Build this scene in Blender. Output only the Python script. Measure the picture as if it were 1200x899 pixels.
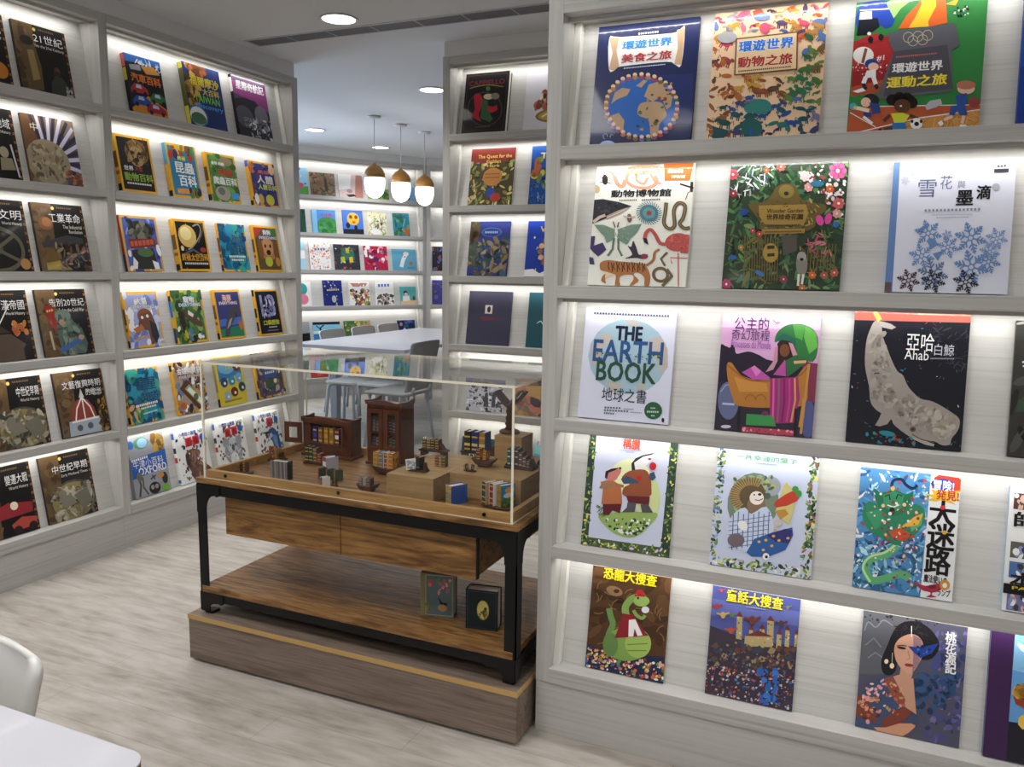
import bpy, bmesh, math, random
from mathutils import Vector, Matrix

S = bpy.context.scene
COL = S.collection
for o in list(bpy.data.objects):
    bpy.data.objects.remove(o)
R = math.radians

# ---------------------------------------------------------------- camera
yaw, pitch, roll, FPX = 0.415211873, 0.139897320, 0.0150198528, 959.778541
f = Vector((-math.sin(yaw) * math.cos(pitch), math.cos(yaw) * math.cos(pitch), -math.sin(pitch)))
r = Vector((math.cos(yaw), math.sin(yaw), 0))
u = r.cross(f)
r2 = r * math.cos(roll) + u * math.sin(roll)
u2 = -r * math.sin(roll) + u * math.cos(roll)
cam = bpy.data.cameras.new('camera')
cam.sensor_fit = 'HORIZONTAL'
cam.sensor_width = 36
cam.lens = FPX / 1200 * 36
cam.clip_start = 0.02
co = bpy.data.objects.new('camera', cam)
COL.objects.link(co)
m = Matrix((r2, u2, -f)).transposed().to_4x4()
m.translation = (0, 0, 1.45)
co.matrix_world = m
S.camera = co

# ---------------------------------------------------------------- view, world
S.view_settings.view_transform = 'Standard'
S.view_settings.look = 'None'
S.view_settings.gamma = 1
S.view_settings.use_curve_mapping = False
S.view_settings.exposure = 0.0
S.cycles.use_denoising = True
S.cycles.max_bounces = 9
S.cycles.diffuse_bounces = 5
S.cycles.transparent_max_bounces = 24
S.cycles.caustics_reflective = False
S.cycles.caustics_refractive = False
S.cycles.sample_clamp_indirect = 4.0
W = bpy.data.worlds.new('world')
S.world = W
W.use_nodes = True
W.node_tree.nodes['Background'].inputs[0].default_value = (0.42, 0.62, 1.0, 1)
W.node_tree.nodes['Background'].inputs[1].default_value = 1.6

LED_W = 1.2          # watts of one shelf strip
DOWN_W = 51.0        # watts of one ceiling downlight
PEND_W = 4.0
FILL_W = 10.0       # watts of one added fill panel


def area(name, loc, rot, sx, sy, watts, col, parent=None, shape='RECTANGLE', spread=180):
    L = bpy.data.lights.new(name, 'AREA')
    L.shape = shape
    L.size = sx
    if shape == 'RECTANGLE':
        L.size_y = sy
    L.energy = watts
    L.color = col
    L.spread = R(spread)
    o = bpy.data.objects.new(name, L)
    COL.objects.link(o)
    o.location = loc
    o.rotation_euler = rot
    if parent:
        o.parent = parent
    return o


# daylight of the reading room's side window, just outside its glass
area('daylight', (-7.35, 5.9, 1.65), (0, R(-90), 0), 1.7, 2.2, 130, (0.58, 0.76, 1.0))

# ---------------------------------------------------------------- materials


def hexc(h):
    v = [int(h[i:i + 2], 16) / 255 for i in (0, 2, 4)]
    return tuple(x / 12.92 if x <= 0.04045 else ((x + 0.055) / 1.055) ** 2.4 for x in v)


MATS = {}


def mat(name, col=None, rough=0.5, metal=0.0, coat=0.0, emit=None, estr=0.0, spec=0.5):
    if name in MATS:
        return MATS[name]
    M = bpy.data.materials.new(name)
    M.use_nodes = True
    b = M.node_tree.nodes['Principled BSDF']
    if col is not None:
        c = hexc(col) if isinstance(col, str) else col
        b.inputs['Base Color'].default_value = (*c, 1)
    b.inputs['Roughness'].default_value = rough
    b.inputs['Metallic'].default_value = metal
    b.inputs['Coat Weight'].default_value = coat
    b.inputs['Coat Roughness'].default_value = 0.06
    b.inputs['Specular IOR Level'].default_value = spec
    if emit:
        b.inputs['Emission Color'].default_value = (*hexc(emit), 1)
        b.inputs['Emission Strength'].default_value = estr
        M.cycles.emission_sampling = 'NONE'
    MATS[name] = M
    return M


def grain(name, cols, stretch, scale=1.0, rough=0.5, rough_var=0.0, bump=0.0, dist=0.6, fine=0.5, planks=None, coat=0.0, spec=0.5):
    """Wood or laminate: noise drawn out along one axis; cols = [(pos, hex)...]."""
    if name in MATS:
        return MATS[name]
    M = bpy.data.materials.new(name)
    M.use_nodes = True
    N = M.node_tree.nodes
    K = M.node_tree.links
    b = N['Principled BSDF']
    b.inputs['Roughness'].default_value = rough
    b.inputs['Coat Weight'].default_value = coat
    b.inputs['Specular IOR Level'].default_value = spec
    tc = N.new('ShaderNodeTexCoord')
    mp = N.new('ShaderNodeMapping')
    mp.inputs['Scale'].default_value = stretch
    K.new(tc.outputs['Object'], mp.inputs['Vector'])
    n1 = N.new('ShaderNodeTexNoise')
    n1.inputs['Scale'].default_value = scale
    n1.inputs['Detail'].default_value = 6
    n1.inputs['Roughness'].default_value = 0.62
    n1.inputs['Distortion'].default_value = dist
    K.new(mp.outputs[0], n1.inputs['Vector'])
    n2 = N.new('ShaderNodeTexNoise')
    n2.inputs['Scale'].default_value = scale * 4.5
    n2.inputs['Detail'].default_value = 3
    K.new(mp.outputs[0], n2.inputs['Vector'])
    mx = N.new('ShaderNodeMix')
    mx.data_type = 'FLOAT'
    mx.inputs[0].default_value = fine * 0.6
    K.new(n1.outputs['Fac'], mx.inputs[2])
    K.new(n2.outputs['Fac'], mx.inputs[3])
    src = mx.outputs[0]
    if planks:      # a different tone for every board
        axis, width, amt = planks
        sp = N.new('ShaderNodeSeparateXYZ')
        K.new(tc.outputs['Object'], sp.inputs[0])
        d = N.new('ShaderNodeMath')
        d.operation = 'DIVIDE'
        d.inputs[1].default_value = width
        K.new(sp.outputs[axis], d.inputs[0])
        fl = N.new('ShaderNodeMath')
        fl.operation = 'FLOOR'
        K.new(d.outputs[0], fl.inputs[0])
        wn = N.new('ShaderNodeTexWhiteNoise')
        wn.noise_dimensions = '1D'
        K.new(fl.outputs[0], wn.inputs['W'])
        ma = N.new('ShaderNodeMath')
        ma.operation = 'MULTIPLY_ADD'
        ma.inputs[1].default_value = amt
        K.new(wn.outputs['Value'], ma.inputs[0])
        K.new(src, ma.inputs[2])
        src = ma.outputs[0]
    cr = N.new('ShaderNodeValToRGB')
    el = cr.color_ramp.elements
    while len(el) < len(cols):
        el.new(0.5)
    for e, (p, c) in zip(el, cols):
        e.position = p
        e.color = (*hexc(c), 1)
    K.new(src, cr.inputs[0])
    K.new(cr.outputs[0], b.inputs['Base Color'])
    if bump:
        bp = N.new('ShaderNodeBump')
        bp.inputs['Strength'].default_value = bump
        bp.inputs['Distance'].default_value = 0.002
        K.new(n1.outputs['Fac'], bp.inputs['Height'])
        K.new(bp.outputs[0], b.inputs['Normal'])
    MATS[name] = M
    return M


def print_mat(name, rough, coat):
    M = mat(name, 'ffffff', rough, coat=coat, spec=0.2)
    N = M.node_tree.nodes
    a = N.new('ShaderNodeAttribute')
    a.attribute_name = 'ink'
    M.node_tree.links.new(a.outputs['Color'], N['Principled BSDF'].inputs['Base Color'])
    return M


LAM = [(0.30, 'a6a4a0'), (0.45, 'b9b7b3'), (0.56, 'c2c0bc'), (0.70, 'b2b0ac')]
lam_h = grain('laminate_across', LAM, (0.6, 9, 70), 1.2, 0.42, dist=0.6)
lam_v = grain('laminate_upright', LAM, (42, 9, 0.7), 1.1, 0.42, dist=0.9)
LAMP = [(0.30, 'b0b0ab'), (0.43, 'c7c6c2'), (0.58, 'd0cfcc'), (0.70, 'bfbebb')]
lam_back = grain('laminate_back', LAMP, (0.6, 9, 64), 1.3, 0.45, dist=0.6)
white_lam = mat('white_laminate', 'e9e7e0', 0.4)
wall_paint = mat('wall_paint', 'dcdcdc', 0.85)
ceil_paint = mat('ceiling_paint', 'd6d6d8', 0.9)
bulk_paint = mat('bulkhead_paint', 'e0e0e0', 0.9)
black_metal = mat('black_powder_coat', '0b0b0c', 0.45, metal=0.3)
screw_metal = mat('dark_screw', '1a1816', 0.35, metal=0.8)
alu = mat('aluminium', 'c8c8c8', 0.35, metal=0.9)
led_dot = mat('led_diode', 'ffffff', 0.5, emit='fff6e4', estr=26)
lamp_disc = mat('lamp_diffuser', 'ffffff', 0.5, emit='fffaf0', estr=5.0)
pend_glass = mat('opal_glass', 'ffffff', 0.3, emit='fffaf2', estr=2.6)
lamp_ring = mat('lamp_ring', 'cfcfcf', 0.5)
white_table = mat('white_table_top', 'c4c4cc', 0.28, coat=0.2)
white_plastic = mat('white_plastic', 'dddcd8', 0.45)
shade_grey = mat('shaded_white_shell', '8e8d8a', 0.6)  # white chair shells, the shade on their backs put into this grey
tube_paint = mat('pale_tube_paint', 'a9adb4', 0.35)
brown_edge = mat('brown_edge', '6a4a34', 0.5)
cord_mat = mat('pendant_cord', 'bdbdc0', 0.5)
vent_dark = mat('vent_slot', '77777c', 0.7)
vent_frame = mat('vent_frame', 'c4c4c6', 0.6)
paper = mat('paper', 'd9d4c6', 0.8)
ink_gloss = print_mat('print_gloss', 0.4, 0.35)
ink_matt = print_mat('print_matt', 0.6, 0.08)
pine = grain('aged_pine', [(0.30, '2a1a0b'), (0.42, '5a3d1d'), (0.52, '815a2f'), (0.66, 'a87f4b')], (1.3, 13, 13), 1.9, 0.5,
             dist=2.2, fine=0.6, planks=(1, 0.083, 0.10), bump=0.15)
pine_front = grain('aged_pine_upright', [(0.30, '3a2410'), (0.43, '6c4922'), (0.53, '8d6534'), (0.68, 'b0864e')], (1.0, 8, 8), 1.7, 0.5,
                   dist=3.4, fine=0.45, bump=0.1)
pine_rim = grain('rim_pine', [(0.3, '8a6438'), (0.5, 'b38a54'), (0.7, 'c9a36a')], (1.5, 14, 30), 1.5, 0.5, dist=1.0)
oak = grain('pale_oak', [(0.3, '95744a'), (0.5, 'ab8a5c'), (0.7, 'bd9d70')], (2.0, 22, 22), 1.3, 0.55, dist=1.2)
plinth_wood = grain('smoked_oak', [(0.3, '55473d'), (0.48, '7a6a5e'), (0.6, '8a7a6d'), (0.75, '6c5d52')], (1.2, 22, 26), 1.6, 0.55, dist=0.9)
plinth_edge = mat('light_edge_band', 'c29d62', 0.5)
mahog = grain('mahogany', [(0.3, '3a190c'), (0.5, '5a2a15'), (0.7, '6f3a1e')], (22, 22, 2.5), 1.5, 0.4, dist=0.8, coat=0.15)
carved = grain('carved_walnut', [(0.3, '2a160d'), (0.5, '472617'), (0.7, '5f3821')], (18, 18, 5), 2.0, 0.45)
acorn_wood = grain('acorn_wood', [(0.3, '96652a'), (0.5, 'b8813a'), (0.7, 'cc9a52')], (6, 6, 30), 1.6, 0.45)
floor_mat = grain('vinyl_planks', [(0.24, '81766b'), (0.40, '9f968c'), (0.50, 'b3aba2'), (0.64, 'c6c0b8')], (0.8, 3.6, 1), 1.8, 0.42,
                  dist=1.4, fine=0.8, planks=(1, 0.152, 0.07), spec=0.45)


def plank_lines(M, pw, pl):
    """Thin joints between the floor boards."""
    N = M.node_tree.nodes
    K = M.node_tree.links
    b = N['Principled BSDF']
    src = b.inputs['Base Color'].links[0].from_socket
    tc = N.new('ShaderNodeTexCoord')
    br = N.new('ShaderNodeTexBrick')
    br.inputs['Scale'].default_value = 1
    br.inputs['Mortar Size'].default_value = 0.0014
    br.inputs['Brick Width'].default_value = pl
    br.inputs['Row Height'].default_value = pw
    br.offset = 0.37
    K.new(tc.outputs['Object'], br.inputs['Vector'])
    mx = N.new('ShaderNodeMix')
    mx.data_type = 'RGBA'
    mx.inputs[7].default_value = (*hexc('7d7266'), 1)
    ml = N.new('ShaderNodeMath')
    ml.operation = 'MULTIPLY'
    ml.inputs[1].default_value = 0.45
    K.new(br.outputs['Fac'], ml.inputs[0])
    K.new(ml.outputs[0], mx.inputs[0])
    K.new(src, mx.inputs[6])
    K.new(mx.outputs[2], b.inputs['Base Color'])


plank_lines(floor_mat, 0.152, 1.22)


def acrylic():
    M = bpy.data.materials.new('clear_acrylic')
    M.use_nodes = True
    N = M.node_tree.nodes
    K = M.node_tree.links
    N.remove(N['Principled BSDF'])
    t = N.new('ShaderNodeBsdfTransparent')
    t.inputs[0].default_value = (0.985, 0.985, 0.975, 1)
    g = N.new('ShaderNodeBsdfGlossy')
    g.inputs['Roughness'].default_value = 0.015
    fr = N.new('ShaderNodeLayerWeight')
    fr.inputs['Blend'].default_value = 0.5
    pw = N.new('ShaderNodeMath')
    pw.operation = 'POWER'
    pw.inputs[1].default_value = 4.6
    K.new(fr.outputs['Facing'], pw.inputs[0])
    sc = N.new('ShaderNodeMath')
    sc.operation = 'MULTIPLY_ADD'
    sc.inputs[1].default_value = 0.9
    sc.inputs[2].default_value = 0.025
    K.new(pw.outputs[0], sc.inputs[0])
    mx = N.new('ShaderNodeMixShader')
    K.new(sc.outputs[0], mx.inputs[0])
    K.new(t.outputs[0], mx.inputs[1])
    K.new(g.outputs[0], mx.inputs[2])
    K.new(mx.outputs[0], N['Material Output'].inputs[0])
    return M


acryl = acrylic()
acryl_edge = mat('acrylic_cut_edge', 'efe8d4', 0.3)

# ---------------------------------------------------------------- mesh helpers


class MB:
    def __init__(s):
        s.v, s.f, s.m, s.sm = [], [], [], []

    def face(s, pts, mi=0, smooth=False):
        b = len(s.v)
        s.v += [tuple(p) for p in pts]
        s.f.append(tuple(range(b, b + len(pts))))
        s.m.append(mi)
        s.sm.append(smooth)

    def box(s, x0, y0, z0, x1, y1, z1, mi=0):
        b = len(s.v)
        s.v += [(x0, y0, z0), (x1, y0, z0), (x1, y1, z0), (x0, y1, z0), (x0, y0, z1), (x1, y0, z1), (x1, y1, z1), (x0, y1, z1)]
        for q in ((0, 3, 2, 1), (4, 5, 6, 7), (0, 1, 5, 4), (1, 2, 6, 5), (2, 3, 7, 6), (3, 0, 4, 7)):
            s.f.append(tuple(b + i for i in q))
            s.m.append(mi)
            s.sm.append(False)
        return s

    def prism(s, poly, axis, a0, a1, mi=0, smooth=False):
        """poly = 2-D outline, pushed along axis 0/1/2 from a0 to a1."""
        def P(p, a):
            if axis == 0:
                return (a, p[0], p[1])
            if axis == 1:
                return (p[0], a, p[1])
            return (p[0], p[1], a)
        b = len(s.v)
        n = len(poly)
        s.v += [P(p, a0) for p in poly] + [P(p, a1) for p in poly]
        s.f += [tuple(b + i for i in range(n))[::-1], tuple(b + n + i for i in range(n))]
        s.m += [mi, mi]
        s.sm += [False, False]
        for i in range(n):
            j = (i + 1) % n
            s.f.append((b + i, b + j, b + n + j, b + n + i))
            s.m.append(mi)
            s.sm.append(smooth)
        return s

    def lathe(s, prof, n=24, c=(0, 0), mi=0, sx=1, sy=1, cap=True):
        b = len(s.v)
        for rad, z in prof:
            for i in range(n):
                a = 2 * math.pi * i / n
                s.v.append((c[0] + rad * sx * math.cos(a), c[1] + rad * sy * math.sin(a), z))
        for k in range(len(prof) - 1):
            for i in range(n):
                j = (i + 1) % n
                s.f.append((b + k * n + i, b + k * n + j, b + (k + 1) * n + j, b + (k + 1) * n + i))
                s.m.append(mi)
                s.sm.append(True)
        for k, rev in ((0, True), (len(prof) - 1, False)):
            if cap and prof[k][0] > 1e-5:
                q = tuple(b + k * n + i for i in range(n))
                s.f.append(q[::-1] if rev else q)
                s.m.append(mi)
                s.sm.append(False)
        return s

    def tube(s, pts, rad, n=10, mi=0):
        pts = [Vector(p) for p in pts]
        b = len(s.v)
        rads = rad if isinstance(rad, (list, tuple)) else [rad] * len(pts)
        for k, p in enumerate(pts):
            t = (pts[min(k + 1, len(pts) - 1)] - pts[max(k - 1, 0)]).normalized()
            a = t.orthogonal().normalized() if abs(t.z) < 0.98 else Vector((1, 0, 0))
            if abs(t.z) < 0.98:
                a = t.cross(Vector((0, 0, 1))).normalized()
            bb = t.cross(a).normalized()
            for i in range(n):
                g = 2 * math.pi * i / n
                s.v.append(tuple(p + (a * math.cos(g) + bb * math.sin(g)) * rads[k]))
        for k in range(len(pts) - 1):
            for i in range(n):
                j = (i + 1) % n
                s.f.append((b + k * n + i, b + k * n + j, b + (k + 1) * n + j, b + (k + 1) * n + i))
                s.m.append(mi)
                s.sm.append(True)
        s.f.append(tuple(b + i for i in range(n))[::-1])
        s.f.append(tuple(b + (len(pts) - 1) * n + i for i in range(n)))
        s.m += [mi, mi]
        s.sm += [False, False]
        return s

    def build(s, name, mats, parent=None, bevel=0, seg=2):
        me = bpy.data.meshes.new(name)
        me.from_pydata(s.v, [], s.f)
        for M in (mats if isinstance(mats, (list, tuple)) else [mats]):
            me.materials.append(M)
        me.polygons.foreach_set('material_index', s.m)
        me.polygons.foreach_set('use_smooth', s.sm)
        bm = bmesh.new()
        bm.from_mesh(me)
        bmesh.ops.recalc_face_normals(bm, faces=bm.faces)
        bm.to_mesh(me)
        bm.free()
        o = bpy.data.objects.new(name, me)
        COL.objects.link(o)
        if parent:
            o.parent = parent
        if bevel:
            d = o.modifiers.new('bevel', 'BEVEL')
            d.width = bevel
            d.segments = seg
            d.limit_method = 'ANGLE'
            d.angle_limit = R(40)
        return o


def tag(o, label, cat, group=None, kind=None):
    o['label'] = label
    o['category'] = cat
    if group:
        o['group'] = group
    if kind:
        o['kind'] = kind
    return o


def thing(name, label, cat, loc=(0, 0, 0), rz=0.0, group=None):
    o = bpy.data.objects.new(name, None)
    o.empty_display_size = 0.05
    COL.objects.link(o)
    o.location = loc
    o.rotation_euler = (0, 0, rz)
    return tag(o, label, cat, group)


def struct(name, mb, M, bevel=0):
    o = mb.build(name, M, None, bevel)
    o['kind'] = 'structure'
    return o


def copy_thing(t, loc, rz, label):
    c = t.copy()
    COL.objects.link(c)
    c.location = loc
    c.rotation_euler = (0, 0, rz)
    c['label'] = label
    for ch in t.children:
        d = ch.copy()
        COL.objects.link(d)
        d.parent = c
        for g in ch.children:
            e = g.copy()
            COL.objects.link(e)
            e.parent = d
    return c


# ---------------------------------------------------------------- room shell
CZ = 2.69
struct('floor', MB().box(-7.4, -3.2, -0.1, 3.8, 10.6, 0.0), floor_mat)
struct('ceiling', MB().box(-7.4, -3.2, CZ, 3.8, 10.6, CZ + 0.1), ceil_paint)
struct('wall_back', MB().box(-7.4, 10.5, 0, 3.8, 10.6, CZ), wall_paint)
struct('wall_front', MB().box(-7.4, -3.2, 0, 3.8, -3.1, CZ), wall_paint)
struct('wall_right', MB().box(3.7, -3.1, 0, 3.8, 10.5, CZ), wall_paint)
w = MB()
w.box(-7.3, -3.1, 0, -7.2, 4.7, CZ).box(-7.3, 7.1, 0, -7.2, 10.5, CZ)
w.box(-7.3, 4.7, 0, -7.2, 7.1, 0.75).box(-7.3, 4.7, 2.5, -7.2, 7.1, CZ)
struct('wall_left', w, wall_paint)
w = MB()
for y0, y1 in ((4.7, 4.76), (5.87, 5.93), (7.04, 7.1)):
    w.box(-7.28, y0, 0.75, -7.22, y1, 2.5)
w.box(-7.28, 4.7, 0.75, -7.22, 7.1, 0.81).box(-7.28, 4.7, 2.44, -7.22, 7.1, 2.5)
wf = struct('window_1', w, white_plastic)
gl = MB().box(-7.252, 4.76, 0.81, -7.248, 7.04, 2.44).build('window_glass', acryl, wf)
# bulkheads over the bookcases, up to the ceiling
struct('trim_1', MB().box(-3.60, 0.0, 2.611, -3.425, 4.322, CZ), bulk_paint)
struct('trim_2', MB().box(-2.297, 4.206, 2.611, -0.80, 4.37, CZ), bulk_paint)
struct('trim_3', MB().box(-0.89, 2.254, 2.611, 3.0, 2.42, CZ), bulk_paint)
struct('baseboard_back', MB().box(-7.2, 10.48, 0, 3.7, 10.5, 0.08), white_lam)

# ---------------------------------------------------------------- ceiling lights, added fill panels and vent


def downlight(x, y, label):
    t = thing('ceiling_downlight', label, 'ceiling light', (x, y, CZ), 0, 'round downlights in the ceiling')
    MB().lathe([(0.085, -0.001), (0.098, -0.001), (0.1, -0.006), (0.097, -0.009), (0.085, -0.006)], 32, cap=False).build('trim_ring', lamp_ring, t)
    MB().lathe([(0.0845, -0.002), (0.0845, -0.004), (0.0, -0.0045)], 32).build('diffuser', lamp_disc, t)
    L = bpy.data.lights.new('downlight_bulb', 'SPOT')
    L.energy = DOWN_W
    L.color = (1.0, 0.99, 0.97)
    L.spot_size = R(125)
    L.spot_blend = 0.7
    L.shadow_soft_size = 0.07
    o = bpy.data.objects.new('downlight_bulb', L)
    COL.objects.link(o)
    o.parent = t
    o.location = (0, 0, -0.012)


downlight(-2.59, 3.63, 'large bright round downlight in front of the slotted ceiling vent')
downlight(-2.97, 5.26, 'round downlight in the ceiling just beside the back bookcase')
downlight(-4.85, 6.40, 'round downlight beside the end of the long bookcase, before the acorn pendants')
downlight(-4.88, 7.55, 'smallest round downlight, furthest back behind the acorn pendants')
for x, y, s in ((-2.59, 1.5, 'over the aisle beside the long bookcase'), (-0.9, 0.9, 'over the aisle before the tall bookcase'),
                (-2.59, -0.9, 'over the white table, beside the long bookcase'), (0.9, 0.9, 'over the aisle, second before the tall bookcase'),
                (-0.9, -1.2, 'over the floor behind the white table')):
    downlight(x, y, 'round downlight ' + s)

for x, y, s in ((-2.3, -1.0, 'over the aisle beside the long bookcase'), (-0.5, -1.9, 'behind the white table'), (1.3, -1.0, 'before the tall bookcase'),
                (-1.5, 1.1, 'nearest the display table')):  # unseen panels, added to brighten the fronts that face the camera
    t = thing('fill_panel', 'added square fill panel ' + s, 'ceiling light', (x, y, CZ), 0, 'added fill panels over the front of the room')
    MB().box(-.30, -.30, -.014, -.285, .30, -.0005).box(.285, -.30, -.014, .30, .30, -.0005).box(-.285, -.30, -.014, .285, -.285, -.0005).box(-.285, .285, -.014, .285, .30, -.0005) \
        .build('panel_frame', lamp_ring, t)
    MB().box(-.285, -.285, -.008, .285, .285, -.0008).build('panel_diffuser', lamp_disc, t)
    area('fill_light', (0, 0, -.0145), (0, 0, 0), .56, .56, FILL_W, (0.98, 0.99, 1.0), t)

t = thing('ceiling_vent', 'long grey slotted air vent running across the ceiling before the back bookcase', 'vent', (-3.34, 3.84, CZ))
MB().box(0, -0.065, -0.004, 2.45, -0.055, 0).box(0, 0.055, -0.004, 2.45, 0.065, 0).box(0, -0.055, -0.004, 0.012, 0.055, 0) \
    .build('vent_frame', vent_frame, t)
v = MB()
for i in range(9):
    x0 = 0.012 + i * 0.27
    v.box(x0, -0.055, -0.0035, x0 + 0.006, 0.055, -0.0005)
v.build('divider_grid', vent_frame, t)
MB().box(0.012, -0.055, -0.002, 2.45, 0.055, -0.0003).build('vent_grille', vent_dark, t)
v = MB()
for i in range(7):
    y0 = -0.048 + i * 0.0155
    v.prism([(y0, -0.0035), (y0 + 0.003, -0.0035), (y0 + 0.007, -0.002), (y0 + 0.004, -0.002)], 0, 0.012, 2.45)
v.build('louvre', mat('vent_louvre', '9a9a9f', 0.6), t)


def pendant(x, y, label):
    t = thing('pendant_lamp', label, 'pendant lamp', (x, y, CZ), 0, 'acorn pendant lamps over the white reading table')
    MB().lathe([(0.055, 0), (0.055, -0.012), (0.05, -0.018), (0.0, -0.019)], 24).build('ceiling_rose', lamp_ring, t)
    MB().tube([(0, 0, -0.018), (0, 0, -0.385)], 0.0028, 8).build('cord', cord_mat, t)
    MB().lathe([(0.0, -0.378), (0.012, -0.38), (0.02, -0.392), (0.048, -0.410), (0.072, -0.435), (0.086, -0.468), (0.089, -0.50), (0.085, -0.502), (0.0, -0.502)],
               32).build('wooden_cap', acorn_wood, t)
    MB().lathe([(0.084, -0.503), (0.087, -0.54), (0.084, -0.585), (0.070, -0.63), (0.048, -0.655), (0.022, -0.668), (0.0, -0.671)], 32) \
        .build('opal_shade', pend_glass, t)
    L = bpy.data.lights.new('pendant_bulb', 'POINT')
    L.energy = PEND_W
    L.color = (1, 0.95, 0.87)
    L.shadow_soft_size = 0.05
    o = bpy.data.objects.new('pendant_bulb', L)
    COL.objects.link(o)
    o.parent = t
    o.location = (0, 0, -0.74)


pendant(-3.94, 6.00, 'acorn pendant lamp with wooden cap, the lowest hanging in view and nearest')
pendant(-3.94, 6.42, 'acorn pendant lamp with wooden cap, middle one of the three')
pendant(-3.94, 6.84, 'acorn pendant lamp with wooden cap, nearest the back bookcase side')

# ---------------------------------------------------------------- bookcases
ZT = [0.22 + 0.394 * k for k in range(6)]      # shelf tops
UND = [ZT[k + 1] - 0.036 for k in range(5)] + [2.569]
TILT = R(10)
TT = math.tan(TILT)
BP = 0.062                                      # depth of the sloping back at the shelf


def bookcase(label, loc, rz, L, lt, rt, led_end=0.04, on=(0, 1, 2, 3, 4, 5)):
    t = thing('bookcase', label, 'bookcase', loc, rz)
    D = 0.165
    if lt:
        MB().box(0, 0, 0.172, lt, D, 2.61).build('side_panel', lam_v, t, 0.001)
    if rt:
        MB().box(L - rt, 0, 0.172, L, D, 2.61).build('side_panel', lam_v, t, 0.001)
    MB().box(0, 0.004, 0, L, D, 0.1715).build('plinth', lam_h, t, 0.001)
    x0, x1 = lt + 0.0006, L - rt - 0.0006
    MB().box(x0, -0.001, 2.569, x1, D, 2.61).build('top_rail', lam_h, t, 0.001)
    MB().box(x0, D - 0.006, 0.18, x1, D - 0.001, 2.565).build('carcass_back', white_lam, t)
    for k in range(6):
        h = UND[k] - ZT[k]
        MB().box(x0, -0.0025, ZT[k] - (0.048 if k == 0 else 0.036), x1, D - 0.007, ZT[k]).build('shelf', lam_h, t, 0.0012)
        yb = BP + h * TT
        MB().prism([(BP, ZT[k] + 0.0003), (BP + 0.005, ZT[k] + 0.0003), (yb + 0.005, UND[k] - 0.0003), (yb, UND[k] - 0.0003)], 0, x0, x1) \
            .build('back_panel', lam_back, t)
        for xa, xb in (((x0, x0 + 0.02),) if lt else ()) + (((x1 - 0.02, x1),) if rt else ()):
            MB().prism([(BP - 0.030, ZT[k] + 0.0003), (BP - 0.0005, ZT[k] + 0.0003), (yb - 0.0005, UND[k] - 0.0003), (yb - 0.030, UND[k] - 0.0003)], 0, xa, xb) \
                .build('lit_batten', white_lam, t)  # whiter than the shelves: the strip's LED-lit look put into its colour
        st = MB().box(x0 + 0.03, 0.062, UND[k] - 0.003, x1 - led_end, 0.074, UND[k] - 0.0002).build('led_strip', alu, t)
        d = MB()
        n = int((x1 - x0 - led_end) / 0.026)
        for i in range(n):
            xx = x0 + 0.045 + i * 0.026
            if xx > x1 - led_end - 0.01:
                break
            d.box(xx - 0.004, 0.0625, UND[k] - 0.0046, xx + 0.004, 0.0660, UND[k] - 0.0031)
        d.build('diode_row', led_dot, st)
        MB().box(x0, 0.046, UND[k] - 0.012, x1, 0.049, UND[k] - 0.0002).build('light_shield', lam_h, t)
        area('led_light', ((x0 + x1 - led_end + 0.03) / 2, 0.070, UND[k] - 0.005), (0, 0, 0), x1 - x0 - led_end - 0.03, 0.005,
             LED_W * (x1 - x0) / 1.35, (1.0, 0.995, 0.975), t)
    return t


bookcase('tall white illuminated bookcase of large picture books beside the glass display table', (-0.895, 2.248, 0), 0, 1.42, 0.044, 0.044)
bookcase('narrow white illuminated bookcase behind the glass display case', (-2.302, 4.2, 0), 0, 1.41, 0.045, 0.045)
bookcase('white illuminated bookcase of yellow-bordered books, its end beside the reading room', (-3.42, 2.892, 0), R(90), 1.452, 0.047, 0.054, 0.09)
bookcase('white illuminated bookcase of dark history books beside the yellow-bordered ones', (-3.42, 1.44, 0), R(90), 1.4515, 0.047, 0, 0.05)
DA = R(60)
bookcase('white illuminated bookcase of small picture books behind the reading table', (-5.62 - 0.5 * math.cos(DA), 7.16 - 0.5 * math.sin(DA), 0), DA, 2.02, 0.045, 0.045)
DE = (-5.62 + 1.522 * math.cos(DA), 7.16 + 1.522 * math.sin(DA))
D2 = R(30)
bookcase('white illuminated bookcase angled into the far corner behind the pendants', (DE[0] + 0.004, DE[1] - 0.004, 0), D2, 1.42, 0.045, 0.045)
w = MB()
for (ox, oy), an, L in (((-5.62 - 0.5 * math.cos(DA), 7.16 - 0.5 * math.sin(DA)), DA, 2.02), (DE, D2, 1.42)):
    ca, sa = math.cos(an), math.sin(an)
    w.prism([(ox + ca * a - sa * b, oy + sa * a + ca * b) for a, b in ((0, 0.006), (L, 0.006), (L, 0.165), (0, 0.165))], 2, 2.6112, CZ)
struct('trim_4', w, bulk_paint)

# ---------------------------------------------------------------- printed covers
GLY = {}


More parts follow.
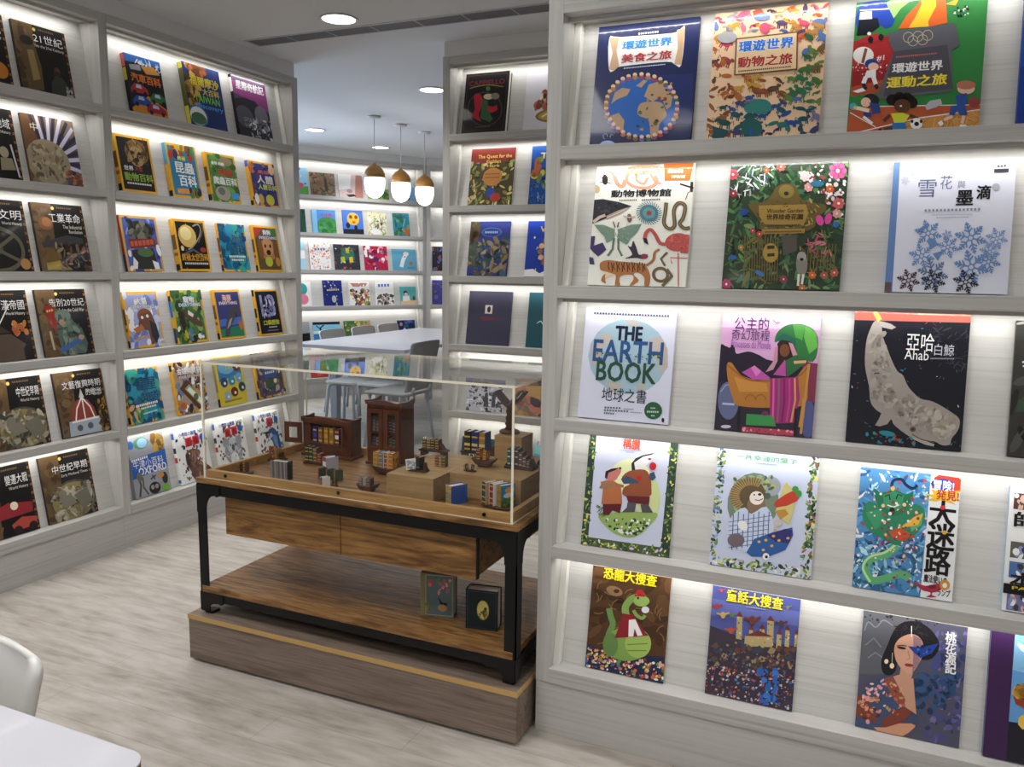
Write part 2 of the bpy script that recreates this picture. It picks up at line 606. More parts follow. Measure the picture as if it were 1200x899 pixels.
def glyphs(s, bold):
    """Triangulated lettering from the built-in font, scaled to a 0..1 box."""
    key = (s, bold)
    if key in GLY:
        return GLY[key]
    c = bpy.data.curves.new('lettering', 'FONT')
    c.body = s
    c.resolution_u = 2
    c.offset = 0
    o = bpy.data.objects.new('lettering', c)
    COL.objects.link(o)
    me = bpy.data.meshes.new_from_object(o.evaluated_get(bpy.context.evaluated_depsgraph_get()))
    V = [(v.co.x, v.co.y) for v in me.vertices]
    F = [tuple(p.vertices) for p in me.polygons]
    bpy.data.objects.remove(o)
    bpy.data.curves.remove(c)
    bpy.data.meshes.remove(me)
    if V:
        x0, x1 = min(v[0] for v in V), max(v[0] for v in V)
        y0, y1 = min(v[1] for v in V), max(v[1] for v in V)
        V = [((a - x0) / max(x1 - x0, 1e-6), (b - y0) / max(y1 - y0, 1e-6)) for a, b in V]
    GLY[key] = (V, F)
    return GLY[key]


def homog(q):
    """quad TL,TR,BR,BL in drawing units -> function to cover u (0..1 across), v (0..1 up)."""
    src = [q[3], q[2], q[1], q[0]]
    dst = [(0, 0), (1, 0), (1, 1), (0, 1)]
    A, B = [], []
    for (x, y), (uu, vv) in zip(src, dst):
        A.append([x, y, 1, 0, 0, 0, -uu * x, -uu * y])
        B.append(uu)
        A.append([0, 0, 0, x, y, 1, -vv * x, -vv * y])
        B.append(vv)
    n = 8
    for i in range(n):
        p = max(range(i, n), key=lambda k: abs(A[k][i]))
        A[i], A[p] = A[p], A[i]
        B[i], B[p] = B[p], B[i]
        for k in range(i + 1, n):
            g = A[k][i] / A[i][i]
            A[k] = [a - g * b for a, b in zip(A[k], A[i])]
            B[k] -= g * B[i]
    X = [0] * n
    for i in range(n - 1, -1, -1):
        X[i] = (B[i] - sum(A[i][k] * X[k] for k in range(i + 1, n))) / A[i][i]
    a, b, c, d, e, g, h, i2 = X

    def fn(x, y):
        w_ = h * x + i2 * y + 1
        return ((a * x + b * y + c) / w_, (d * x + e * y + g) / w_)
    return fn


GAIN = 1.0      # ink reflectance against the colour read off a dimly lit page


def ink(h):
    c = hexc(h)
    g = 1.08 + GAIN * min(c)
    return tuple(min(0.86, x * g) for x in c)


class Art:
    """Flat printing of one cover. Drawing units: q = (TL, TR, BR, BL); default 0..100, y down."""

    def __init__(s, bg, q=((0, 0), (100, 0), (100, 100), (0, 100)), seed=1):
        s.bg, s.q, s.fn, s.rnd = bg, q, homog(q), random.Random(seed)
        s.o = []            # (points, faces, colour, layer)
        s.k = 0
        s.W = math.dist(q[0], q[1])
        s.H = math.dist(q[0], q[3])

    def add(s, pts, faces, c, new=True):
        if new:
            s.k += 1
        s.o.append(([s.fn(*p) for p in pts], faces, c, s.k))

    @staticmethod
    def curve(p, closed, k=4):
        out, n = [], len(p)
        for i in range(n if closed else n - 1):
            g = (lambda j: p[j % n]) if closed else (lambda j: p[min(max(j, 0), n - 1)])
            p0, p1, p2, p3 = g(i - 1), g(i), g(i + 1), g(i + 2)
            for j in range(k):
                t = j / k
                out.append(tuple(0.5 * (2 * p1[a] + (p2[a] - p0[a]) * t + (2 * p0[a] - 5 * p1[a] + 4 * p2[a] - p3[a]) * t * t +
                                        (3 * p1[a] - p0[a] - 3 * p2[a] + p3[a]) * t ** 3) for a in (0, 1)))
        return out if closed else out + [p[-1]]

    def P(s, c, *xy, sharp=False):
        p = list(zip(xy[::2], xy[1::2]))
        if len(p) >= 9 and not sharp:
            p = s.curve(p, True, 3)
        s.add(p, [tuple(range(len(p)))], c)
        return s

    def E(s, c, cx, cy, rx, ry, rot=0, n=18, new=True):
        ca, sa = math.cos(R(rot)), math.sin(R(rot))
        p = []
        for i in range(n):
            a = 2 * math.pi * i / n
            x, y = rx * math.cos(a), ry * math.sin(a)
            p.append((cx + x * ca - y * sa, cy + x * sa + y * ca))
        s.add(p, [tuple(range(n))], c, new)
        return s

    def L(s, c, w, *xy, new=True, sharp=False):
        p = list(zip(xy[::2], xy[1::2]))
        if len(p) >= 4 and not sharp:
            p = s.curve(p, False)
        lft, rgt = [], []
        for i, (x, y) in enumerate(p):
            x0, y0 = p[max(i - 1, 0)]
            x1, y1 = p[min(i + 1, len(p) - 1)]
            d = math.hypot(x1 - x0, y1 - y0) or 1
            nx, ny = -(y1 - y0) / d * w / 2, (x1 - x0) / d * w / 2
            lft.append((x + nx, y + ny))
            rgt.append((x - nx, y - ny))
        n = len(p)
        s.add(lft + rgt, [(i, i + 1, n + i + 1, n + i) for i in range(n - 1)], c, new)
        return s

    def T(s, c, t, x0, y0, x1, y1, bold=True, edge=None):
        """Lettering filling the box from lower left (x0,y0) to upper right (x1,y1)."""
        V, F = glyphs(t, bold)
        a, b = s.fn(x0, y0), s.fn(x1, y1)
        if edge:
            for dx, dy in ((1, 0), (-1, 0), (0, 1), (0, -1), (0.7, 0.7), (-0.7, -0.7), (0.7, -0.7), (-0.7, 0.7)):
                ex, ey = dx * 0.008, dy * 0.006
                s.k += 1 if dx == 1 else 0
                s.o.append(([(a[0] + v[0] * (b[0] - a[0]) + ex, a[1] + v[1] * (b[1] - a[1]) + ey) for v in V], F, edge, s.k))
        s.k += 1
        n = max(1, len(t))
        ex = (b[0] - a[0]) / n * 0.028 if bold else 0
        ey = (b[1] - a[1]) * 0.02 if bold else 0
        for dx, dy in (((-1, -1), (1, -1), (1, 1), (-1, 1)) if bold else ((0, 0),)):
            s.o.append(([(a[0] + v[0] * (b[0] - a[0]) + dx * ex, a[1] + v[1] * (b[1] - a[1]) + dy * ey) for v in V], F, c, s.k))
            s.k += 1
        return s

    def at(s, reg, a, b):
        tl, tr, br, bl = reg
        return tuple((tl[i] * (1 - a) + tr[i] * a) * (1 - b) + (bl[i] * (1 - a) + br[i] * a) * b for i in (0, 1))

    def S(s, n, cols, reg=None, s0=2, s1=5, asp=(0.4, 1.0), kind='e'):
        """n small printed marks strewn over the four-cornered region reg."""
        reg = reg or s.q
        cols = cols.split()
        rn = s.rnd
        s.k += 1
        k0 = s.k
        for i in range(n):
            s.k = k0 + (i % 4)
            x, y = s.at(reg, rn.random(), rn.random())
            sz = rn.uniform(s0, s1) / 2
            a = rn.uniform(*asp)
            c = rn.choice(cols)
            if kind == 'e':
                s.E(c, x, y, sz, sz * a, rn.uniform(0, 180), 7, False)
            elif kind == 'l':
                g = rn.uniform(0, 2 * math.pi)
                dx, dy = math.cos(g) * sz, math.sin(g) * sz
                s.L(c, sz * a * 0.5, x - dx, y - dy, x + dy * 0.15, y - dx * 0.15, x + dx, y + dy, new=False)
            elif kind == 't':
                pts = []
                for j in range(5):
                    g = 2 * math.pi * j / 5 + rn.random()
                    rr = sz * rn.uniform(0.4, 1)
                    pts.append((x + math.cos(g) * rr, y + math.sin(g) * rr))
                s.add(pts, [(0, 1, 2, 3, 4)], c, False)
            elif kind == 'f':      # a little flower
                for j in range(5):
                    g = 2 * math.pi * j / 5
                    s.E(c, x + math.cos(g) * sz * 0.55, y + math.sin(g) * sz * 0.55, sz * 0.45, sz * 0.38, 0, 6, False)
        s.k = k0 + 4
        return s

    def D(s, c, x0, y0, x1, y1, h, n, gap=0.35):
        """A line of print too small to read: n dashes from (x0,y0) to (x1,y1)."""
        s.k += 1
        for i in range(n):
            a = i / n
            b = (i + 1 - gap) / n
            xa, ya = x0 + (x1 - x0) * a, y0 + (y1 - y0) * a
            xb, yb = x0 + (x1 - x0) * b, y0 + (y1 - y0) * b
            s.add([(xa, ya), (xb, yb), (xb, yb - h), (xa, ya - h)], [(0, 1, 2, 3)], c, False)
        return s

    def critter(s, c, x, y, z, flip=1, kind=0):
        n0, (cu, cv), th = len(s.o), s.fn(x, y), R(s.rnd.uniform(-38, 38))
        if kind == 0:       # four-legged
            s.E(c, x, y, z * 0.5, z * 0.26, 0, 12)
            s.E(c, x + flip * z * 0.52, y - z * 0.2, z * 0.2, z * 0.15, 20 * flip, 10, False)
            for d in (-0.35, -0.2, 0.22, 0.38):
                s.L(c, z * 0.11, x + d * z, y + z * 0.1, x + d * z * 1.08, y + z * 0.52, new=False)
            s.L(c, z * 0.07, x - flip * z * 0.45, y, x - flip * z * 0.7, y - z * 0.2, x - flip * z * 0.75, y + 0.1 * z, new=False)
        elif kind == 1:     # fish
            s.E(c, x, y, z * 0.5, z * 0.2, -15 * flip, 12)
            s.add([(x - flip * z * 0.4, y + z * 0.1), (x - flip * z * 0.75, y - z * 0.1), (x - flip * z * 0.65, y + z * 0.35)], [(0, 1, 2)], c, False)
        elif kind == 2:     # bird
            s.E(c, x, y, z * 0.28, z * 0.4, 20 * flip, 12)
            s.E(c, x + flip * z * 0.2, y - z * 0.42, z * 0.16, z * 0.16, 0, 10, False)
            s.L(c, z * 0.06, x, y + z * 0.3, x, y + z * 0.75, new=False)
            s.L(c, z * 0.08, x + flip * z * 0.3, y - z * 0.42, x + flip * z * 0.6, y - z * 0.35, new=False)
        else:               # crawling
            s.L(c, z * 0.2, x - z * 0.5, y + z * 0.15, x - z * 0.2, y - z * 0.1, x + z * 0.1, y + z * 0.12, x + z * 0.5, y - z * 0.1)
            s.E(c, x + z * 0.1, y, z * 0.3, z * 0.2, 0, 10, False)
        asp = s.H / s.W
        for i in range(n0, len(s.o)):
            pts, fc, cc, k = s.o[i]
            s.o[i] = ([(cu + (a - cu) * math.cos(th) - (b - cv) * asp * math.sin(th), cv + (a - cu) / asp * math.sin(th) + (b - cv) * math.cos(th)) for a, b in pts], fc, cc, k)
        return s


FC = (-3.42, 0, R(90))


def book(label, frame, k, sc, w, h, t, art, spine='222222', roll=0.0, hard=False, group='picture books on the illuminated shelves', M=None, edge=None, base=None, cat='book', spine_art=None):
    """frame = (origin x, y, angle) of the bookcase front; sc = place along it; leans on the sloping back of shelf k."""
    ox, oy, an = frame
    d = BP + 0.001 - t / math.cos(TILT) + 0.004 * math.tan(TILT)
    if frame is FC:
        h += (0, 0, 0.008, 0.012, 0.017, 0.020)[k]
    root = thing('book', label, cat, (0, 0, 0), 0, group)
    ca, sa = math.cos(an), math.sin(an)
    mw = Matrix.Translation((ox + ca * sc - sa * (d - 0.001), oy + sa * sc + ca * (d - 0.001), ZT[k] + t * math.sin(TILT) + 0.0006 + abs(math.sin(R(roll))) * w / 2)) @ \
        Matrix.Rotation(an, 4, 'Z') @ Matrix.Rotation(-TILT, 4, 'X') @ Matrix.Rotation(R(roll), 4, 'Y')
    root.matrix_world = mw
    make_book(root, w, h, t, art, spine, hard, M or ink_gloss, edge, spine_art)
    return root


def make_book(root, w, h, t, art, spine, hard, M, edge=None, spine_art=None, fan=None):
    bt = 0.0022 if hard else 0.0006           # board thickness
    oh = 0.003 if hard else 0.0               # board overhang
    V, F, C = [], [], []

    def boxc(x0, y0, z0, x1, y1, z1, c):
        b = len(V)
        V.extend([(x0, y0, z0), (x1, y0, z0), (x1, y1, z0), (x0, y1, z0), (x0, y0, z1), (x1, y0, z1), (x1, y1, z1), (x0, y1, z1)])
        for q in ((0, 3, 2, 1), (4, 5, 6, 7), (0, 1, 5, 4), (1, 2, 6, 5), (2, 3, 7, 6), (3, 0, 4, 7)):
            F.append(tuple(b + i for i in q))
            C.append(c)
    cs = ink(spine)
    ce = ink(edge or art.bg)
    boxc(-w / 2, 0, 0, w / 2, bt, h, ce)
    boxc(-w / 2, t - bt, 0, w / 2, t, h, ce)
    boxc(-w / 2, bt, 0, -w / 2 + max(bt, 0.0012), t - bt, h, cs)
    # printed face
    b = len(V)
    V.extend([(-w / 2, -2e-4, 0), (w / 2, -2e-4, 0), (w / 2, -2e-4, h), (-w / 2, -2e-4, h)])
    F.append((b, b + 1, b + 2, b + 3))
    C.append(ink(art.bg))
    mxk = max([o[3] for o in art.o] or [1])
    dy = min(6e-5, 0.0022 / mxk)
    # marks are trimmed at the cover edges as a printer would
    for pts, faces, col, k in art.o:
        inside = all(-1e-4 <= p[0] <= 1.0001 and -1e-4 <= p[1] <= 1.0001 for p in pts)
        c = ink(col)
        y = -3e-4 - k * dy
        if inside:
            b = len(V)
            V.extend([(-w / 2 + p[0] * w, y, p[1] * h) for p in pts])
            for q in faces:
                F.append(tuple(b + i for i in q))
                C.append(c)
        else:
            for q in faces:
                poly = [pts[i] for i in q]
                for ax, lim, sg in ((0, 0.0, 1), (0, 1.0, -1), (1, 0.0, 1), (1, 1.0, -1)):
                    out = []
                    for i in range(len(poly)):
                        p0, p1 = poly[i - 1], poly[i]
                        d0, d1 = (p0[ax] - lim) * sg, (p1[ax] - lim) * sg
                        if (d0 < 0) != (d1 < 0):
                            g = d0 / (d0 - d1)
                            out.append((p0[0] + (p1[0] - p0[0]) * g, p0[1] + (p1[1] - p0[1]) * g))
                        if d1 >= 0:
                            out.append(p1)
                    poly = out
                    if len(poly) < 3:
                        break
                if len(poly) >= 3:
                    b = len(V)
                    V.extend([(-w / 2 + p[0] * w, y, p[1] * h) for p in poly])
                    F.append(tuple(range(b, b + len(poly))))
                    C.append(c)
    if spine_art:
        for z0, z1, c in spine_art:
            b = len(V)
            x = -w / 2 - 2e-4
            V.extend([(x, t - 0.001, z0 * h), (x, 0.001, z0 * h), (x, 0.001, z1 * h), (x, t - 0.001, z1 * h)])
            F.append((b, b + 1, b + 2, b + 3))
            C.append(ink(c))
    me = bpy.data.meshes.new('cover')
    me.from_pydata(V, [], F)
    me.materials.append(M)
    at = me.color_attributes.new('ink', 'FLOAT_COLOR', 'CORNER')
    flat = []
    for p in me.polygons:
        flat += [*C[p.index], 1.0] * p.loop_total
    at.data.foreach_set('color', flat)
    o = bpy.data.objects.new('cover', me)
    COL.objects.link(o)
    o.parent = root
    g = MB().box(-w / 2 + max(bt, 0.0013), bt + 1e-4, oh, w / 2 - oh - 0.0006, t - bt - 1e-4, h - oh - (0 if hard else 0.0004))
    g.build('page_block', paper, root)
    return o


FA, FB = (0, 2.248, 0.0), (0, 4.2, 0.0)
FD = (-5.62, 7.16, DA)
FE = (DE[0] + 0.004, DE[1] - 0.004, D2)
BIG = 'large picture books on the tall bookcase'

# ---- tall bookcase, shelf by shelf
a = Art('182352', ((218, 85), (805, 20), (735, 815), (140, 845)), 3)
a.P('1d2c66', 330, 400, 760, 380, 745, 700, 300, 700)
a.P('c9c4bd', 275, 155, 340, 148, 640, 125, 690, 98, 715, 95, 690, 325, 650, 320, 600, 305, 330, 335, 300, 358, 268, 352)
a.P('b9997a', 275, 155, 335, 148, 315, 230, 328, 330, 300, 360, 268, 352, 292, 250).P('b9997a', 668, 105, 716, 92, 705, 200, 690, 325, 648, 322, 672, 220)
a.T('2f8fe6', '環遊世界', 348, 228, 642, 148, edge='e8e8f0').T('b02a3c', '美食之旅', 342, 312, 636, 232, edge='e8dcd8')
a.D('d0d0dc', 445, 135, 565, 122, 12, 9).D('b0b0c4', 355, 350, 600, 325, 7, 26)
a.E('1e60b4', 455, 590, 205, 195)
for q in ((430, 610, 450, 570, 500, 560, 570, 565, 592, 610, 600, 650, 560, 700, 540, 790, 505, 790, 495, 680, 440, 650),
          (270, 650, 320, 630, 352, 680, 340, 762, 300, 735), (300, 500, 345, 470, 392, 480, 370, 520, 310, 545, 275, 575),
          (470, 525, 500, 450, 560, 430, 640, 470, 630, 540, 600, 560, 550, 540, 520, 560), (425, 458, 470, 420, 492, 424, 455, 470),
          (575, 545, 640, 520, 625, 590, 600, 610)):
    a.P('ab8f70', *q)
for i in range(34):
    g = 2 * math.pi * i / 34 - 1
    x, y = 455 + 208 * math.cos(g), 590 + 200 * math.sin(g)
    a.E(a.rnd.choice(['a83a3a', '7a5a3a', '3f6a4a', '8a4a6a', '6a5a9a', 'b07a3a']), x, y + 12, 16, 15, 0, 8, i == 0)
    a.E('d8b298', x, y - 6, 13, 13, 0, 9, False)
a.S(26, '8a3a2a 4a6a3a b08a4a 3a2a2a', ((440, 440), (640, 440), (580, 700), (420, 760)), 14, 30)
a.E('93a9de', 250, 838, 46, 30).D('2a2f50', 240, 842, 290, 838, 5, 5)
a.L('7f90c4', 5, 232, 800, 225, 775, 245, 765, 250, 785).L('7f90c4', 5, 265, 790, 270, 770, 285, 775)
book('navy picture book with a ring of cooks around a globe and red and blue title', FA, 4, -0.638, 0.289, 0.346, 0.012, a, '101a44', hard=True, group=BIG)

a = Art('cfb08e', ((203, 20), (866, -30), (798, 778), (130, 808)), 5)
for i in range(13):
    for j in range(13):
        U, Vv = (i + 0.5 + a.rnd.uniform(-.42, .42)) / 13, (j + 0.5 + a.rnd.uniform(-.42, .42)) / 13
        x, y = a.at(a.q, U, Vv)
        if 300 < x < 700 and 140 < y < 410:
            continue
        if Vv < 0.25:
            cs_ = ['b8485a', 'c05a3a', 'c98a2a', '5a6a9a', '8a8a90', 'c0607a', '4a3a5a', 'a87a3a']
        elif U > 0.68 and Vv < 0.75:
            cs_ = ['3f6a3a', '5a7a3f', '2f5a3a', '6a5030', '4a6aa0', '2f6a4a']
        elif Vv > 0.68:
            cs_ = ['1f4f5a', '2a4a8a', '3a3f6a', '2f6a6a', '6a6a8a', '3f2f5a'] if U > 0.2 else ['7a4a2f', '8a5a3a', '1f4a4a']
        else:
            cs_ = ['7a4a2f', '8a4a2f', '5a3f30', 'a8602f', 'b8903a', '8a3f3a', '4a3a30']
        a.critter(a.rnd.choice(cs_), x, y, a.rnd.uniform(44, 76), a.rnd.choice([-1, 1]), a.rnd.choice([0, 0, 0, 1, 2, 3]))
a.E('2f7a74', 460, 600, 70, 48).E('2f7a74', 400, 610, 35, 30).E('1f5a58', 410, 735, 62, 65).E('2a4f9a', 405, 755, 10, 30)
a.P('1f4a50', 170, 715, 200, 725, 275, 745, 240, 800, 190, 800).E('8f9094', 270, 170, 60, 35).E('c24a6a', 495, 120, 30, 34).E('5f74b0', 480, 50, 48, 24)
a.P('5a4632', 322, 178, 688, 146, 681, 380, 309, 406).P('ccb088', 330, 185, 680, 154, 674, 371, 317, 398)
a.T('1d70d6', '環遊世界', 338, 264, 664, 176, edge='e0d8c8').T('a52a28', '動物之旅', 332, 360, 656, 275, edge='dcc8b0').D('4a3a2a', 335, 386, 648, 362, 9, 26)
book('beige book crowded with tiny coloured animals around a framed title', FA, 4, -0.309, 0.287, 0.348, 0.012, a, 'c2a27e', hard=True, group=BIG)

a = Art('2f7a3c', ((125, 0), (885, -60), (840, 722), (62, 768)), 7)
a.P('a82a2c', 108, 220, 340, 190, 345, 290, 285, 480, 92, 490).P('8a1f22', 98, 400, 300, 380, 280, 480, 92, 490)
a.S(60, 'e0d8d8 c85a5a 3a2a2a', ((105, 340), (310, 330), (300, 410), (100, 420)), 6, 14)
a.P('b0542f', 82, 615, 250, 602, 855, 590, 850, 640, 500, 670, 230, 760, 62, 768).P('a84a2f', 92, 490, 290, 445, 270, 520, 88, 545)
a.P('c08a46', 230, 760, 500, 668, 850, 620, 840, 722, 62, 768)
a.S(30, 'a87236 cf9c58', ((330, 740), (500, 690), (840, 650), (840, 715)), 60, 120, (0.05, 0.09))
a.L('e8e0d8', 5, 85, 640, 240, 725).L('e8e0d8', 6, 85, 768, 500, 668, 850, 618).L('e0d8cc', 5, 250, 603, 855, 590)
a.P('1f3f9e', 135, 30, 200, -5, 290, -8, 345, 30, 352, 90, 330, 140, 290, 150, 260, 130, 130, 150).P('10131f', 130, 150, 140, 95, 250, 90, 262, 140, 200, 185, 125, 190)
a.L('d8d8e8', 7, 145, 45, 340, 38).P('c4c4d8', 147, 55, 215, 50, 217, 95, 140, 98)
a.P('8fc06a', 300, 5, 350, -20, 430, -40, 440, 0, 385, 40, 345, 95).P('d6622a', 370, 155, 420, 80, 490, 10, 500, -50, 640, -40, 655, 125, 560, 145)
a.P('e2b82e', 432, 150, 470, 90, 505, 20, 500, -40, 585, -40, 590, 30, 545, 115, 548, 145).P('d8a030', 640, 20, 720, -10, 700, 30)
a.S(24, '14141a e8e8e8', ((690, 45), (770, 35), (775, 90), (700, 95)), 14, 20, (0.8, 1), 't')
a.P('b02a34', 125, 220, 190, 190, 240, 180, 290, 195, 285, 220, 150, 240).E('1a1a1e', 208, 215, 16, 20).E('1a1a1e', 270, 202, 16, 20).E('d8d8e0', 200, 180, 12, 10)
a.E('c8c0bc', 165, 305, 62, 50).L('7a4a2f', 18, 182, 265, 160, 350)
a.E('1f3f8a', 215, 355, 42, 30).E('d8a890', 225, 372, 32, 24).P('d0d0dc', 185, 395, 240, 385, 240, 430, 170, 440).L('d0d0dc', 26, 180, 430, 165, 470).L('d0d0dc', 26, 225, 430, 240, 475)
a.L('222230', 22, 165, 470, 180, 505).L('222230', 22, 235, 475, 250, 500).P('e0d8d0', 100, 515, 160, 495, 180, 512, 130, 525).T('e8e0e0', '#1', 245, 338, 290, 305)
a.P('55555e', 310, 175, 700, 128, 725, 255, 680, 280, 690, 510, 655, 520, 268, 560, 248, 540, 345, 290, 320, 235, sharp=True).P('45454e', 345, 285, 655, 250, 690, 500, 285, 545)
for x, y in ((430, 205), (487, 200), (542, 195), (457, 225), (513, 220)):
    a.L('a09a80', 4, *[c_ for i in range(15) for c_ in (x + 29 * math.cos(i * 0.449), y + 29 * math.sin(i * 0.449))])
a.D('b05a5a', 360, 322, 600, 302, 9, 20)
a.T('d6d6dc', '環遊世界', 336, 410, 632, 335).T('e4cf3a', '運動之旅', 304, 498, 656, 412)
a.E('1f1f28', 210, 570, 50, 40).E('d8a890', 180, 580, 30, 28).P('2a3f7a', 200, 580, 260, 590, 270, 640, 220, 650).L('d8b8a8', 22, 90, 605, 200, 630).E('4a9ab0', 105, 605, 22, 22).E('d8b048', 115, 612, 10, 10)
a.L('2a3f7a', 26, 165, 650, 215, 655).L('d8d0cc', 16, 165, 665, 220, 705)
for dx in range(9):
    a.E('1c1512', 335 + dx * 15, 565 + (dx % 3) * 8 - 14 * math.sin(dx * .4), 34, 34, 0, 10, dx == 0)
a.E('54341f', 397, 600, 48, 40).D('f0ece8', 382, 606, 402, 604, 9, 1).P('c8ce2e', 330, 645, 400, 640, 440, 655, 410, 700, 350, 700).L('54341f', 20, 325, 655, 285, 690).L('54341f', 20, 440, 655, 490, 675)
a.P('2a70b4', 340, 700, 412, 696, 425, 735, 330, 735).L('54341f', 22, 340, 730, 285, 740).L('2f8a4a', 20, 410, 730, 415, 755).L('1c1c20', 20, 262, 735, 275, 760)
a.E('e0e0e4', 480, 703, 36, 33).E('18181c', 482, 705, 14, 13).E('18181c', 455, 690, 8, 10).E('18181c', 508, 690, 8, 10)
a.E('c8a090', 765, 500, 50, 32).E('a86a50', 765, 480, 55, 25).P('2a4a94', 705, 540, 770, 525, 770, 590, 715, 600).P('2a4a8f', 680, 600, 760, 590, 775, 650, 735, 655, 715, 625, 700, 655, 670, 650)
a.L('d8a898', 18, 690, 660, 640, 680).L('d8a898', 18, 755, 655, 745, 700).L('e4e4e8', 24, 615, 690, 630, 710).P('e4e4e8', 725, 730, 735, 705, 765, 708, 790, 725).E('8a3a3a', 812, 578, 34, 30)
a.P('9a9aa0', 530, 600, 560, 570, 620, 560, 630, 590, 590, 610, 540, 625)
book('glossy green sports book with running children and a soccer ball', FA, 4, 0.048, 0.293, 0.337, 0.012, a, '9ac0b0', hard=True, group=BIG)

a = Art('143a8e', seed=9)
a.P('1c4aa4', 0, 0, 100, 0, 100, 40, 0, 60).T('d8c060', '環遊世界', 20, 22, 90, 10)
book('bright blue book cut off by the frame beside the sports book', FA, 4, 0.405, 0.27, 0.34, 0.018, a, '10245a', hard=True, group=BIG)

a = Art('cac6bb', ((213, 78), (784, 45), (705, 840), (130, 832)), 11)
for w_, p in ((24, (310, 140, 330, 190, 358, 200, 372, 160)), (20, (400, 100, 380, 160, 420, 200, 500, 208, 555, 175, 545, 130)), (16, (440, 100, 440, 160, 480, 182, 505, 140)),
              (14, (270, 105, 300, 120, 320, 160)), (14, (520, 120, 545, 170, 580, 180))):
    a.L('c48e76', w_, *p)
a.E('cf9a82', 480, 92, 118, 30, -5).S(26, 'e0b8a0 b87860', ((380, 80), (580, 70), (560, 120), (390, 130)), 8, 18)
a.P('d96f2c', 600, 52, 775, 45, 748, 158, 601, 162).D('f4e8d8', 622, 112, 715, 108, 20, 5, .25).T('f4e8d8', '博物館', 640, 145, 722, 122)
a.E('2a211d', 256, 160, 17, 32).L('2a211d', 4, 225, 140, 256, 155, 285, 140).L('2a211d', 4, 222, 180, 256, 170, 290, 185).L('2a211d', 4, 250, 130, 258, 108)
a.L('3a2a20', 10, 690, 180, 770, 205).L('2a2420', 16, 760, 165, 755, 230).L('6a4a3a', 4, 720, 280, 735, 235, 755, 225)
a.E('b0a07a', 205, 220, 20, 26)
a.T('1b1b20', '動物博物館', 288, 272, 638, 212).D('4a4a4a', 335, 294, 440, 290, 9, 9).D('4a4a4a', 465, 290, 575, 283, 9, 9)
a.P('24242d', 178, 290, 240, 283, 330, 300, 405, 325, 340, 372, 240, 412, 172, 442).P('9a8a80', 255, 390, 330, 352, 402, 327, 345, 372, 260, 412).S(16, '3a3a40 14141a', ((180, 300), (340, 310), (300, 360), (180, 400)), 14, 30)
a.L('c0b0a0', 5, 262, 400, 330, 368, 380, 340).L('b4a494', 18, 180, 430, 215, 400, 250, 385)
for i in range(30):
    g = i * 0.2094
    a.L('4f7884', 5, 505 + 40 * math.cos(g), 368 + 40 * math.sin(g), 505 + 58 * math.cos(g + .1), 368 + 58 * math.sin(g + .1), 505 + 75 * math.cos(g - .05), 368 + 75 * math.sin(g - .05), new=(i == 0))
a.E('45707c', 505, 368, 54, 54).E('5a8a90', 505, 368, 36, 36).E('8a3a3f', 505, 368, 15, 15)
SN = (607, 300, 600, 360, 590, 430, 618, 466, 652, 445, 650, 350, 678, 302, 716, 318, 705, 390, 682, 432, 708, 462, 742, 458)
a.L('54452f', 22, *SN).L('8a7650', 7, *SN)
a.E('6a5040', 390, 402, 14, 28).L('a89888', 8, 355, 390, 390, 398, 425, 392)
a.P('6d8576', 305, 475, 240, 447, 183, 447, 213, 490, 240, 522, 252, 562, 290, 542, 306, 515).P('6d8576', 318, 475, 400, 443, 462, 438, 432, 490, 392, 532, 370, 572, 330, 548, 317, 515)
a.L('5a7062', 13, 296, 530, 286, 600, 256, 645).L('5a7062', 13, 322, 530, 320, 600, 340, 645).E('d8d4c8', 311, 500, 9, 40).L('6a4a40', 7, 305, 462, 295, 425).L('6a4a40', 7, 318, 462, 328, 428)
a.S(24, '8aa090 56705f', ((200, 455), (440, 450), (380, 540), (250, 540)), 8, 34, (.1, .25))
a.L('b2504a', 22, 610, 565, 565, 560, 540, 510, 512, 474, 486, 492, 474, 535).E('b2504a', 668, 552, 76, 58, -12).P('b2504a', 700, 500, 745, 505, 735, 625, 680, 620).P('1f1a1c', 465, 530, 487, 528, 497, 572, 470, 555)
a.L('b0685f', 7, 668, 620, 664, 838).L('b0685f', 7, 740, 655, 622, 652, 630, 690).S(16, 'c86a60 963a38', ((610, 510), (730, 510), (730, 610), (620, 590)), 14, 40, (.15, .3))
a.P('3a2a3a', 355, 660, 400, 635, 375, 580, 395, 585, 408, 545, 425, 590, 440, 635, 490, 632, 465, 662, 420, 655).E('8a3048', 470, 645, 22, 16)
a.P('3a3060', 148, 590, 160, 520, 188, 520, 178, 580, 230, 560, 250, 605, 200, 650, 170, 620).P('3a3060', 145, 650, 172, 660, 178, 700, 150, 700)
a.P('a66d3e', 212, 690, 255, 672, 330, 680, 450, 690, 480, 710, 500, 770, 490, 835, 465, 835, 465, 780, 430, 750, 402, 760, 432, 800, 390, 835, 380, 828, 402, 795, 395, 765, 330, 770, 318, 800, 322, 835, 292, 835, 300, 770, 262, 768, 235, 792, 240, 822, 213, 805, 225, 770, 250, 748, 212, 735)
a.P('ccb498', 240, 745, 300, 765, 262, 775, 236, 795).L('a66d3e', 15, 478, 705, 520, 670, 532, 620, 560, 600)
for i in range(15):
    x = 262 + i * 15
    a.L('3a2416', 6, x, 682 + (i % 3) * 4, x - 5 + (i % 2) * 8, 715, x + 2, 735 + (i % 2) * 12, new=(i == 0))
a.L('6a5a40', 18, *[c_ for i in range(14) for c_ in (562 + 42 * math.cos(i * .48), 762 + 42 * math.sin(i * .48))]).L('6a5a40', 14, 590, 705, 566, 660, 605, 618).L('6a5a40', 18, 600, 725, 628, 770, 570, 835)
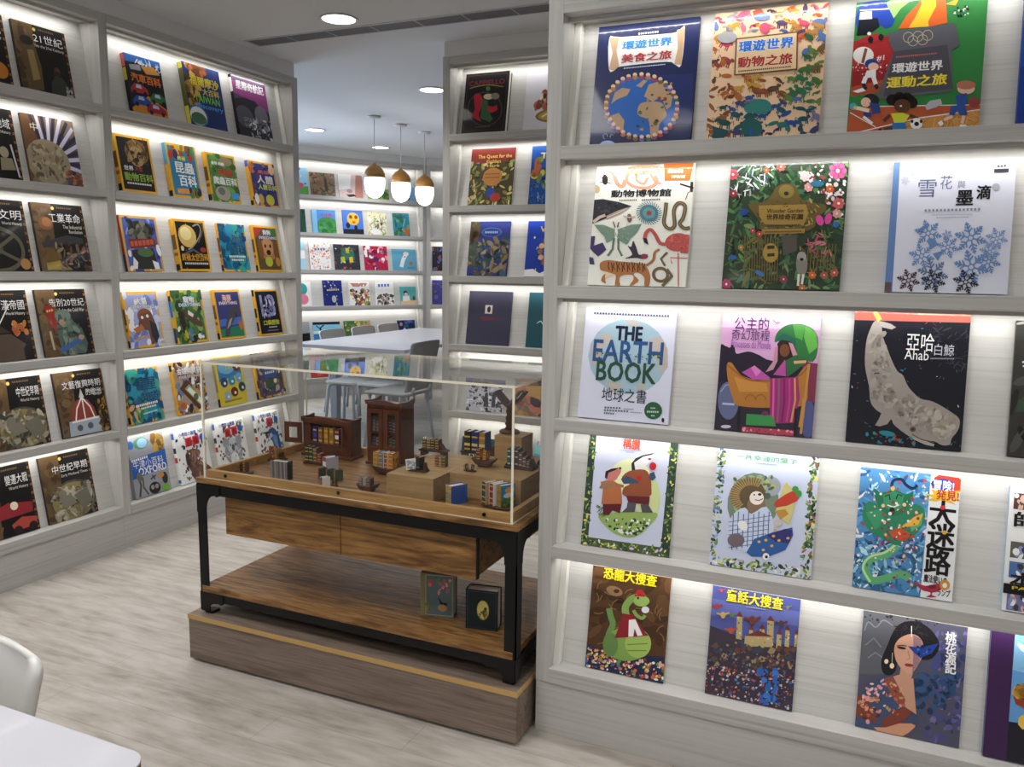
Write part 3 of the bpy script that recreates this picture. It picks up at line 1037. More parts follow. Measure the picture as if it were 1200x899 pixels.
book('cream natural history book with a flamingo, a tiger and a moth on white', FA, 3, -0.633, 0.288, 0.350, 0.012, a, 'd2cec2', hard=True, group=BIG)

a = Art('2a3a28', ((140, 118), (825, 95), (768, 858), (70, 842)), 13)
a.S(420, '35603a 4a7a42 1d2f1f 6a8a50 2a5230 121a14 56683f 3a6a50', None, 30, 84, (.14, .4)).S(60, '7a6a34 8a7a3f 5f5028', ((90, 520), (800, 480), (770, 850), (75, 840)), 20, 50, (.12, .3))
a.S(70, 'c4c8cc 8f9a9f 3a4a60', ((150, 120), (420, 110), (330, 250), (140, 330)), 20, 60, (.1, .22))
a.S(70, 'c4c8cc b8a8ac 8f3a42', ((500, 120), (810, 110), (790, 460), (700, 330)), 12, 32)
for x, y, c_, z in ((760, 150, 'c4568a', 95), (150, 170, 'b8485a', 60), (430, 125, 'b85a4a', 50), (570, 180, 'd0a8a8', 60), (590, 245, 'c88a8a', 50), (765, 340, 'b85a5a', 65), (755, 400, 'c08a8a', 50),
                    (345, 145, 'c8622f', 34), (715, 255, 'cf5a2a', 44), (610, 765, 'cf6a2f', 44), (300, 520, 'b0483a', 36), (260, 500, 'a83f4a', 34), (100, 820, 'b04a72', 60), (740, 750, 'b85a4a', 50), (440, 790, '8a3f52', 46),
                    (680, 765, 'a85548', 44), (550, 845, 'c86a30', 40), (190, 600, 'a8803a', 34), (150, 280, '8a2f3f', 44)):
    for i in range(7):
        g = i * 0.9
        a.E(c_, x + z * .3 * math.cos(g), y + z * .3 * math.sin(g), z * .26, z * .2, i * 50, 8, i == 0)
    a.E('e0c0a8', x, y, z * .12, z * .12)
a.P('5f5028', 235, 345, 330, 330, 380, 280, 400, 245, 460, 222, 520, 245, 555, 320, 680, 345, 690, 380, 640, 430, 590, 500, 320, 500, 300, 440)
a.S(60, '8a7a3f 3f3618 a08a4a', ((270, 330), (660, 320), (600, 490), (320, 490)), 14, 40, (.15, .4))
a.E('7a6a34', 460, 270, 45, 40).E('2a2414', 460, 282, 14, 12)
a.P('93773a', 298, 352, 575, 345, 588, 400, 560, 470, 332, 462, 300, 415).P('93773a', 314, 492, 566, 488, 566, 515, 314, 521)
a.T('2a2312', 'THE', 435, 362, 470, 353).T('2a2312', 'Wonder Garden', 345, 396, 560, 370).T('241e10', '世界珍奇花園', 342, 437, 557, 402).D('3a3018', 345, 478, 545, 470, 9, 22).D('4a3c1c', 335, 512, 550, 508, 8, 26)
for i in range(14):
    a.L('6f5f30', 6, 215 + i * 15, 530 + (i % 4) * 8, 205 + i * 15, 800, new=(i == 0))
for i in range(9):
    a.L('6f5f30', 6, 590 + i * 20, 580, 575 + i * 20, 740, new=(i == 0))
a.E('a08440', 365, 632, 46, 58).D('3a2f18', 345, 610, 388, 608, 20, 1, 0).D('3a2f18', 345, 655, 388, 652, 18, 1, 0)
a.P('504c44', 430, 530, 520, 525, 520, 620, 440, 650).E('7a766e', 548, 700, 34, 72).E('8f8b84', 548, 655, 28, 30).L('bcb8b0', 14, 530, 760, 525, 830).L('bcb8b0', 14, 558, 760, 548, 820).E('1a1a18', 548, 672, 12, 10)
a.E('c4468e', 655, 440, 22, 32, -20).E('c4468e', 705, 430, 20, 34, 15).E('3f70b0', 300, 755, 30, 14, 30).E('2f5fa8', 750, 465, 18, 18).E('1f3f8a', 210, 390, 24, 20).E('2a6a8a', 640, 225, 40, 18).E('2a5fa0', 140, 660, 24, 14)
a.S(24, 'a8525f c0707a', ((570, 560), (700, 500), (720, 640), (600, 650)), 26, 60, (.12, .25))
book('dense jungle garden book with a gold gate and pink flowers', FA, 3, -0.240, 0.300, 0.338, 0.014, a, '2a4030', hard=True, group=BIG)


def flake(a, c, x, y, rr, c2=None):
    for i in range(6):
        g = i * math.pi / 3 + 0.25
        ux, uy = math.cos(g), math.sin(g)
        a.L(c, rr * .09, x + ux * rr * .12, y + uy * rr * .12, x + ux * rr, y + uy * rr, new=(i == 0))
        for q in (.38, .6, .8):
            for sg in (-1, 1):
                vx, vy = math.cos(g + sg * .9), math.sin(g + sg * .9)
                ln = rr * .42 * (1.15 - q)
                a.L(c2 or c, rr * .1, x + ux * rr * q, y + uy * rr * q, x + ux * rr * q + vx * ln, y + uy * rr * q + vy * ln, new=False)
    a.L(c, rr * .07, *[c_ for i in range(9) for c_ in (x + rr * .16 * math.cos(i * .785), y + rr * .16 * math.sin(i * .785))], new=False)


a = Art('b6b8c9', ((175, 100), (853, 78), (805, 838), (125, 820)), 15)
a.P('5c7cae', 175, 100, 209, 99, 168, 824, 125, 820).P('5a4a4e', 130, 765, 166, 768, 162, 823, 125, 820)
flake(a, 'a0a6b4', 268, 130, 50)
flake(a, 'a4a9b6', 236, 200, 26)
a.T('55607f', '雪', 305, 295, 412, 195, False).T('5a688a', '花', 428, 250, 500, 172, False).T('7e8390', '與', 524, 245, 570, 202, False).T('17171b', '墨', 518, 338, 614, 255).T('17171b', '滴', 630, 305, 710, 228)
a.E('93969e', 738, 238, 21, 20).P('3a3a40', 727, 138, 808, 135, 806, 155, 726, 157).D('4a4a50', 745, 128, 798, 124, 10, 3)
a.D('7a7c86', 345, 375, 660, 368, 13, 15, .45).D('8f919a', 385, 396, 610, 392, 5, 30).D('8f919a', 410, 412, 590, 408, 6, 16)
for c_, x, y, rr in (('6888b6', 365, 495, 78), ('6c8cb8', 475, 572, 66), ('6888b6', 600, 522, 92), ('7a94bc', 745, 525, 64), ('6f8fba', 330, 622, 74), ('6888b6', 605, 685, 100), ('64799a', 392, 720, 88),
                     ('54343c', 258, 758, 66), ('34303a', 395, 762, 70), ('2f2c36', 575, 768, 74), ('7a94bc', 705, 600, 60), ('6888b6', 700, 655, 70), ('6c8cb8', 470, 505, 30)):
    flake(a, c_, x, y, rr)
a.P('6080b0', 300, 480, 345, 450, 370, 440, 340, 480).P('6080b0', 360, 540, 400, 520, 420, 560, 380, 585).P('6080b0', 390, 610, 450, 590, 420, 650)
book('pale silver-blue book with papercut snowflakes and a blue spine strip', FA, 3, 0.152, 0.270, 0.331, 0.014, a, '5c7cae', hard=True, group=BIG)

a = Art('b4b6c7', ((153, 75), (748, 95), (683, 852), (88, 798)), 17)
a.E('8ea8b6', 425, 400, 263, 250)
for q in ((180, 330, 240, 262, 300, 240, 332, 300, 262, 330, 242, 420, 186, 470), (560, 285, 640, 262, 685, 350, 686, 470, 640, 520, 610, 420, 540, 330), (280, 560, 392, 580, 342, 642, 300, 622),
          (480, 590, 542, 560, 532, 600, 490, 640), (400, 165, 470, 160, 520, 190, 440, 200)):
    a.P('a39d97', *q)
a.T('1d2036', 'THE', 342, 287, 521, 206, edge='1d2036').T('2c4f82', 'EARTH', 192, 425, 660, 308).T('2b4a38', 'BOOK', 212, 555, 612, 448)
a.S(38, '3a5a34 4a6a3a 2f4a38', ((195, 368), (655, 385), (645, 428), (190, 405)), 10, 22, (.4, .8), 't')
a.T('1c1f2c', '地球之書', 247, 672, 548, 645, False) if False else a.T('1c1f2c', '地球之書', 247, 690, 548, 622, False)
a.E('2c5840', 588, 757, 59, 58).D('a9b8a8', 572, 745, 606, 745, 9, 3).D('a9b8a8', 548, 770, 628, 772, 12, 6).D('a9b8a8', 575, 795, 602, 796, 9, 2)
a.E('222226', 652, 820, 9, 15).D('4a4a58', 203, 118, 703, 138, 13, 27).D('5a5a66', 268, 742, 380, 746, 11, 6).D('6a6a76', 395, 748, 462, 752, 6, 8).D('5a5a66', 264, 760, 430, 768, 11, 9).D('6a6a76', 440, 770, 515, 776, 6, 8).D('5a5a66', 264, 778, 335, 784, 11, 5)
book('white book with a pale globe and bold letters THE EARTH BOOK', FA, 2, -0.659, 0.274, 0.330, 0.014, a, 'c8cad8', hard=True, group=BIG)

a = Art('b48bb0', ((140, 97), (712, 120), (655, 835), (80, 780)), 19)
a.P('c0a0bc', 140, 97, 712, 120, 705, 200, 132, 180).P('241c2c', 118, 300, 150, 290, 175, 300, 190, 280, 205, 300, 215, 335, 265, 325, 300, 325, 350, 345, 430, 380, 692, 400, 680, 560, 98, 560)
a.P('2c2836', 98, 500, 690, 480, 655, 835, 80, 780).P('7a3048', 600, 390, 692, 395, 675, 620, 610, 640)
a.E('5c6488', 165, 612, 62, 112).E('4c5484', 632, 722, 48, 112).L('8a90a8', 6, 120, 560, 150, 520, 190, 515).D('9aa0b8', 130, 635, 200, 640, 12, 1, 0).E('a8a8b8', 150, 765, 30, 10)
a.P('ac4e9c', 245, 445, 320, 405, 412, 478, 402, 492, 310, 488).P('c470b0', 300, 420, 320, 405, 360, 440, 330, 470)
a.P('2a6a38', 440, 270, 450, 220, 490, 180, 545, 163, 620, 170, 682, 215, 692, 300, 662, 385, 560, 352, 540, 300, 480, 258).P('4a9040', 545, 163, 620, 170, 600, 260, 560, 240).P('5aa044', 620, 170, 682, 215, 690, 300, 640, 340, 610, 240).P('1f5a4a', 445, 255, 490, 215, 560, 250, 570, 330)
a.P('2a1a1c', 455, 275, 480, 255, 530, 265, 555, 330, 540, 420, 500, 470, 450, 400).E('6c4028', 497, 318, 29, 38).P('ac7c8c', 440, 300, 458, 290, 455, 380, 430, 430, 385, 445, 430, 380).P('ac7c8c', 520, 270, 545, 280, 572, 345, 545, 350).P('a84a90', 430, 460, 500, 370, 505, 470)
a.P('2f5f3a', 500, 380, 560, 345, 640, 375, 560, 440, 510, 475).P('c09a68', 550, 380, 625, 376, 622, 392, 552, 397)
a.P('ac7230', 158, 400, 185, 388, 215, 430, 250, 465, 330, 492, 410, 487, 550, 480, 600, 430, 645, 395, 632, 500, 610, 640, 400, 655, 225, 642, 192, 600, 165, 500).P('bf863c', 200, 470, 260, 490, 390, 510, 400, 560, 230, 560)
a.L('8a5a24', 9, 160, 400, 250, 470, 340, 497, 560, 478, 645, 398).L('8a5a24', 6, *[c_ for i in range(8) for c_ in (295 + 30 * math.cos(math.pi + i * .45), 610 + 32 * math.sin(math.pi + i * .45))]).L('8a5a24', 6, *[c_ for i in range(8) for c_ in (355 + 30 * math.cos(math.pi + i * .45), 610 + 32 * math.sin(math.pi + i * .45))])
a.L('b8874a', 18, 612, 600, 585, 770).L('b8874a', 14, 640, 400, 590, 810)
a.P('9a2a70', 412, 482, 575, 475, 585, 600, 548, 745, 438, 748, 408, 700)
for i, c_ in enumerate(('c85a98', '7a5a68', '7a1f58', 'b83f80', 'c8944a')):
    a.L(c_, 11, 432 + i * 31, 482, 430 + i * 32, 610, 425 + i * 27, 740)
a.P('a83f54', 245, 765, 550, 790, 545, 828, 242, 800).S(20, 'd88a94 802838', ((250, 768), (545, 792), (540, 824), (246, 800)), 14, 26, (.3, .6), 't')
a.P('3a8a48', 272, 690, 425, 700, 445, 765, 268, 755).E('6a2a5a', 380, 688, 20, 14).P('241820', 222, 650, 240, 655, 232, 800, 212, 797).P('241820', 555, 660, 570, 660, 560, 828, 548, 826)
a.T('46185a', '公主的', 203, 192, 410, 128, False).T('46185a', '奇幻旅程', 186, 252, 413, 202, False).T('8c42a0', 'Princesses du Monde', 182, 298, 418, 264, False).L('4a2a5a', 4, 430, 138, 450, 160, 470, 152)
book('lilac book with a woman under a green melon parasol on a wooden cart', FA, 2, -0.2615, 0.259, 0.328, 0.012, a, '7a2a58', hard=True, group=BIG)

a = Art('14141e', ((98, 60), (708, 82), (660, 830), (48, 772)), 21)
a.S(70, '1f6a7a 2f8a9a 8a4a3a 54545e c8c8c8', None, 5, 20, (.15, .4)).S(50, '2a2a3a 34343f', ((480, 150), (700, 150), (690, 420), (500, 350)), 20, 60, (.1, .2))
a.P('c4594c', 98, 60, 708, 82, 704, 146, 94, 128).P('d27a5c', 420, 72, 708, 82, 706, 112, 430, 105)
a.P('8c857f', 200, 135, 232, 140, 243, 215, 270, 290, 290, 340, 320, 400, 352, 425, 380, 485, 440, 545, 500, 560, 560, 590, 640, 645, 652, 680, 640, 720, 610, 760, 600, 792, 560, 795, 520, 775, 480, 770, 400, 755, 310, 690, 290, 655, 240, 625, 205, 600, 180, 560, 172, 480, 150, 370, 155, 250, 175, 180)
a.P('8c857f', 240, 620, 300, 640, 270, 682, 230, 694, 205, 688, 225, 655).P('918a86', 212, 132, 245, 138, 285, 150, 312, 168, 290, 180, 240, 168).P('c8a84e', 188, 88, 205, 78, 222, 95, 238, 125, 215, 138)
a.P('9a948c', 380, 750, 440, 760, 520, 790, 515, 802, 470, 792)
a.S(90, '938d85 857e77 989189 7a736c', ((170, 200), (240, 200), (330, 620), (200, 540)), 16, 60, (.3, .7)).S(110, '938d85 857e77 9b958c 82796d', ((230, 540), (420, 540), (610, 690), (430, 740)), 16, 60, (.3, .7)).S(50, 'a09a90 938a7c', ((480, 590), (630, 650), (600, 770), (520, 740)), 16, 50)
a.E('5a4a40', 405, 710, 16, 14).E('2a2420', 405, 710, 7, 6).L('504842', 5, 400, 735, 450, 765, 520, 780).L('4a4440', 7, 200, 412, 225, 410)
a.E('22808e', 270, 732, 44, 14, 10).S(24, '22808e 8a3a30 2f6a8a', ((140, 720), (420, 760), (440, 800), (240, 800)), 8, 24)
a.T('dcdce0', '亞哈', 365, 292, 517, 204, False).T('a8a8b2', '白鯨', 513, 318, 620, 262, False).T('d0d0d6', 'Ahab', 357, 338, 487, 292, False).D('8a8a92', 495, 338, 620, 340, 7, 20)
book('black book with a white whale diving under an orange sky band', FA, 2, 0.086, 0.270, 0.356, 0.012, a, '1c1c24', hard=True, group=BIG)

a = Art('33332f', seed=23)
a.S(90, '4a4a46 22221f 66665f 3a4a3a 8a8a80', None, 8, 26, (.2, .5)).T('d8d8d0', '獵', 8, 18, 34, 4).T('d8d8d0', '與', 8, 34, 34, 22)
book('dark grey leafy book cut off by the frame beside the whale book', FA, 2, 0.445, 0.25, 0.335, 0.014, a, '4a4a44', hard=True, group=BIG)

a = Art('aeb3c6', ((175, 28), (758, 108), (695, 885), (108, 790)), 25)
GRN = '3f5a34 56703a 2a3f34 8a9a4a 6a8a5a 24343a c8c86a'
a.P('34443a', 175, 28, 220, 36, 160, 742, 108, 790).P('34443a', 708, 102, 758, 108, 695, 885, 640, 820).P('4a5a3a', 160, 742, 640, 815, 695, 885, 108, 790)
a.S(90, GRN, ((175, 30), (220, 38), (160, 745), (108, 790)), 14, 40, (.3, .6)).S(90, GRN + ' d8d870', ((705, 105), (758, 110), (695, 880), (640, 820)), 14, 40, (.3, .6)).S(90, GRN + ' d8d8e0 b8a8c8', ((150, 760), (640, 815), (695, 880), (110, 790)), 12, 34, (.3, .6))
a.E('c8cfa0', 440, 330, 135, 122).E('b6c08a', 560, 480, 80, 160)
a.P('8fa85c', 230, 590, 330, 575, 430, 568, 540, 575, 622, 585, 580, 655, 500, 728, 430, 748, 340, 720, 268, 660).S(70, 'd8dce4 2f4a38 4a6a3f e0e0e8 1f3a2f', ((270, 620), (590, 620), (500, 730), (340, 720)), 12, 30, (.5, .9))
a.S(20, '5a7a4a 3f5a3a', ((225, 520), (280, 560), (290, 600), (235, 590)), 20, 50, (.1, .2))
a.E('b4726a', 322, 318, 42, 42).P('b4726a', 330, 285, 385, 268, 382, 300, 352, 345).P('2c2422', 275, 330, 280, 290, 320, 272, 380, 265, 340, 285, 300, 300, 288, 345).E('241c1c', 378, 270, 8, 7)
a.P('aa6640', 245, 362, 290, 350, 340, 360, 382, 390, 390, 515, 250, 515, 262, 410).P('8a6a50', 235, 405, 260, 360, 330, 372, 330, 388, 270, 410).P('94684a', 340, 370, 400, 385, 400, 405, 345, 395).P('5c2028', 260, 515, 386, 515, 375, 580, 325, 560, 300, 592, 262, 588)
a.P('2a2a30', 455, 300, 452, 240, 480, 205, 530, 185, 606, 172, 560, 200, 500, 300).P('d8d8d2', 478, 290, 470, 235, 530, 195, 605, 180, 580, 225, 530, 272, 515, 300).E('8a2a30', 572, 213, 12, 7)
a.P('8a4c30', 435, 292, 540, 285, 575, 340, 582, 405, 565, 470, 405, 462, 400, 405, 440, 380, 385, 345).P('3a4c66', 382, 345, 420, 325, 490, 355, 500, 375, 400, 378).P('3a4c66', 570, 310, 600, 300, 612, 340, 590, 362, 570, 350).P('5e2028', 415, 460, 572, 470, 566, 525, 430, 507)
a.P('4c4c52', 425, 505, 482, 510, 472, 572, 388, 572, 420, 540).P('4c4c52', 510, 520, 560, 520, 592, 578, 520, 575).E('b8202a', 592, 262, 23, 27).E('b8202a', 502, 340, 17, 17)
a.T('c8503e', '稱讚', 395, 135, 512, 82).D('8a8c98', 378, 148, 522, 160, 7, 16).D('8a8c98', 418, 163, 475, 168, 7, 6)
book('white framed book with two bears in brown sweaters, one holding an apple', FA, 1, -0.639, 0.274, 0.338, 0.010, a, '4a5a4a', group=BIG)

a = Art('aab1c5', ((106, 55), (707, 118), (645, 872), (50, 775)), 27)
a.S(120, GRN + ' 5a7aa0 8f9ac0', ((106, 58), (152, 64), (95, 770), (50, 775)), 14, 40, (.3, .6)).S(140, GRN + ' a05a4a', ((655, 115), (706, 122), (645, 870), (590, 800)), 14, 44, (.3, .6)).S(110, GRN + ' b090a0 d0d0d8', ((95, 730), (600, 800), (645, 870), (50, 775)), 12, 40, (.3, .6))
a.E('6e7c68', 310, 400, 150, 185, 10).E('8a9098', 420, 300, 55, 60).S(60, '5a6a4a 8a9a7a 4a5a52 a8b06a', ((200, 240), (440, 220), (430, 340), (180, 480)), 16, 46)
a.E('5c4c38', 285, 350, 100, 95)
for i in range(44):
    g = math.pi * (0.72 + i / 44 * 0.98)
    a.L('a08a58' if i % 2 else '6e5a3c', 6, 300 + 70 * math.cos(g), 360 + 66 * math.sin(g), 300 + 126 * math.cos(g), 356 + 112 * math.sin(g), new=(i == 0))
a.E('7c6450', 330, 420, 55, 62).E('c4bcb4', 332, 372, 42, 42).E('1c1818', 350, 350, 11, 8).L('3a2c28', 5, 322, 382, 345, 388, 368, 376).E('2a2420', 318, 352, 5, 5)
a.P('a9b3d0', 165, 540, 195, 470, 262, 430, 300, 470, 390, 425, 432, 560, 350, 700, 240, 690, 165, 620)
for i in range(8):
    a.L('3a4468', 5, 195 + i * 30, 470 - (i % 2) * 15, 185 + i * 30, 690 - i * 6, new=(i == 0))
for i in range(7):
    a.L('56608a', 4, 165, 520 + i * 26, 420 - i * 8, 480 + i * 28, new=False)
a.E('6a6066', 210, 630, 50, 42).E('d8d4dc', 250, 540, 26, 34, -40).P('2f5a9a', 318, 622, 430, 580, 540, 552, 545, 600, 500, 690, 400, 732, 300, 730, 270, 705).P('34346e', 390, 600, 500, 560, 542, 570, 520, 650, 440, 640)
for x, y in ((345, 640), (385, 630), (430, 605), (462, 632), (515, 618), (370, 690), (420, 665), (440, 570)):
    a.E('d8a848', x, y, 11, 9, 0, 5)
a.P('b8b070', 490, 300, 505, 275, 540, 310, 555, 430, 520, 540, 480, 500, 440, 455).P('b4863a', 440, 450, 500, 440, 520, 470, 470, 505).P('b43c2a', 433, 412, 445, 390, 500, 350, 555, 322, 588, 355, 570, 390, 510, 420, 450, 430).E('3c8a42', 560, 318, 20, 20).E('3c8a42', 580, 345, 18, 22)
a.E('b0a49c', 455, 525, 26, 22).E('d8d8dc', 385, 730, 20, 22).E('1c1c20', 388, 732, 8, 9)
a.T('589a58', '一片幸運的葉子', 214, 128, 574, 134, False).D('9092a0', 330, 158, 455, 170, 6, 16)
book('white framed book with a hedgehog in a checked shirt holding a carrot', FA, 1, -0.249, 0.276, 0.338, 0.010, a, 'a8b0c8', group=BIG)

a = Art('4a82b4', ((137, 70), (715, 120), (680, 858), (88, 765)), 29)
a.S(200, '6aa4cc 3a6ca4 9cc4dc 2c5484 5a94c0 c8dce4', ((137, 70), (540, 105), (490, 830), (88, 765)), 26, 80, (.15, .4)).S(110, '1f4468 2f6070 86b4c4 345c88', ((110, 480), (520, 520), (495, 830), (90, 760)), 20, 60, (.2, .5))
a.L('5aa06c', 46, 350, 520, 285, 575, 200, 600, 165, 655, 205, 728, 300, 712, 370, 690, 425, 715).L('9cc890', 14, 345, 512, 280, 562, 190, 590, 152, 655, 195, 738)
a.P('2c7c5a', 150, 310, 185, 265, 245, 285, 300, 300, 400, 290, 455, 275, 505, 310, 508, 375, 470, 440, 400, 495, 340, 520, 260, 480, 190, 440, 152, 375).P('3a8c64', 165, 330, 250, 310, 280, 380, 220, 430).P('5aa068', 420, 380, 500, 330, 490, 400, 430, 440)
a.P('26704c', 212, 190, 255, 215, 330, 195, 395, 222, 440, 205, 420, 270, 380, 330, 320, 350, 260, 320, 225, 260).P('388a60', 265, 225, 330, 205, 385, 230, 375, 300, 320, 330, 270, 290).L('123c30', 8, 275, 235, 300, 225, 305, 255).L('123c30', 8, 340, 250, 350, 222, 375, 232).L('c8d8c0', 7, 290, 285, 325, 297, 365, 280).E('0f3026', 318, 318, 16, 22)
a.P('c04c2c', 300, 440, 370, 415, 432, 458, 382, 492, 330, 482).P('d8a83c', 360, 420, 450, 350, 500, 330, 470, 400).L('16284c', 17, 312, 180, 325, 142, 370, 136, 395, 165, 435, 188, 462, 168).E('d8b048', 320, 190, 12, 14)
a.S(90, 'b83c30 e0d8d0 d8a888 8a2f48 e8e8e8', ((150, 90), (530, 110), (495, 820), (110, 740)), 9, 22).S(60, 'b83c30 e0d8d0 d8a888 8a2f48', ((200, 240), (480, 300), (440, 600), (180, 540)), 10, 26)
a.P('bfc0ca', 540, 105, 715, 120, 680, 858, 490, 830)
a.P('c83a2c', 560, 122, 585, 108, 700, 122, 715, 132, 712, 205, 545, 185).E('1f40a0', 610, 163, 70, 34, 5).P('e0b230', 495, 215, 560, 222, 540, 190, 600, 205, 715, 195, 690, 225, 715, 262, 650, 248, 690, 280, 600, 255, 570, 262, 520, 255, 555, 238, sharp=True)
a.T('f0f0f4', '冒険!', 556, 192, 676, 145).T('b43a28', '発見!', 572, 248, 705, 202)
a.T('121214', '大', 532, 398, 692, 266).T('121214', '迷', 522, 535, 688, 400).T('121214', '路', 512, 682, 668, 545).E('c83030', 612, 296, 16, 13).E('d8a030', 625, 442, 14, 12)
a.T('1c1c1e', '魔法使いの', 508, 735, 648, 708).P('a42c40', 450, 735, 520, 760, 600, 745, 630, 765, 590, 795, 565, 800, 560, 815, 590, 828, 525, 828, 550, 812, 545, 798, 500, 785).E('c89030', 635, 755, 30, 32).E('bfc0ca', 635, 757, 14, 15).E('6a1f30', 560, 765, 25, 12).T('1c1c1e', 'ランプ', 590, 818, 668, 788)
book('blue maze book with a green swirling genie and large black characters', FA, 1, 0.113, 0.238, 0.321, 0.012, a, 'b8bcc8', group=BIG)

a = Art('c4c6cc', seed=31)
for x, y, c_ in ((4, 5, '5a3a3a'), (34, 20, '2a2a2a'), (4, 44, '5a5a50'), (34, 56, '5a4a3a'), (4, 60, '4a6aa0'), (64, 6, '3a5a4a'), (64, 34, '8a3a2a'), (34, 66, 'a89a5a'), (4, 86, '6a6a9a'), (64, 60, '2f4f7a')):
    a.P(c_, x, y, x + 28, y, x + 28, y + 13, x, y + 13).S(14, 'c0a090 d8d8d8 3a3a3a 7a8ab0', ((x + 2, y + 1), (x + 26, y + 1), (x + 26, y + 12), (x + 2, y + 12)), 3, 8)
a.T('17171a', '師', 6, 32, 28, 20).T('17171a', '名', 36, 47, 58, 36).T('17171a', '繪', 36, 66, 58, 57).T('17171a', '本', 6, 80, 28, 74 - 6).P('0f0f10', 0, 78, 100, 78, 100, 86, 0, 86)
a.T('d0c030', "PARENTS'", 8, 82, 60, 79.4).D('d0d0d0', 20, 85, 60, 85, 1.8, 9)
book('white grid book of small pictures cut off by the frame beside the maze book', FA, 1, 0.460, 0.235, 0.312, 0.014, a, '8ab0d0', group=BIG)

a = Art('4f3520', ((140, 35), (510, 103), (465, 622), (98, 540)), 33)
a.S(26, '5f4228 412a18', ((130, 60), (500, 120), (480, 420), (110, 400)), 60, 130, (.3, .6))
for i in range(26):
    x, y = a.at(((150, 130), (490, 140), (480, 420), (130, 420)), a.rnd.random(), a.rnd.random())
    g = a.rnd.random() * 6
    a.L('7c5c38', 5, x, y, x + 22 * math.cos(g), y + 22 * math.sin(g), x + 45 * math.cos(g + .3), y + 45 * math.sin(g + .3), new=(i == 0))
a.E('8a6a4a', 240, 165, 40, 24, 20).E('3f2a18', 250, 165, 14, 10).P('262a4a', 108, 430, 200, 460, 300, 480, 472, 490, 465, 622, 98, 540)
a.S(190, 'c86a3a d8b86a 3f6a8a a83a3a d8d0c0 2a2a4a 6a8a4a c89a8a', ((106, 455), (474, 520), (465, 615), (98, 540)), 8, 24, (.5, 1)).S(40, 'd8b86a a83a3a 3a3a6a', ((110, 430), (220, 470), (210, 500), (105, 470)), 6, 16)
a.L('66864a', 28, 212, 430, 212, 380, 232, 330, 222, 290, 214, 250).E('7a9a4c', 298, 428, 108, 84).E('96b05a', 350, 425, 62, 72).E('5f7f46', 220, 430, 36, 60).L('7a9a50', 34, 296, 290, 292, 245, 320, 205, 352, 195).E('8fae5e', 368, 215, 38, 27)
a.L('5c7a3c', 4, 300, 430, 395, 425).L('5c7a3c', 4, 300, 460, 390, 460).P('86202a', 278, 275, 330, 285, 385, 370, 402, 385, 340, 392, 240, 398, 265, 330).P('d8d8dc', 308, 308, 338, 305, 372, 384, 348, 388, 335, 350, 328, 390, 305, 392)
a.P('b02430', 338, 178, 350, 158, 372, 160, 382, 185).L('b02430', 8, 336, 186, 384, 190).E('1c1c1c', 352, 200, 5, 6).E('b8b8bc', 386, 258, 18, 17).L('7a9a50', 16, 330, 260, 345, 285, 370, 300, 385, 285)
a.T('e2ca22', '恐龍大搜查', 190, 100, 443, 90, edge='3a2a14')
book('brown book with a green dinosaur in a red jacket and yellow title', FA, 0, -0.6275, 0.247, 0.316, 0.010, a, '3a2818', group=BIG)

a = Art('474f8c', ((702, 136), (1110, 202), (1072, 755), (660, 662)), 35)
a.P('5a62a0', 700, 200, 1105, 260, 1098, 330, 690, 280).P('3c3440', 684, 330, 860, 400, 1095, 430, 1072, 755, 660, 662)
for x, y, w_, h_ in ((812, 285, 26, 110), (955, 305, 30, 120), (870, 350, 18, 80), (920, 345, 22, 90), (1040, 350, 20, 80), (850, 380, 130, 50), (1085, 370, 18, 60), (1000, 370, 22, 70)):
    a.P('a49468', x, y, x + w_, y + 4, x + w_ - 3, y + h_ + 5, x - 4, y + h_).S(6, '5a4c38 c4b48a', ((x, y), (x + w_, y), (x + w_, y + h_), (x, y + h_)), 5, 12)
    a.P('6a3028', x - 3, y, x + w_ / 2, y - 26, x + w_ + 3, y + 4)
a.S(60, '6a3a30 5a4a40 8a7a5a 3a3f50', ((690, 380), (1090, 440), (1085, 560), (675, 520)), 18, 60, (.3, .8), 't')
a.S(360, '7a3a34 3f5a9a a8a8b8 c89a7a 2a2a44 5a7ab0 8a5a3a 34343c b8485a', ((672, 520), (1085, 570), (1072, 745), (660, 660)), 5, 17, (.5, 1)).S(130, '5a3a34 54546a 8a7a6a 34303c', ((680, 440), (1090, 480), (1084, 580), (672, 540)), 6, 18)
a.S(30, '2f5fb0 3a70c0', ((900, 540), (1000, 540), (1010, 700), (930, 710)), 18, 40)
for x, y, c_, z in ((720, 238, 'a8382a', 24), (748, 280, 'b89a5a', 30), (790, 280, '5a7a4a', 20), (885, 305, '6a3428', 40), (1020, 320, '4a3438', 30), (1050, 240, '6a6a60', 20), (785, 355, 'a8502a', 30), (742, 160, 'b84a3a', 16)):
    a.E(c_, x, y, z * .4, z * .55).L(c_, z * .3, x - z, y - z * .3, x, y, x + z, y - z * .4)
a.T('e6cf34', '童話大搜查', 764, 210, 1030, 194, edge='2a2a50').D('8a90b8', 855, 240, 950, 254, 6, 12)
book('violet-blue book with a crowded fairy castle and yellow title', FA, 0, -0.2585, 0.244, 0.316, 0.010, a, '2f3560', group=BIG)

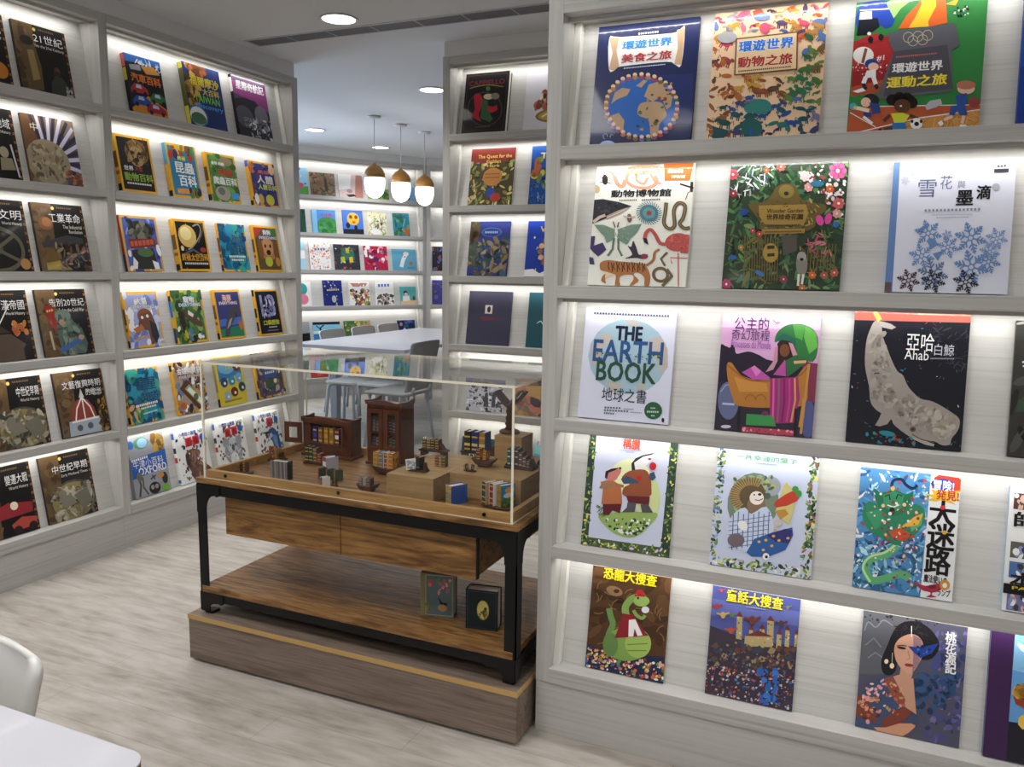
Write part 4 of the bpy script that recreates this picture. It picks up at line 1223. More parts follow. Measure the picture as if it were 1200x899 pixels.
a = Art('4b4b5e', ((135, 66), (690, 156), (648, 828), (97, 705)), 37)
a.P('57585f', 135, 66, 420, 112, 300, 420, 118, 420)
for q in ((140, 180, 160, 130, 200, 160, 240, 120, 290, 150), (145, 260, 190, 220, 230, 270), (160, 330, 200, 300, 240, 330)):
    a.L('77787f', 7, *q)
a.S(24, '2a2a30', ((140, 75), (540, 130), (530, 150), (140, 130)), 8, 22).S(120, '43477c 5a5888 2f3a62 4f4a74 68668f', ((520, 180), (685, 190), (650, 815), (470, 790)), 18, 60, (.4, 1)).S(60, '2c4468 34507a 243550', ((420, 420), (640, 420), (600, 620), (400, 640)), 24, 70)
a.P('1d1a1e', 285, 200, 320, 145, 385, 122, 455, 140, 510, 190, 540, 260, 500, 330, 430, 330, 410, 250, 330, 250, 320, 320, 310, 395, 280, 425, 240, 410, 232, 340, 262, 260)
a.S(40, '3c383c 26222a', ((300, 150), (470, 150), (480, 210), (290, 220)), 20, 50, (.08, .15))
a.P('bc8e78', 300, 265, 330, 218, 390, 195, 440, 222, 455, 290, 430, 360, 395, 412, 372, 418, 330, 378, 305, 330).P('8a6a72', 400, 200, 440, 222, 455, 290, 430, 360, 395, 412, 400, 330)
a.L('d8d0cc', 4, 390, 150, 390, 210).P('1f3f90', 372, 262, 420, 268, 470, 262, 535, 245, 500, 300, 440, 328, 405, 300).S(12, '3a6ac0 14285a', ((390, 268), (510, 255), (480, 300), (420, 310)), 10, 24).E('2a1c1c', 338, 273, 24, 7, 10).L('2a1c1c', 5, 312, 262, 340, 258, 365, 262)
a.L('a0735e', 5, 372, 290, 382, 330, 368, 338).E('8c3034', 378, 368, 24, 9, 8).P('b48870', 335, 380, 372, 418, 400, 408, 392, 440, 352, 545, 292, 432, 330, 420)
a.P('3b4c6c', 165, 470, 250, 430, 292, 425, 352, 545, 365, 610, 250, 690, 110, 690, 108, 570).P('b48870', 360, 600, 355, 540, 375, 450, 402, 440, 420, 640)
a.P('7c3c2c', 106, 540, 150, 545, 190, 610, 222, 690, 100, 700).P('8a4836', 252, 440, 290, 430, 362, 560, 350, 600, 312, 575, 255, 470).P('7a3a30', 240, 670, 345, 598, 400, 625, 320, 715, 240, 705).P('3b4c6c', 98, 650, 230, 690, 225, 730, 97, 705).P('3c4a66', 330, 690, 420, 640, 440, 680, 380, 720)
a.S(60, 'a8604a c88a7a 5a2a24 b08a5a', ((110, 560), (330, 440), (360, 640), (130, 690)), 10, 32, (.4, .8)).S(20, 'c88a90 d8a8a0', ((150, 480), (250, 450), (260, 640), (130, 560)), 16, 30)
a.P('c08a6e', 195, 712, 260, 712, 330, 690, 398, 690, 412, 712, 380, 742, 340, 764, 230, 745).L('c08a6e', 10, 390, 695, 415, 705).E('d0b8a4', 258, 348, 11, 13).E('d0b8a4', 288, 372, 12, 15).L('c8b088', 3, 290, 300, 288, 360)
for ch, y in (('桃', 238), ('花', 297), ('源', 352), ('記', 408)):
    a.T('e4e2e4', ch, 570, y, 630, y - 50)
a.D('2a2c44', 588, 440, 590, 440, -110, 1, 0)
book('dusky book with a woman in a flowered robe wearing a blue butterfly', FA, 0, 0.154, 0.2515, 0.316, 0.010, a, '3a3a4a', group=BIG)

a = Art('5a90c4', seed=39)
a.P('3a1f4a', 0, 0, 22, 0, 22, 100, 0, 100).P('7ab0dc', 22, 0, 100, 0, 100, 35, 22, 30).P('1f1c2a', 22, 70, 100, 66, 100, 100, 22, 100).S(40, 'd8863a b8602a e0b84a 8a3a2a', ((30, 45), (100, 45), (100, 70), (30, 75)), 8, 22).S(8, 'e8e8f0', ((30, 10), (100, 10), (100, 35), (30, 35)), 10, 24, (.3, .5))
book('purple-spined book with orange creature cut off by the frame', FA, 0, 0.452, 0.24, 0.33, 0.022, a, '34183a', hard=True, group=BIG)

# ---- narrow bookcase behind the display case
NAR = 'books on the narrow bookcase behind the glass case'
a = Art('131214', ((125, 98), (332, 83), (305, 377), (100, 388)), 41)
a.L('5a3a28', 2, 133, 108, 322, 94, 297, 366, 110, 378, 133, 108, sharp=True).T('6c2830', 'CAPPIELLO', 138, 158, 308, 122).L('8a7a34', 4, 140, 168, 180, 158, 230, 152, 300, 162)
a.L('6a5a38', 2, *[c_ for i in range(21) for c_ in (212 + 80 * math.cos(i * .314), 270 + 82 * math.sin(i * .314))])
a.P('b02030', 160, 205, 185, 195, 200, 215, 195, 260, 182, 300, 195, 330, 172, 320, 150, 300, 165, 270).P('b02030', 205, 245, 250, 260, 270, 250, 272, 275, 245, 290, 210, 280).P('2f5a34', 200, 220, 230, 230, 225, 270, 250, 320, 235, 335, 190, 315, 195, 270).E('b8a88a', 230, 210, 24, 14).E('3a6a3a', 228, 170, 10, 12).E('7a7068', 262, 208, 20, 16)
a.D('5a4a34', 170, 362, 240, 358, 6, 8)
book('glossy black art book with a red and green poster in a thin ring', FB, 5, -2.064, 0.268, 0.335, 0.034, a, '0c0b0d', hard=True, group=NAR)
a = Art('b6b5bc', seed=43)
a.S(90, 'a8604a c8a080 4a6a8a 6a4a3a d8c0a8 8a3a3a', ((40, 38), (100, 30), (100, 62), (20, 62)), 6, 15).S(20, 'b8a090', ((50, 20), (90, 20), (90, 40), (50, 40)), 5, 10).E('8a7238', 78, 76, 52, 13).E('b09a50', 78, 76, 46, 10).L('e0d090', 3, 40, 78, 55, 72, 60, 80, 75, 71, 90, 79)
book('pale grey book with a heap of little figures above a gold oval', FB, 5, -1.70, 0.27, 0.325, 0.012, a, 'b0b0b8', group=NAR)
a = Art('4a4228', seed=45)
a.P('7a2c26', 0, 0, 100, 0, 100, 22, 0, 26).S(150, '7a8a4a 2a2f1c c8b878 8a7a3a 3a4a34 a89a60', ((0, 25), (100, 22), (100, 100), (0, 100)), 5, 15, (.2, .6)).E('b87c40', 52, 50, 22, 16).D('6a4a24', 36, 46, 68, 46, 2, 10).D('6a4a24', 36, 52, 68, 52, 2, 10)
a.E('2f4a9a', 50, 78, 10, 10).E('a83a2a', 62, 86, 12, 8).T('d8b25a', 'The Quest for the', 16, 18, 92, 11).T('d8b25a', 'Golden', 36, 26, 68, 20).T('d8b25a', 'Hare', 38, 33, 66, 28)
book('brown and green storybook with gold title over an orange disc', FB, 4, -2.032, 0.275, 0.325, 0.010, a, '5a3a24', group=NAR)
a = Art('1f4f9c', seed=47)
a.S(60, 'c8b83a 6a8a3a 2a3a5a a85a3a', ((10, 20), (100, 20), (100, 70), (0, 70)), 6, 22).S(60, 'd8e0e8 4a8ac0 16305a', ((0, 60), (100, 60), (100, 100), (0, 100)), 5, 20, (.1, .4), 'l').E('b8b070', 70, 48, 26, 14).T('d8c83a', 'The Quest', 20, 24, 130, 12)
book('bright blue storybook with yellow lettering, next to the brown and green one', FB, 4, -1.66, 0.27, 0.325, 0.012, a, '183a7a', group=NAR)
a = Art('323a80', seed=49)
a.S(150, '5a4a34 2a4a4a 7a6a4a 1f2a34 8a7a5a 3a5a6a', ((0, 40), (100, 30), (100, 100), (0, 100)), 8, 26, (.15, .5)).S(40, '5a4a34 3a4a3a 6a5a40', ((0, 0), (25, 0), (20, 60), (0, 60)), 8, 26).E('4a6aa4', 55, 20, 26, 9).E('2f3f80', 55, 20, 22, 7).D('8fa0c8', 38, 22, 72, 22, 4, 8)
book('indigo book with tangled brown trees', FB, 3, -2.046, 0.25, 0.313, 0.012, a, '4a4a3a', hard=True, group=NAR)
a = Art('1d3c9c', seed=51)
for i in range(18):
    g = i * .349
    a.E('8a5a3a' if i % 2 else 'c8a070', 75 + 42 * math.cos(g), 55 + 30 * math.sin(g), 6, 5)
a.P('d0d0c8', 0, 100, 0, 88, 20, 86, 35, 94, 60, 84, 100, 92, 100, 100).T('c8a850', 'WINTER', 30, 20, 110, 10).S(16, 'e8d890', None, 2, 5)
book('royal blue winter book with a red spine', FB, 3, -1.68, 0.26, 0.312, 0.014, a, 'a81c2c', hard=True, group=NAR)
a = Art('3f3e52', seed=53)
a.P('c0b8b4', 40, 26, 57, 26, 57, 42, 40, 42).E('3a2a2a', 49, 34, 4, 6).L('8a2a3a', 1.5, 30, 50, 45, 49, 72, 51).L('8a2a3a', 1.2, 34, 53, 60, 52)
book('plain slate-purple book with a tiny white picture square', FB, 2, -2.038, 0.272, 0.309, 0.014, a, '363548', hard=True, group=NAR, M=ink_matt)
a = Art('27545e', seed=55)
a.E('1f1a1a', 70, 34, 7, 7).E('a8504a', 74, 42, 5, 5).L('b0c0c0', 1.6, 22, 56, 30, 52, 36, 57, 44, 52, 52, 57, 62, 51, 80, 56)
book('plain teal book beside the slate-purple one', FB, 2, -1.66, 0.27, 0.31, 0.014, a, '1f464e', hard=True, group=NAR, M=ink_matt)
a = Art('abaab6', seed=57)
a.S(110, '3a3a44 5a5a66 26262e 8a8a96 d0d0d8', ((0, 20), (100, 20), (100, 100), (0, 100)), 5, 18, (.2, .7), 't').P('3a3a44', 50, 45, 58, 45, 62, 85, 48, 85).P('3a3a44', 70, 40, 76, 42, 92, 30, 94, 34, 80, 55, 80, 85, 70, 85)
book('grey book with a black and white engraving of figures', FB, 1, -2.054, 0.234, 0.198, 0.010, a, '9a9aa6', group=NAR)
a = Art('a07a58', seed=59)
a.S(90, '9a4a44 c89a5a 6a6a74 4a4a54 c87a6a 8a6a4a', None, 10, 34).P('c8a068', 20, 20, 70, 15, 90, 40, 60, 55, 30, 45)
book('warm brown picture book beside the black and white engraving', FB, 1, -1.72, 0.30, 0.21, 0.010, a, '8a6a4a', group=NAR)
a = Art('27485a', seed=61)
a.T('c8bf9c', 'Pinocchio', 12, 70, 88, 40, False).P('3a4a54', 0, 80, 100, 76, 100, 100, 0, 100).D('8a9aa0', 20, 90, 80, 90, 3, 14)
book('dark teal landscape book with pale lettering on the bottom shelf', FB, 0, -1.99, 0.44, 0.23, 0.012, a, '1d3a48', group=NAR)
a = Art('5aa6c8', seed=63)
a.P('8ac8d8', 0, 0, 100, 0, 100, 40, 0, 30).S(30, 'd8d8c0 3a7a9a c87a4a', None, 6, 16)
book('light blue book on the bottom shelf beside the dark teal one', FB, 0, -1.60, 0.28, 0.25, 0.012, a, '4a96b8', group=NAR)

# ---- long bookcase: yellow-bordered series
YEL = 'yellow-bordered books on the long bookcase'


def nat(bg, seed=1, b=5.5, col='d8a22c'):
    a = Art(col, seed=seed)
    a.P(bg, b, b * .8, 100 - b, b * .8, 100 - b, 100 - b * .8, b, 100 - b * .8)
    return a


YS = [(0.02, 0.14, '1a1a1c'), (0.3, 0.36, '8a5a14'), (0.42, 0.7, '6a4a1a')]
a = Art('15161c', seed=71)
a.P('2a62b0', 0, 0, 100, 0, 100, 13, 60, 10, 0, 14).S(14, '8aa8c8 c8d0d8', ((30, 6), (100, 10), (100, 20), (20, 18)), 10, 26, (.15, .3)).P('c88a3a', 42, 16, 80, 12, 95, 24, 55, 28).P('8a8a94', 10, 18, 40, 14, 42, 24, 12, 26)
a.P('c8842f', 0, 92, 50, 66, 100, 84, 100, 100, 0, 100)
for x, y, c_, z in ((28, 58, 'a82a34', 24), (30, 78, '2a50a0', 26), (78, 68, '2f6a3a', 24), (68, 88, 'a02430', 28)):
    a.P(c_, x - z, y, x - z * .5, y - 9, x + z * .3, y - 10, x + z, y - 2, x + z, y + 6, x - z, y + 7).E('101014', x - z * .6, y + 6, 5, 4).E('101014', x + z * .6, y + 6, 5, 4).P('9ab0c8', x - z * .4, y - 2, x - z * .3, y - 8, x + z * .2, y - 8, x + z * .3, y - 2)
a.T('d8742a', '汽車百科', 10, 46, 92, 31)
book('black car encyclopedia with red, blue and green sports cars', FC, 5, 3.219, 0.226, 0.275, 0.024, a, '1b1a1c', hard=True, group='encyclopedias on the top shelf of the long bookcase', spine_art=[(0.78, 1, 'b84a4a'), (0.55, 0.76, 'a8a03a')])
a = Art('122a6c', seed=73)
a.S(70, '7a5a24 a8823a 4a3a1a c8a04a', ((0, 0), (45, 0), (30, 60), (0, 80)), 8, 24, (.3, .7)).S(20, 'a85a2a 6a3a1a', ((10, 0), (70, 0), (60, 14), (10, 14)), 8, 20).E('2f6a8a', 22, 84, 26, 18).E('c8d0d8', 22, 84, 22, 15).E('3a6a4a', 22, 88, 20, 10)
a.T('d8c23a', '福爾摩沙', 14, 34, 92, 18).T('d8c23a', '大百科', 44, 47, 90, 36).T('7ac83a', 'TAIWAN', 20, 60, 88, 49).T('4a9ad8', 'Discovery', 20, 72, 94, 62)
book('dark blue island encyclopedia with yellow spine and gold leaf edge', FC, 5, 3.619, 0.273, 0.318, 0.032, a, 'c4b83a', hard=True, group='encyclopedias on the top shelf of the long bookcase', spine_art=[(0.3, 0.9, '4a4a1a')])
a = Art('4a2a52', seed=75)
a.P('8a3a78', 0, 10, 100, 14, 100, 50, 60, 40, 0, 30).P('1c161e', 0, 40, 30, 34, 60, 36, 75, 46, 100, 52, 100, 100, 0, 100).E('4a4a54', 22, 66, 26, 18).E('6a6470', 74, 58, 20, 16).S(60, '8a8a9a c8c8d8 5a5a6a', ((40, 70), (100, 60), (100, 100), (20, 100)), 4, 14, (.2, .5))
a.T('e4e0e4', '星際奇航記', 10, 22, 92, 8).T('8a8a96', 'SPACE', 18, 74, 62, 67, False).T('8a8a96', 'VOYAGE', 18, 84, 68, 77, False)
book('purple space book with a grey planet and white title', FC, 5, 4.012, 0.288, 0.338, 0.022, a, '1a161c', hard=True, group='encyclopedias on the top shelf of the long bookcase', spine_art=[(0.72, 0.95, 'c8c8c8')])

a = nat('14150f', 77)
a.E('7a5a34', 58, 28, 34, 22).E('a88a58', 55, 36, 22, 18).S(60, '5a3f22 9a7848 3a2a18', ((28, 8), (92, 8), (88, 48), (30, 48)), 6, 20, (.15, .4)).E('20160e', 45, 30, 4, 3).E('20160e', 66, 30, 4, 3).E('2a1c14', 54, 42, 7, 4)
a.T('c8c8c0', '世界', 14, 62, 40, 54).T('a83a34', '大型', 44, 62, 66, 54).T('8aa83a', '動物百科', 12, 80, 92, 66).D('c8c8b8', 16, 86, 86, 86, 3, 14)
book('black book with a lion face and yellow border', FC, 4, 3.127, 0.217, 0.271, 0.026, a, 'd8a22c', hard=True, group=YEL, spine_art=YS)
a = nat('2a7a9e', 79)
a.S(16, 'a83a2a 3a2a5a c8a03a 4a7a3a 7a4a2a', ((8, 6), (92, 6), (92, 24), (8, 24)), 12, 26).T('d8e04a', '終極', 34, 30, 60, 22).T('e8ecf0', '昆蟲', 22, 54, 84, 33).T('e8ecf0', '百科', 28, 78, 86, 57).P('d88a4a', 16, 84, 56, 82, 56, 92, 16, 93).S(10, '3a7a3a c8603a 2a2a3a', ((60, 82), (94, 82), (94, 95), (60, 95)), 8, 18)
book('blue insect book with large white characters and yellow border', FC, 4, 3.446, 0.21, 0.272, 0.026, a, '3a94c4', hard=True, group=YEL, spine_art=[(0.02, 0.12, '1a1a1c'), (0.12, 0.6, 'd8a22c')])
a = nat('4a7434', 81)
a.S(40, '5a8a3f 3a5a2a 6a9a4a', None, 10, 28).E('8a7a5a', 66, 14, 22, 9).T('d8d8d0', '終極', 16, 24, 60, 17).T('b83a34', '恐龍', 36, 45, 84, 30).T('e4e4e0', '爬蟲百科', 14, 64, 94, 48).E('8f8a80', 40, 82, 26, 15).E('6a665e', 36, 78, 12, 8).P('3a8ac8', 70, 80, 94, 78, 94, 92, 70, 92)
book('green reptile book with yellow border and red title word', FC, 4, 3.738, 0.231, 0.259, 0.026, a, 'd8a22c', hard=True, group=YEL, spine_art=YS)
a = nat('34387c', 83)
a.E('b86a4a', 12, 16, 12, 12).E('c8a88a', 86, 14, 12, 12).S(30, '4a4a9a 6a3a5a 8a5a3a 2a2a5a', None, 8, 22).T('c86a6a', '終極', 34, 26, 76, 18).T('e0e0e8', '人體', 26, 48, 86, 30).T('c8d070', '人體百科', 26, 62, 96, 50).E('c8c03a', 64, 84, 16, 12).E('c8a03a', 30, 84, 10, 12).E('e0e0e4', 14, 84, 8, 12)
book('violet body encyclopedia, smallest of the yellow-bordered row under the purple space book', FC, 4, 4.084, 0.236, 0.256, 0.024, a, 'd8a22c', hard=True, group=YEL, spine_art=[(0.86, 1, '3a5ab0'), (0.02, 0.12, '1a1a1c')])

a = nat('4a5aa4', 85, col='c89a4a')
a.S(20, '7a8ac4 2f3f7a c8d0e0', None, 12, 30).E('34342f', 52, 26, 34, 18).S(40, '4a4a40 22221e 6a6a5c', ((22, 12), (84, 12), (84, 42), (20, 42)), 8, 22).P('7a2f28', 14, 42, 86, 40, 88, 54, 16, 60).D('b8583a', 18, 56, 84, 50, 9, 6, .2).P('2a2a28', 18, 62, 78, 58, 86, 96, 22, 96).P('d8d8dc', 20, 74, 30, 84, 26, 96, 14, 96).P('d8d8dc', 70, 80, 86, 84, 88, 96, 74, 96).E('4a6a3a', 55, 66, 22, 8)
book('blue book with a dark crocodile head and yellow border', FC, 3, 3.147, 0.232, 0.274, 0.02, a, '8a2a2a', hard=True, group=YEL, spine_art=[(0, 0.3, '2a2a5a')])
a = nat('16120f', 87)
a.E('c8a860', 38, 32, 28, 22).E('dcc48a', 34, 27, 18, 13).L('8f8a7a', 3, 60, 12, 78, 8, 84, 18, 74, 34, 50, 52, 34, 58).L('6a665a', 2, 66, 8, 88, 6, 90, 20, 70, 44).S(14, 'd8d8d8 8a8a8a', None, 1, 3).L('5a5a60', 4, 10, 70, 50, 58, 92, 76).E('9a3a34', 82, 58, 10, 5).E('c8b48a', 16, 56, 5, 5)
a.T('c8902f', '終極太空百科', 10, 80, 94, 66).D('b8b8b0', 16, 87, 92, 87, 4, 16)
book('black space book with a big ringed planet and yellow border', FC, 3, 3.483, 0.228, 0.273, 0.028, a, 'd8a22c', hard=True, group=YEL, spine_art=YS)
WHY = lambda sd: nat('1f6c94', sd).S(60, '2a8aa4 185a80 3a9a8a 1a4a74', None, 12, 34)
a = WHY(89)
a.T('2a4a70', '為什麼', 46, 38, 84, 20, edge='8ab8d0').T('2a4a70', '百科', 40, 64, 88, 44, edge='8ab8d0').D('e4e8ec', 26, 70, 88, 70, 4, 11).D('e4e8ec', 34, 77, 80, 77, 3.5, 9)
book('teal-blue ocean book with outlined characters, between ringed planet and dog books', FC, 3, 3.817, 0.222, 0.269, 0.018, a, 'd8a22c', hard=True, group=YEL, spine_art=YS)
a = nat('5a4a30', 91)
a.P('a83a34', 6, 5, 40, 5, 6, 30).P('3f6a34', 60, 5, 94, 5, 94, 40).E('a8744a', 52, 52, 36, 24).E('c08a5c', 52, 46, 22, 20).E('7a5030', 22, 52, 10, 22).E('7a5030', 82, 52, 10, 22).E('1c1410', 42, 44, 4, 4).E('1c1410', 62, 44, 4, 4).E('241a16', 52, 58, 9, 6).E('b0b83a', 48, 78, 15, 11).E('c8803a', 84, 78, 9, 10)
a.T('c8d4e0', '狗狗', 40, 20, 70, 9, edge='3a6ac0').T('d8e0e8', 'EVERYTHING', 22, 29, 92, 23, edge='3a6ac0')
book('brown book with a golden dog holding a tennis ball', FC, 3, 4.109, 0.227, 0.274, 0.018, a, 'd8a22c', hard=True, group=YEL, spine_art=YS)

a = nat('8a92bc', 93)
a.S(30, 'a8b0d0 6a74a8 c8cce0', None, 12, 30).E('8a4a2a', 55, 44, 22, 14).P('6a4630', 40, 40, 72, 36, 84, 60, 80, 92, 62, 96, 58, 70, 30, 64).P('2a2a34', 66, 52, 84, 60, 88, 82, 76, 94, 66, 80).E('e8e0d0', 46, 46, 4, 3).E('e8e0d0', 62, 44, 4, 3).P('b06a3a', 14, 66, 40, 58, 48, 66, 26, 74).D('c88a4a', 20, 86, 60, 82, 4, 5)
a.T('f0ece0', '大貓', 34, 23, 66, 10, edge='2a1c18').T('f0ece0', 'EVERYTHING', 18, 30, 86, 24, edge='2a1c18')
book('pale blue book with a leaping big cat and yellow border', FC, 2, 3.137, 0.217, 0.284, 0.018, a, 'd8a22c', hard=True, group=YEL, spine_art=YS)
a = nat('4a7040', 95)
a.S(40, '5a8a4a 34582f 8a9a5a 2a4028', None, 10, 30).P('5a4438', 26, 34, 44, 40, 66, 50, 88, 66, 84, 72, 60, 66, 44, 56).P('3a2c28', 14, 42, 30, 38, 36, 66, 24, 80, 18, 60).P('c8c0b8', 48, 38, 64, 46, 60, 52, 46, 46).S(20, 'd8d8d8 4a7aa0 2a2a2a c8b83a', ((10, 72), (90, 76), (90, 94), (10, 94)), 8, 18)
a.T('e0e8f0', '寵物', 38, 24, 72, 12, edge='3a8ad0').T('e0e8f0', 'EVERYTHING', 22, 31, 90, 25, edge='3a8ad0')
book('green book with two playful dark animals and yellow border', FC, 2, 3.449, 0.226, 0.287, 0.02, a, 'd8a22c', hard=True, group=YEL, spine_art=[(0.8, 0.9, '1a1a1c'), (0.5, 0.8, '2a6ab0'), (0.02, 0.3, '1f3f6a')])
a = nat('3a3f78', 97)
a.P('4a6ab0', 6, 60, 94, 56, 94, 70, 6, 74).P('2f7a5a', 6, 80, 94, 72, 94, 96, 6, 96).P('46464e', 20, 92, 34, 62, 44, 44, 62, 34, 88, 36, 92, 42, 76, 48, 66, 60, 48, 74, 36, 92).P('8a8a92', 30, 80, 44, 62, 58, 56, 46, 72).P('34343c', 70, 44, 80, 56, 70, 58).P('b86a4a', 76, 68, 92, 64, 92, 80, 84, 84)
a.T('e0a8a0', '海豚', 30, 23, 64, 10, edge='8a2a3a').T('e0c8c4', 'EVERYTHING', 16, 30, 84, 24, edge='8a2a3a')
book('indigo book with a jumping dolphin and yellow border', FC, 2, 3.761, 0.214, 0.283, 0.02, a, 'd8a22c', hard=True, group=YEL, spine_art=YS)
a = nat('171a2a', 99, b=4.5)
a.T('8a8ab0', '13', 20, 58, 80, 12).S(24, 'b0b0d0 6a6a94', ((22, 14), (78, 14), (78, 60), (22, 60)), 8, 20, (.3, .6)).T('c8cc3a', '口袋歷險', 22, 78, 88, 67).D('c8c8c8', 40, 84, 76, 84, 2.5, 8).D('8a8a98', 34, 91, 80, 91, 2, 12)
book('navy book with a big furry number 13 and yellow spine', FC, 2, 4.105, 0.217, 0.278, 0.018, a, 'd8a22c', hard=True, group=YEL, spine_art=[(0.86, 1, '1a1a1c'), (0.1, 0.3, '2a2a1a'), (0.4, 0.6, '2a2a1a')])

a = WHY(101)
a.S(20, '4a9a6a 2a7a5a c89a5a', ((6, 55), (60, 60), (50, 95), (6, 95)), 8, 24).T('1d4a6c', '星星', 34, 40, 88, 18, edge='6aa0c0').T('1d4a6c', '知道', 42, 62, 92, 44, edge='6aa0c0').D('e0e6ea', 20, 70, 86, 67, 4, 12).D('e0e6ea', 34, 75, 80, 73, 3, 9).D('a8c8d8', 38, 85, 80, 82, 2.5, 12)
book('teal ocean book with yellow border above the grey and blue encyclopedia', FC, 1, 3.115, 0.222, 0.286, 0.02, a, 'd8a22c', hard=True, group=YEL, spine_art=YS)
a = nat('9a8878', 103, b=4.5)
a.S(130, '6a4a3a c8b8a0 b8863a 5a5a6a 8a3a34 d8d0c0 3a2a2a 6a7a9a', None, 8, 22, (.3, .8)).P('5a3a20', 14, 50, 40, 34, 90, 84, 66, 96).P('8a9080', 30, 52, 46, 44, 92, 80, 80, 94).P('c0c4b0', 36, 54, 46, 49, 86, 81, 78, 89).E('5a6450', 62, 70, 8, 7).E('b8622f', 18, 84, 10, 7)
a.T('f0d8dc', '金錢與貿易', 14, 24, 90, 12, edge='8a2a44').T('f0e0e0', 'EVERYTHING', 18, 32, 84, 27, edge='8a2a44')
book('brown money book with a large banknote and yellow border', FC, 1, 3.436, 0.224, 0.292, 0.02, a, 'd8a22c', hard=True, group=YEL, spine_art=[(0.84, 0.96, '1a1a1c')])
a = Art('d0bc3a', seed=105)
a.P('3a74a8', 8, 6, 90, 6, 92, 40, 60, 42, 8, 50).E('6aa0c8', 40, 22, 30, 14).T('c8d070', '百科', 36, 26, 74, 12, edge='3a6a3a')
for x, y, c_ in ((24, 52, '33427a'), (52, 50, '2f88a8'), (80, 46, '6a9ac0'), (76, 22, '7a2f2a'), (86, 66, '2f4a5a'), (56, 74, '6a2f2a'), (30, 80, '8a9aa8')):
    a.E(c_, x, y, 13, 10).E('c8c8b0', x + 2, y + 2, 4, 3)
a.D('6a6a2a', 16, 93, 80, 91, 3, 10)
book('bright yellow book with round animal pictures under the dolphin book', FC, 1, 3.753, 0.226, 0.291, 0.02, a, 'c8b434', hard=True, group=YEL, spine_art=[(0.0, 0.16, '1a1a1c'), (0.3, 0.85, '8a7a5a')])
a = nat('54525c', 107, b=5)
a.S(90, '8a6a4a 3a3a5a a89a8a 5a3f6a 2a2a34 c8b8a0', None, 8, 20).P('3a5a9a', 28, 14, 74, 12, 76, 56, 30, 58).T('d8dce4', '神奇', 34, 26, 70, 16).T('d8b83a', '動物園', 34, 38, 72, 28).D('d8dce4', 34, 48, 70, 47, 5, 5).P('3a5a3a', 28, 60, 60, 58, 60, 78, 30, 80).L('d8d8d8', 5, 82, 14, 88, 30, 84, 50)
book('grey and purple book with yellow border, last on its shelf by the case', FC, 1, 4.095, 0.255, 0.286, 0.02, a, 'd8a22c', hard=True, group=YEL, spine_art=[(0.0, 0.16, '1a1a1c'), (0.7, 1.0, '4a3a5a')])

a = Art('8c8e96', seed=109)
a.E('5a8a6a', 36, 12, 20, 10).E('8ab0d0', 40, 12, 14, 8).E('2f6aa8', 8, 12, 8, 7).E('9a7a3a', 84, 16, 18, 14).S(14, 'b8964a 7a5a2a', ((66, 6), (99, 6), (99, 38), (70, 30)), 10, 24)
a.P('2f5fae', 0, 36, 100, 30, 100, 60, 0, 68).D('c8d0e0', 4, 40, 50, 38, 4, 8).T('e8ecf4', '牛津小百科', 6, 52, 90, 39, False).T('f0f0f4', 'OXFORD', 18, 64, 96, 52)
a.L('4a4a44', 5, 14, 66, 18, 80, 10, 98).L('5a544a', 4, 26, 68, 24, 84, 34, 98).E('6a665c', 18, 66, 8, 8).E('2a2420', 54, 90, 16, 10).E('8a8a84', 48, 88, 5, 4).E('8a8a84', 60, 88, 5, 4).E('2a2a24', 86, 78, 8, 10).E('c8803a', 76, 72, 9, 4).E('6aa03a', 84, 94, 12, 6).L('4a4a54', 3, 46, 74, 62, 70).L('4a4a54', 3, 52, 68, 58, 76).D('8a6a8a', 66, 86, 80, 85, 2, 4)
book('grey and blue encyclopedia with large letters OXFORD', FC, 0, 3.125, 0.235, 0.321, 0.024, a, '7a7c84', group='encyclopedias on the bottom shelf of the long bookcase')


def zukan(seed, t2):
    a = Art('d2d4dc', seed=seed)
    a.T('34508a', '小學館の圖鑑', 14, 12, 68, 4).T('2a4a44', 'NEO', 74, 11, 94, 4)
    a.S(70, '3a3a44 5a6a4a 2a3a5a 6a4a3a 4a4a4a', ((4, 12), (98, 10), (98, 96), (4, 98)), 6, 13, (.3, .7), 't')
    if len(t2) == 2:
        a.P('c8424a', 30, 16, 50, 15, 50, 32, 30, 33).P('c8424a', 53, 15, 73, 14, 73, 31, 53, 32).T('8a1c2a', t2[0], 33, 31, 47, 18).T('8a1c2a', t2[1], 56, 30, 70, 17)
    else:
        a.P('c8424a', 44, 14, 66, 13, 66, 32, 44, 33).T('8a1c2a', t2, 47, 31, 63, 17)
    a.E('2f5aa8', 84, 20, 9, 7)
    return a


ZS = [(0.86, 0.97, '4a6ab0'), (0.6, 0.7, '3a3a4a'), (0.42, 0.52, 'b83a44'), (0.04, 0.1, '3a6ac0')]
ZG = 'white picture encyclopedias on the bottom shelf of the long bookcase'
a = zukan(111, '恐龍')
a.P('6a4c40', 26, 44, 44, 38, 66, 42, 70, 50, 58, 58, 72, 68, 92, 78, 98, 92, 60, 99, 40, 96, 34, 80, 24, 64).E('8a6656', 48, 50, 20, 9).P('3f3030', 24, 46, 40, 44, 44, 60, 34, 74, 26, 62).E('d8d0c0', 38, 46, 3, 2).S(30, '7a5a4c 54403a 9a7868', ((30, 48), (60, 46), (90, 84), (44, 92)), 6, 20, (.2, .5))
book('white encyclopedia with a brown dinosaur on its cover', FC, 0, 3.438, 0.238, 0.300, 0.022, a, 'd0d2da', group=ZG, spine_art=ZS)
a = zukan(113, '動物')
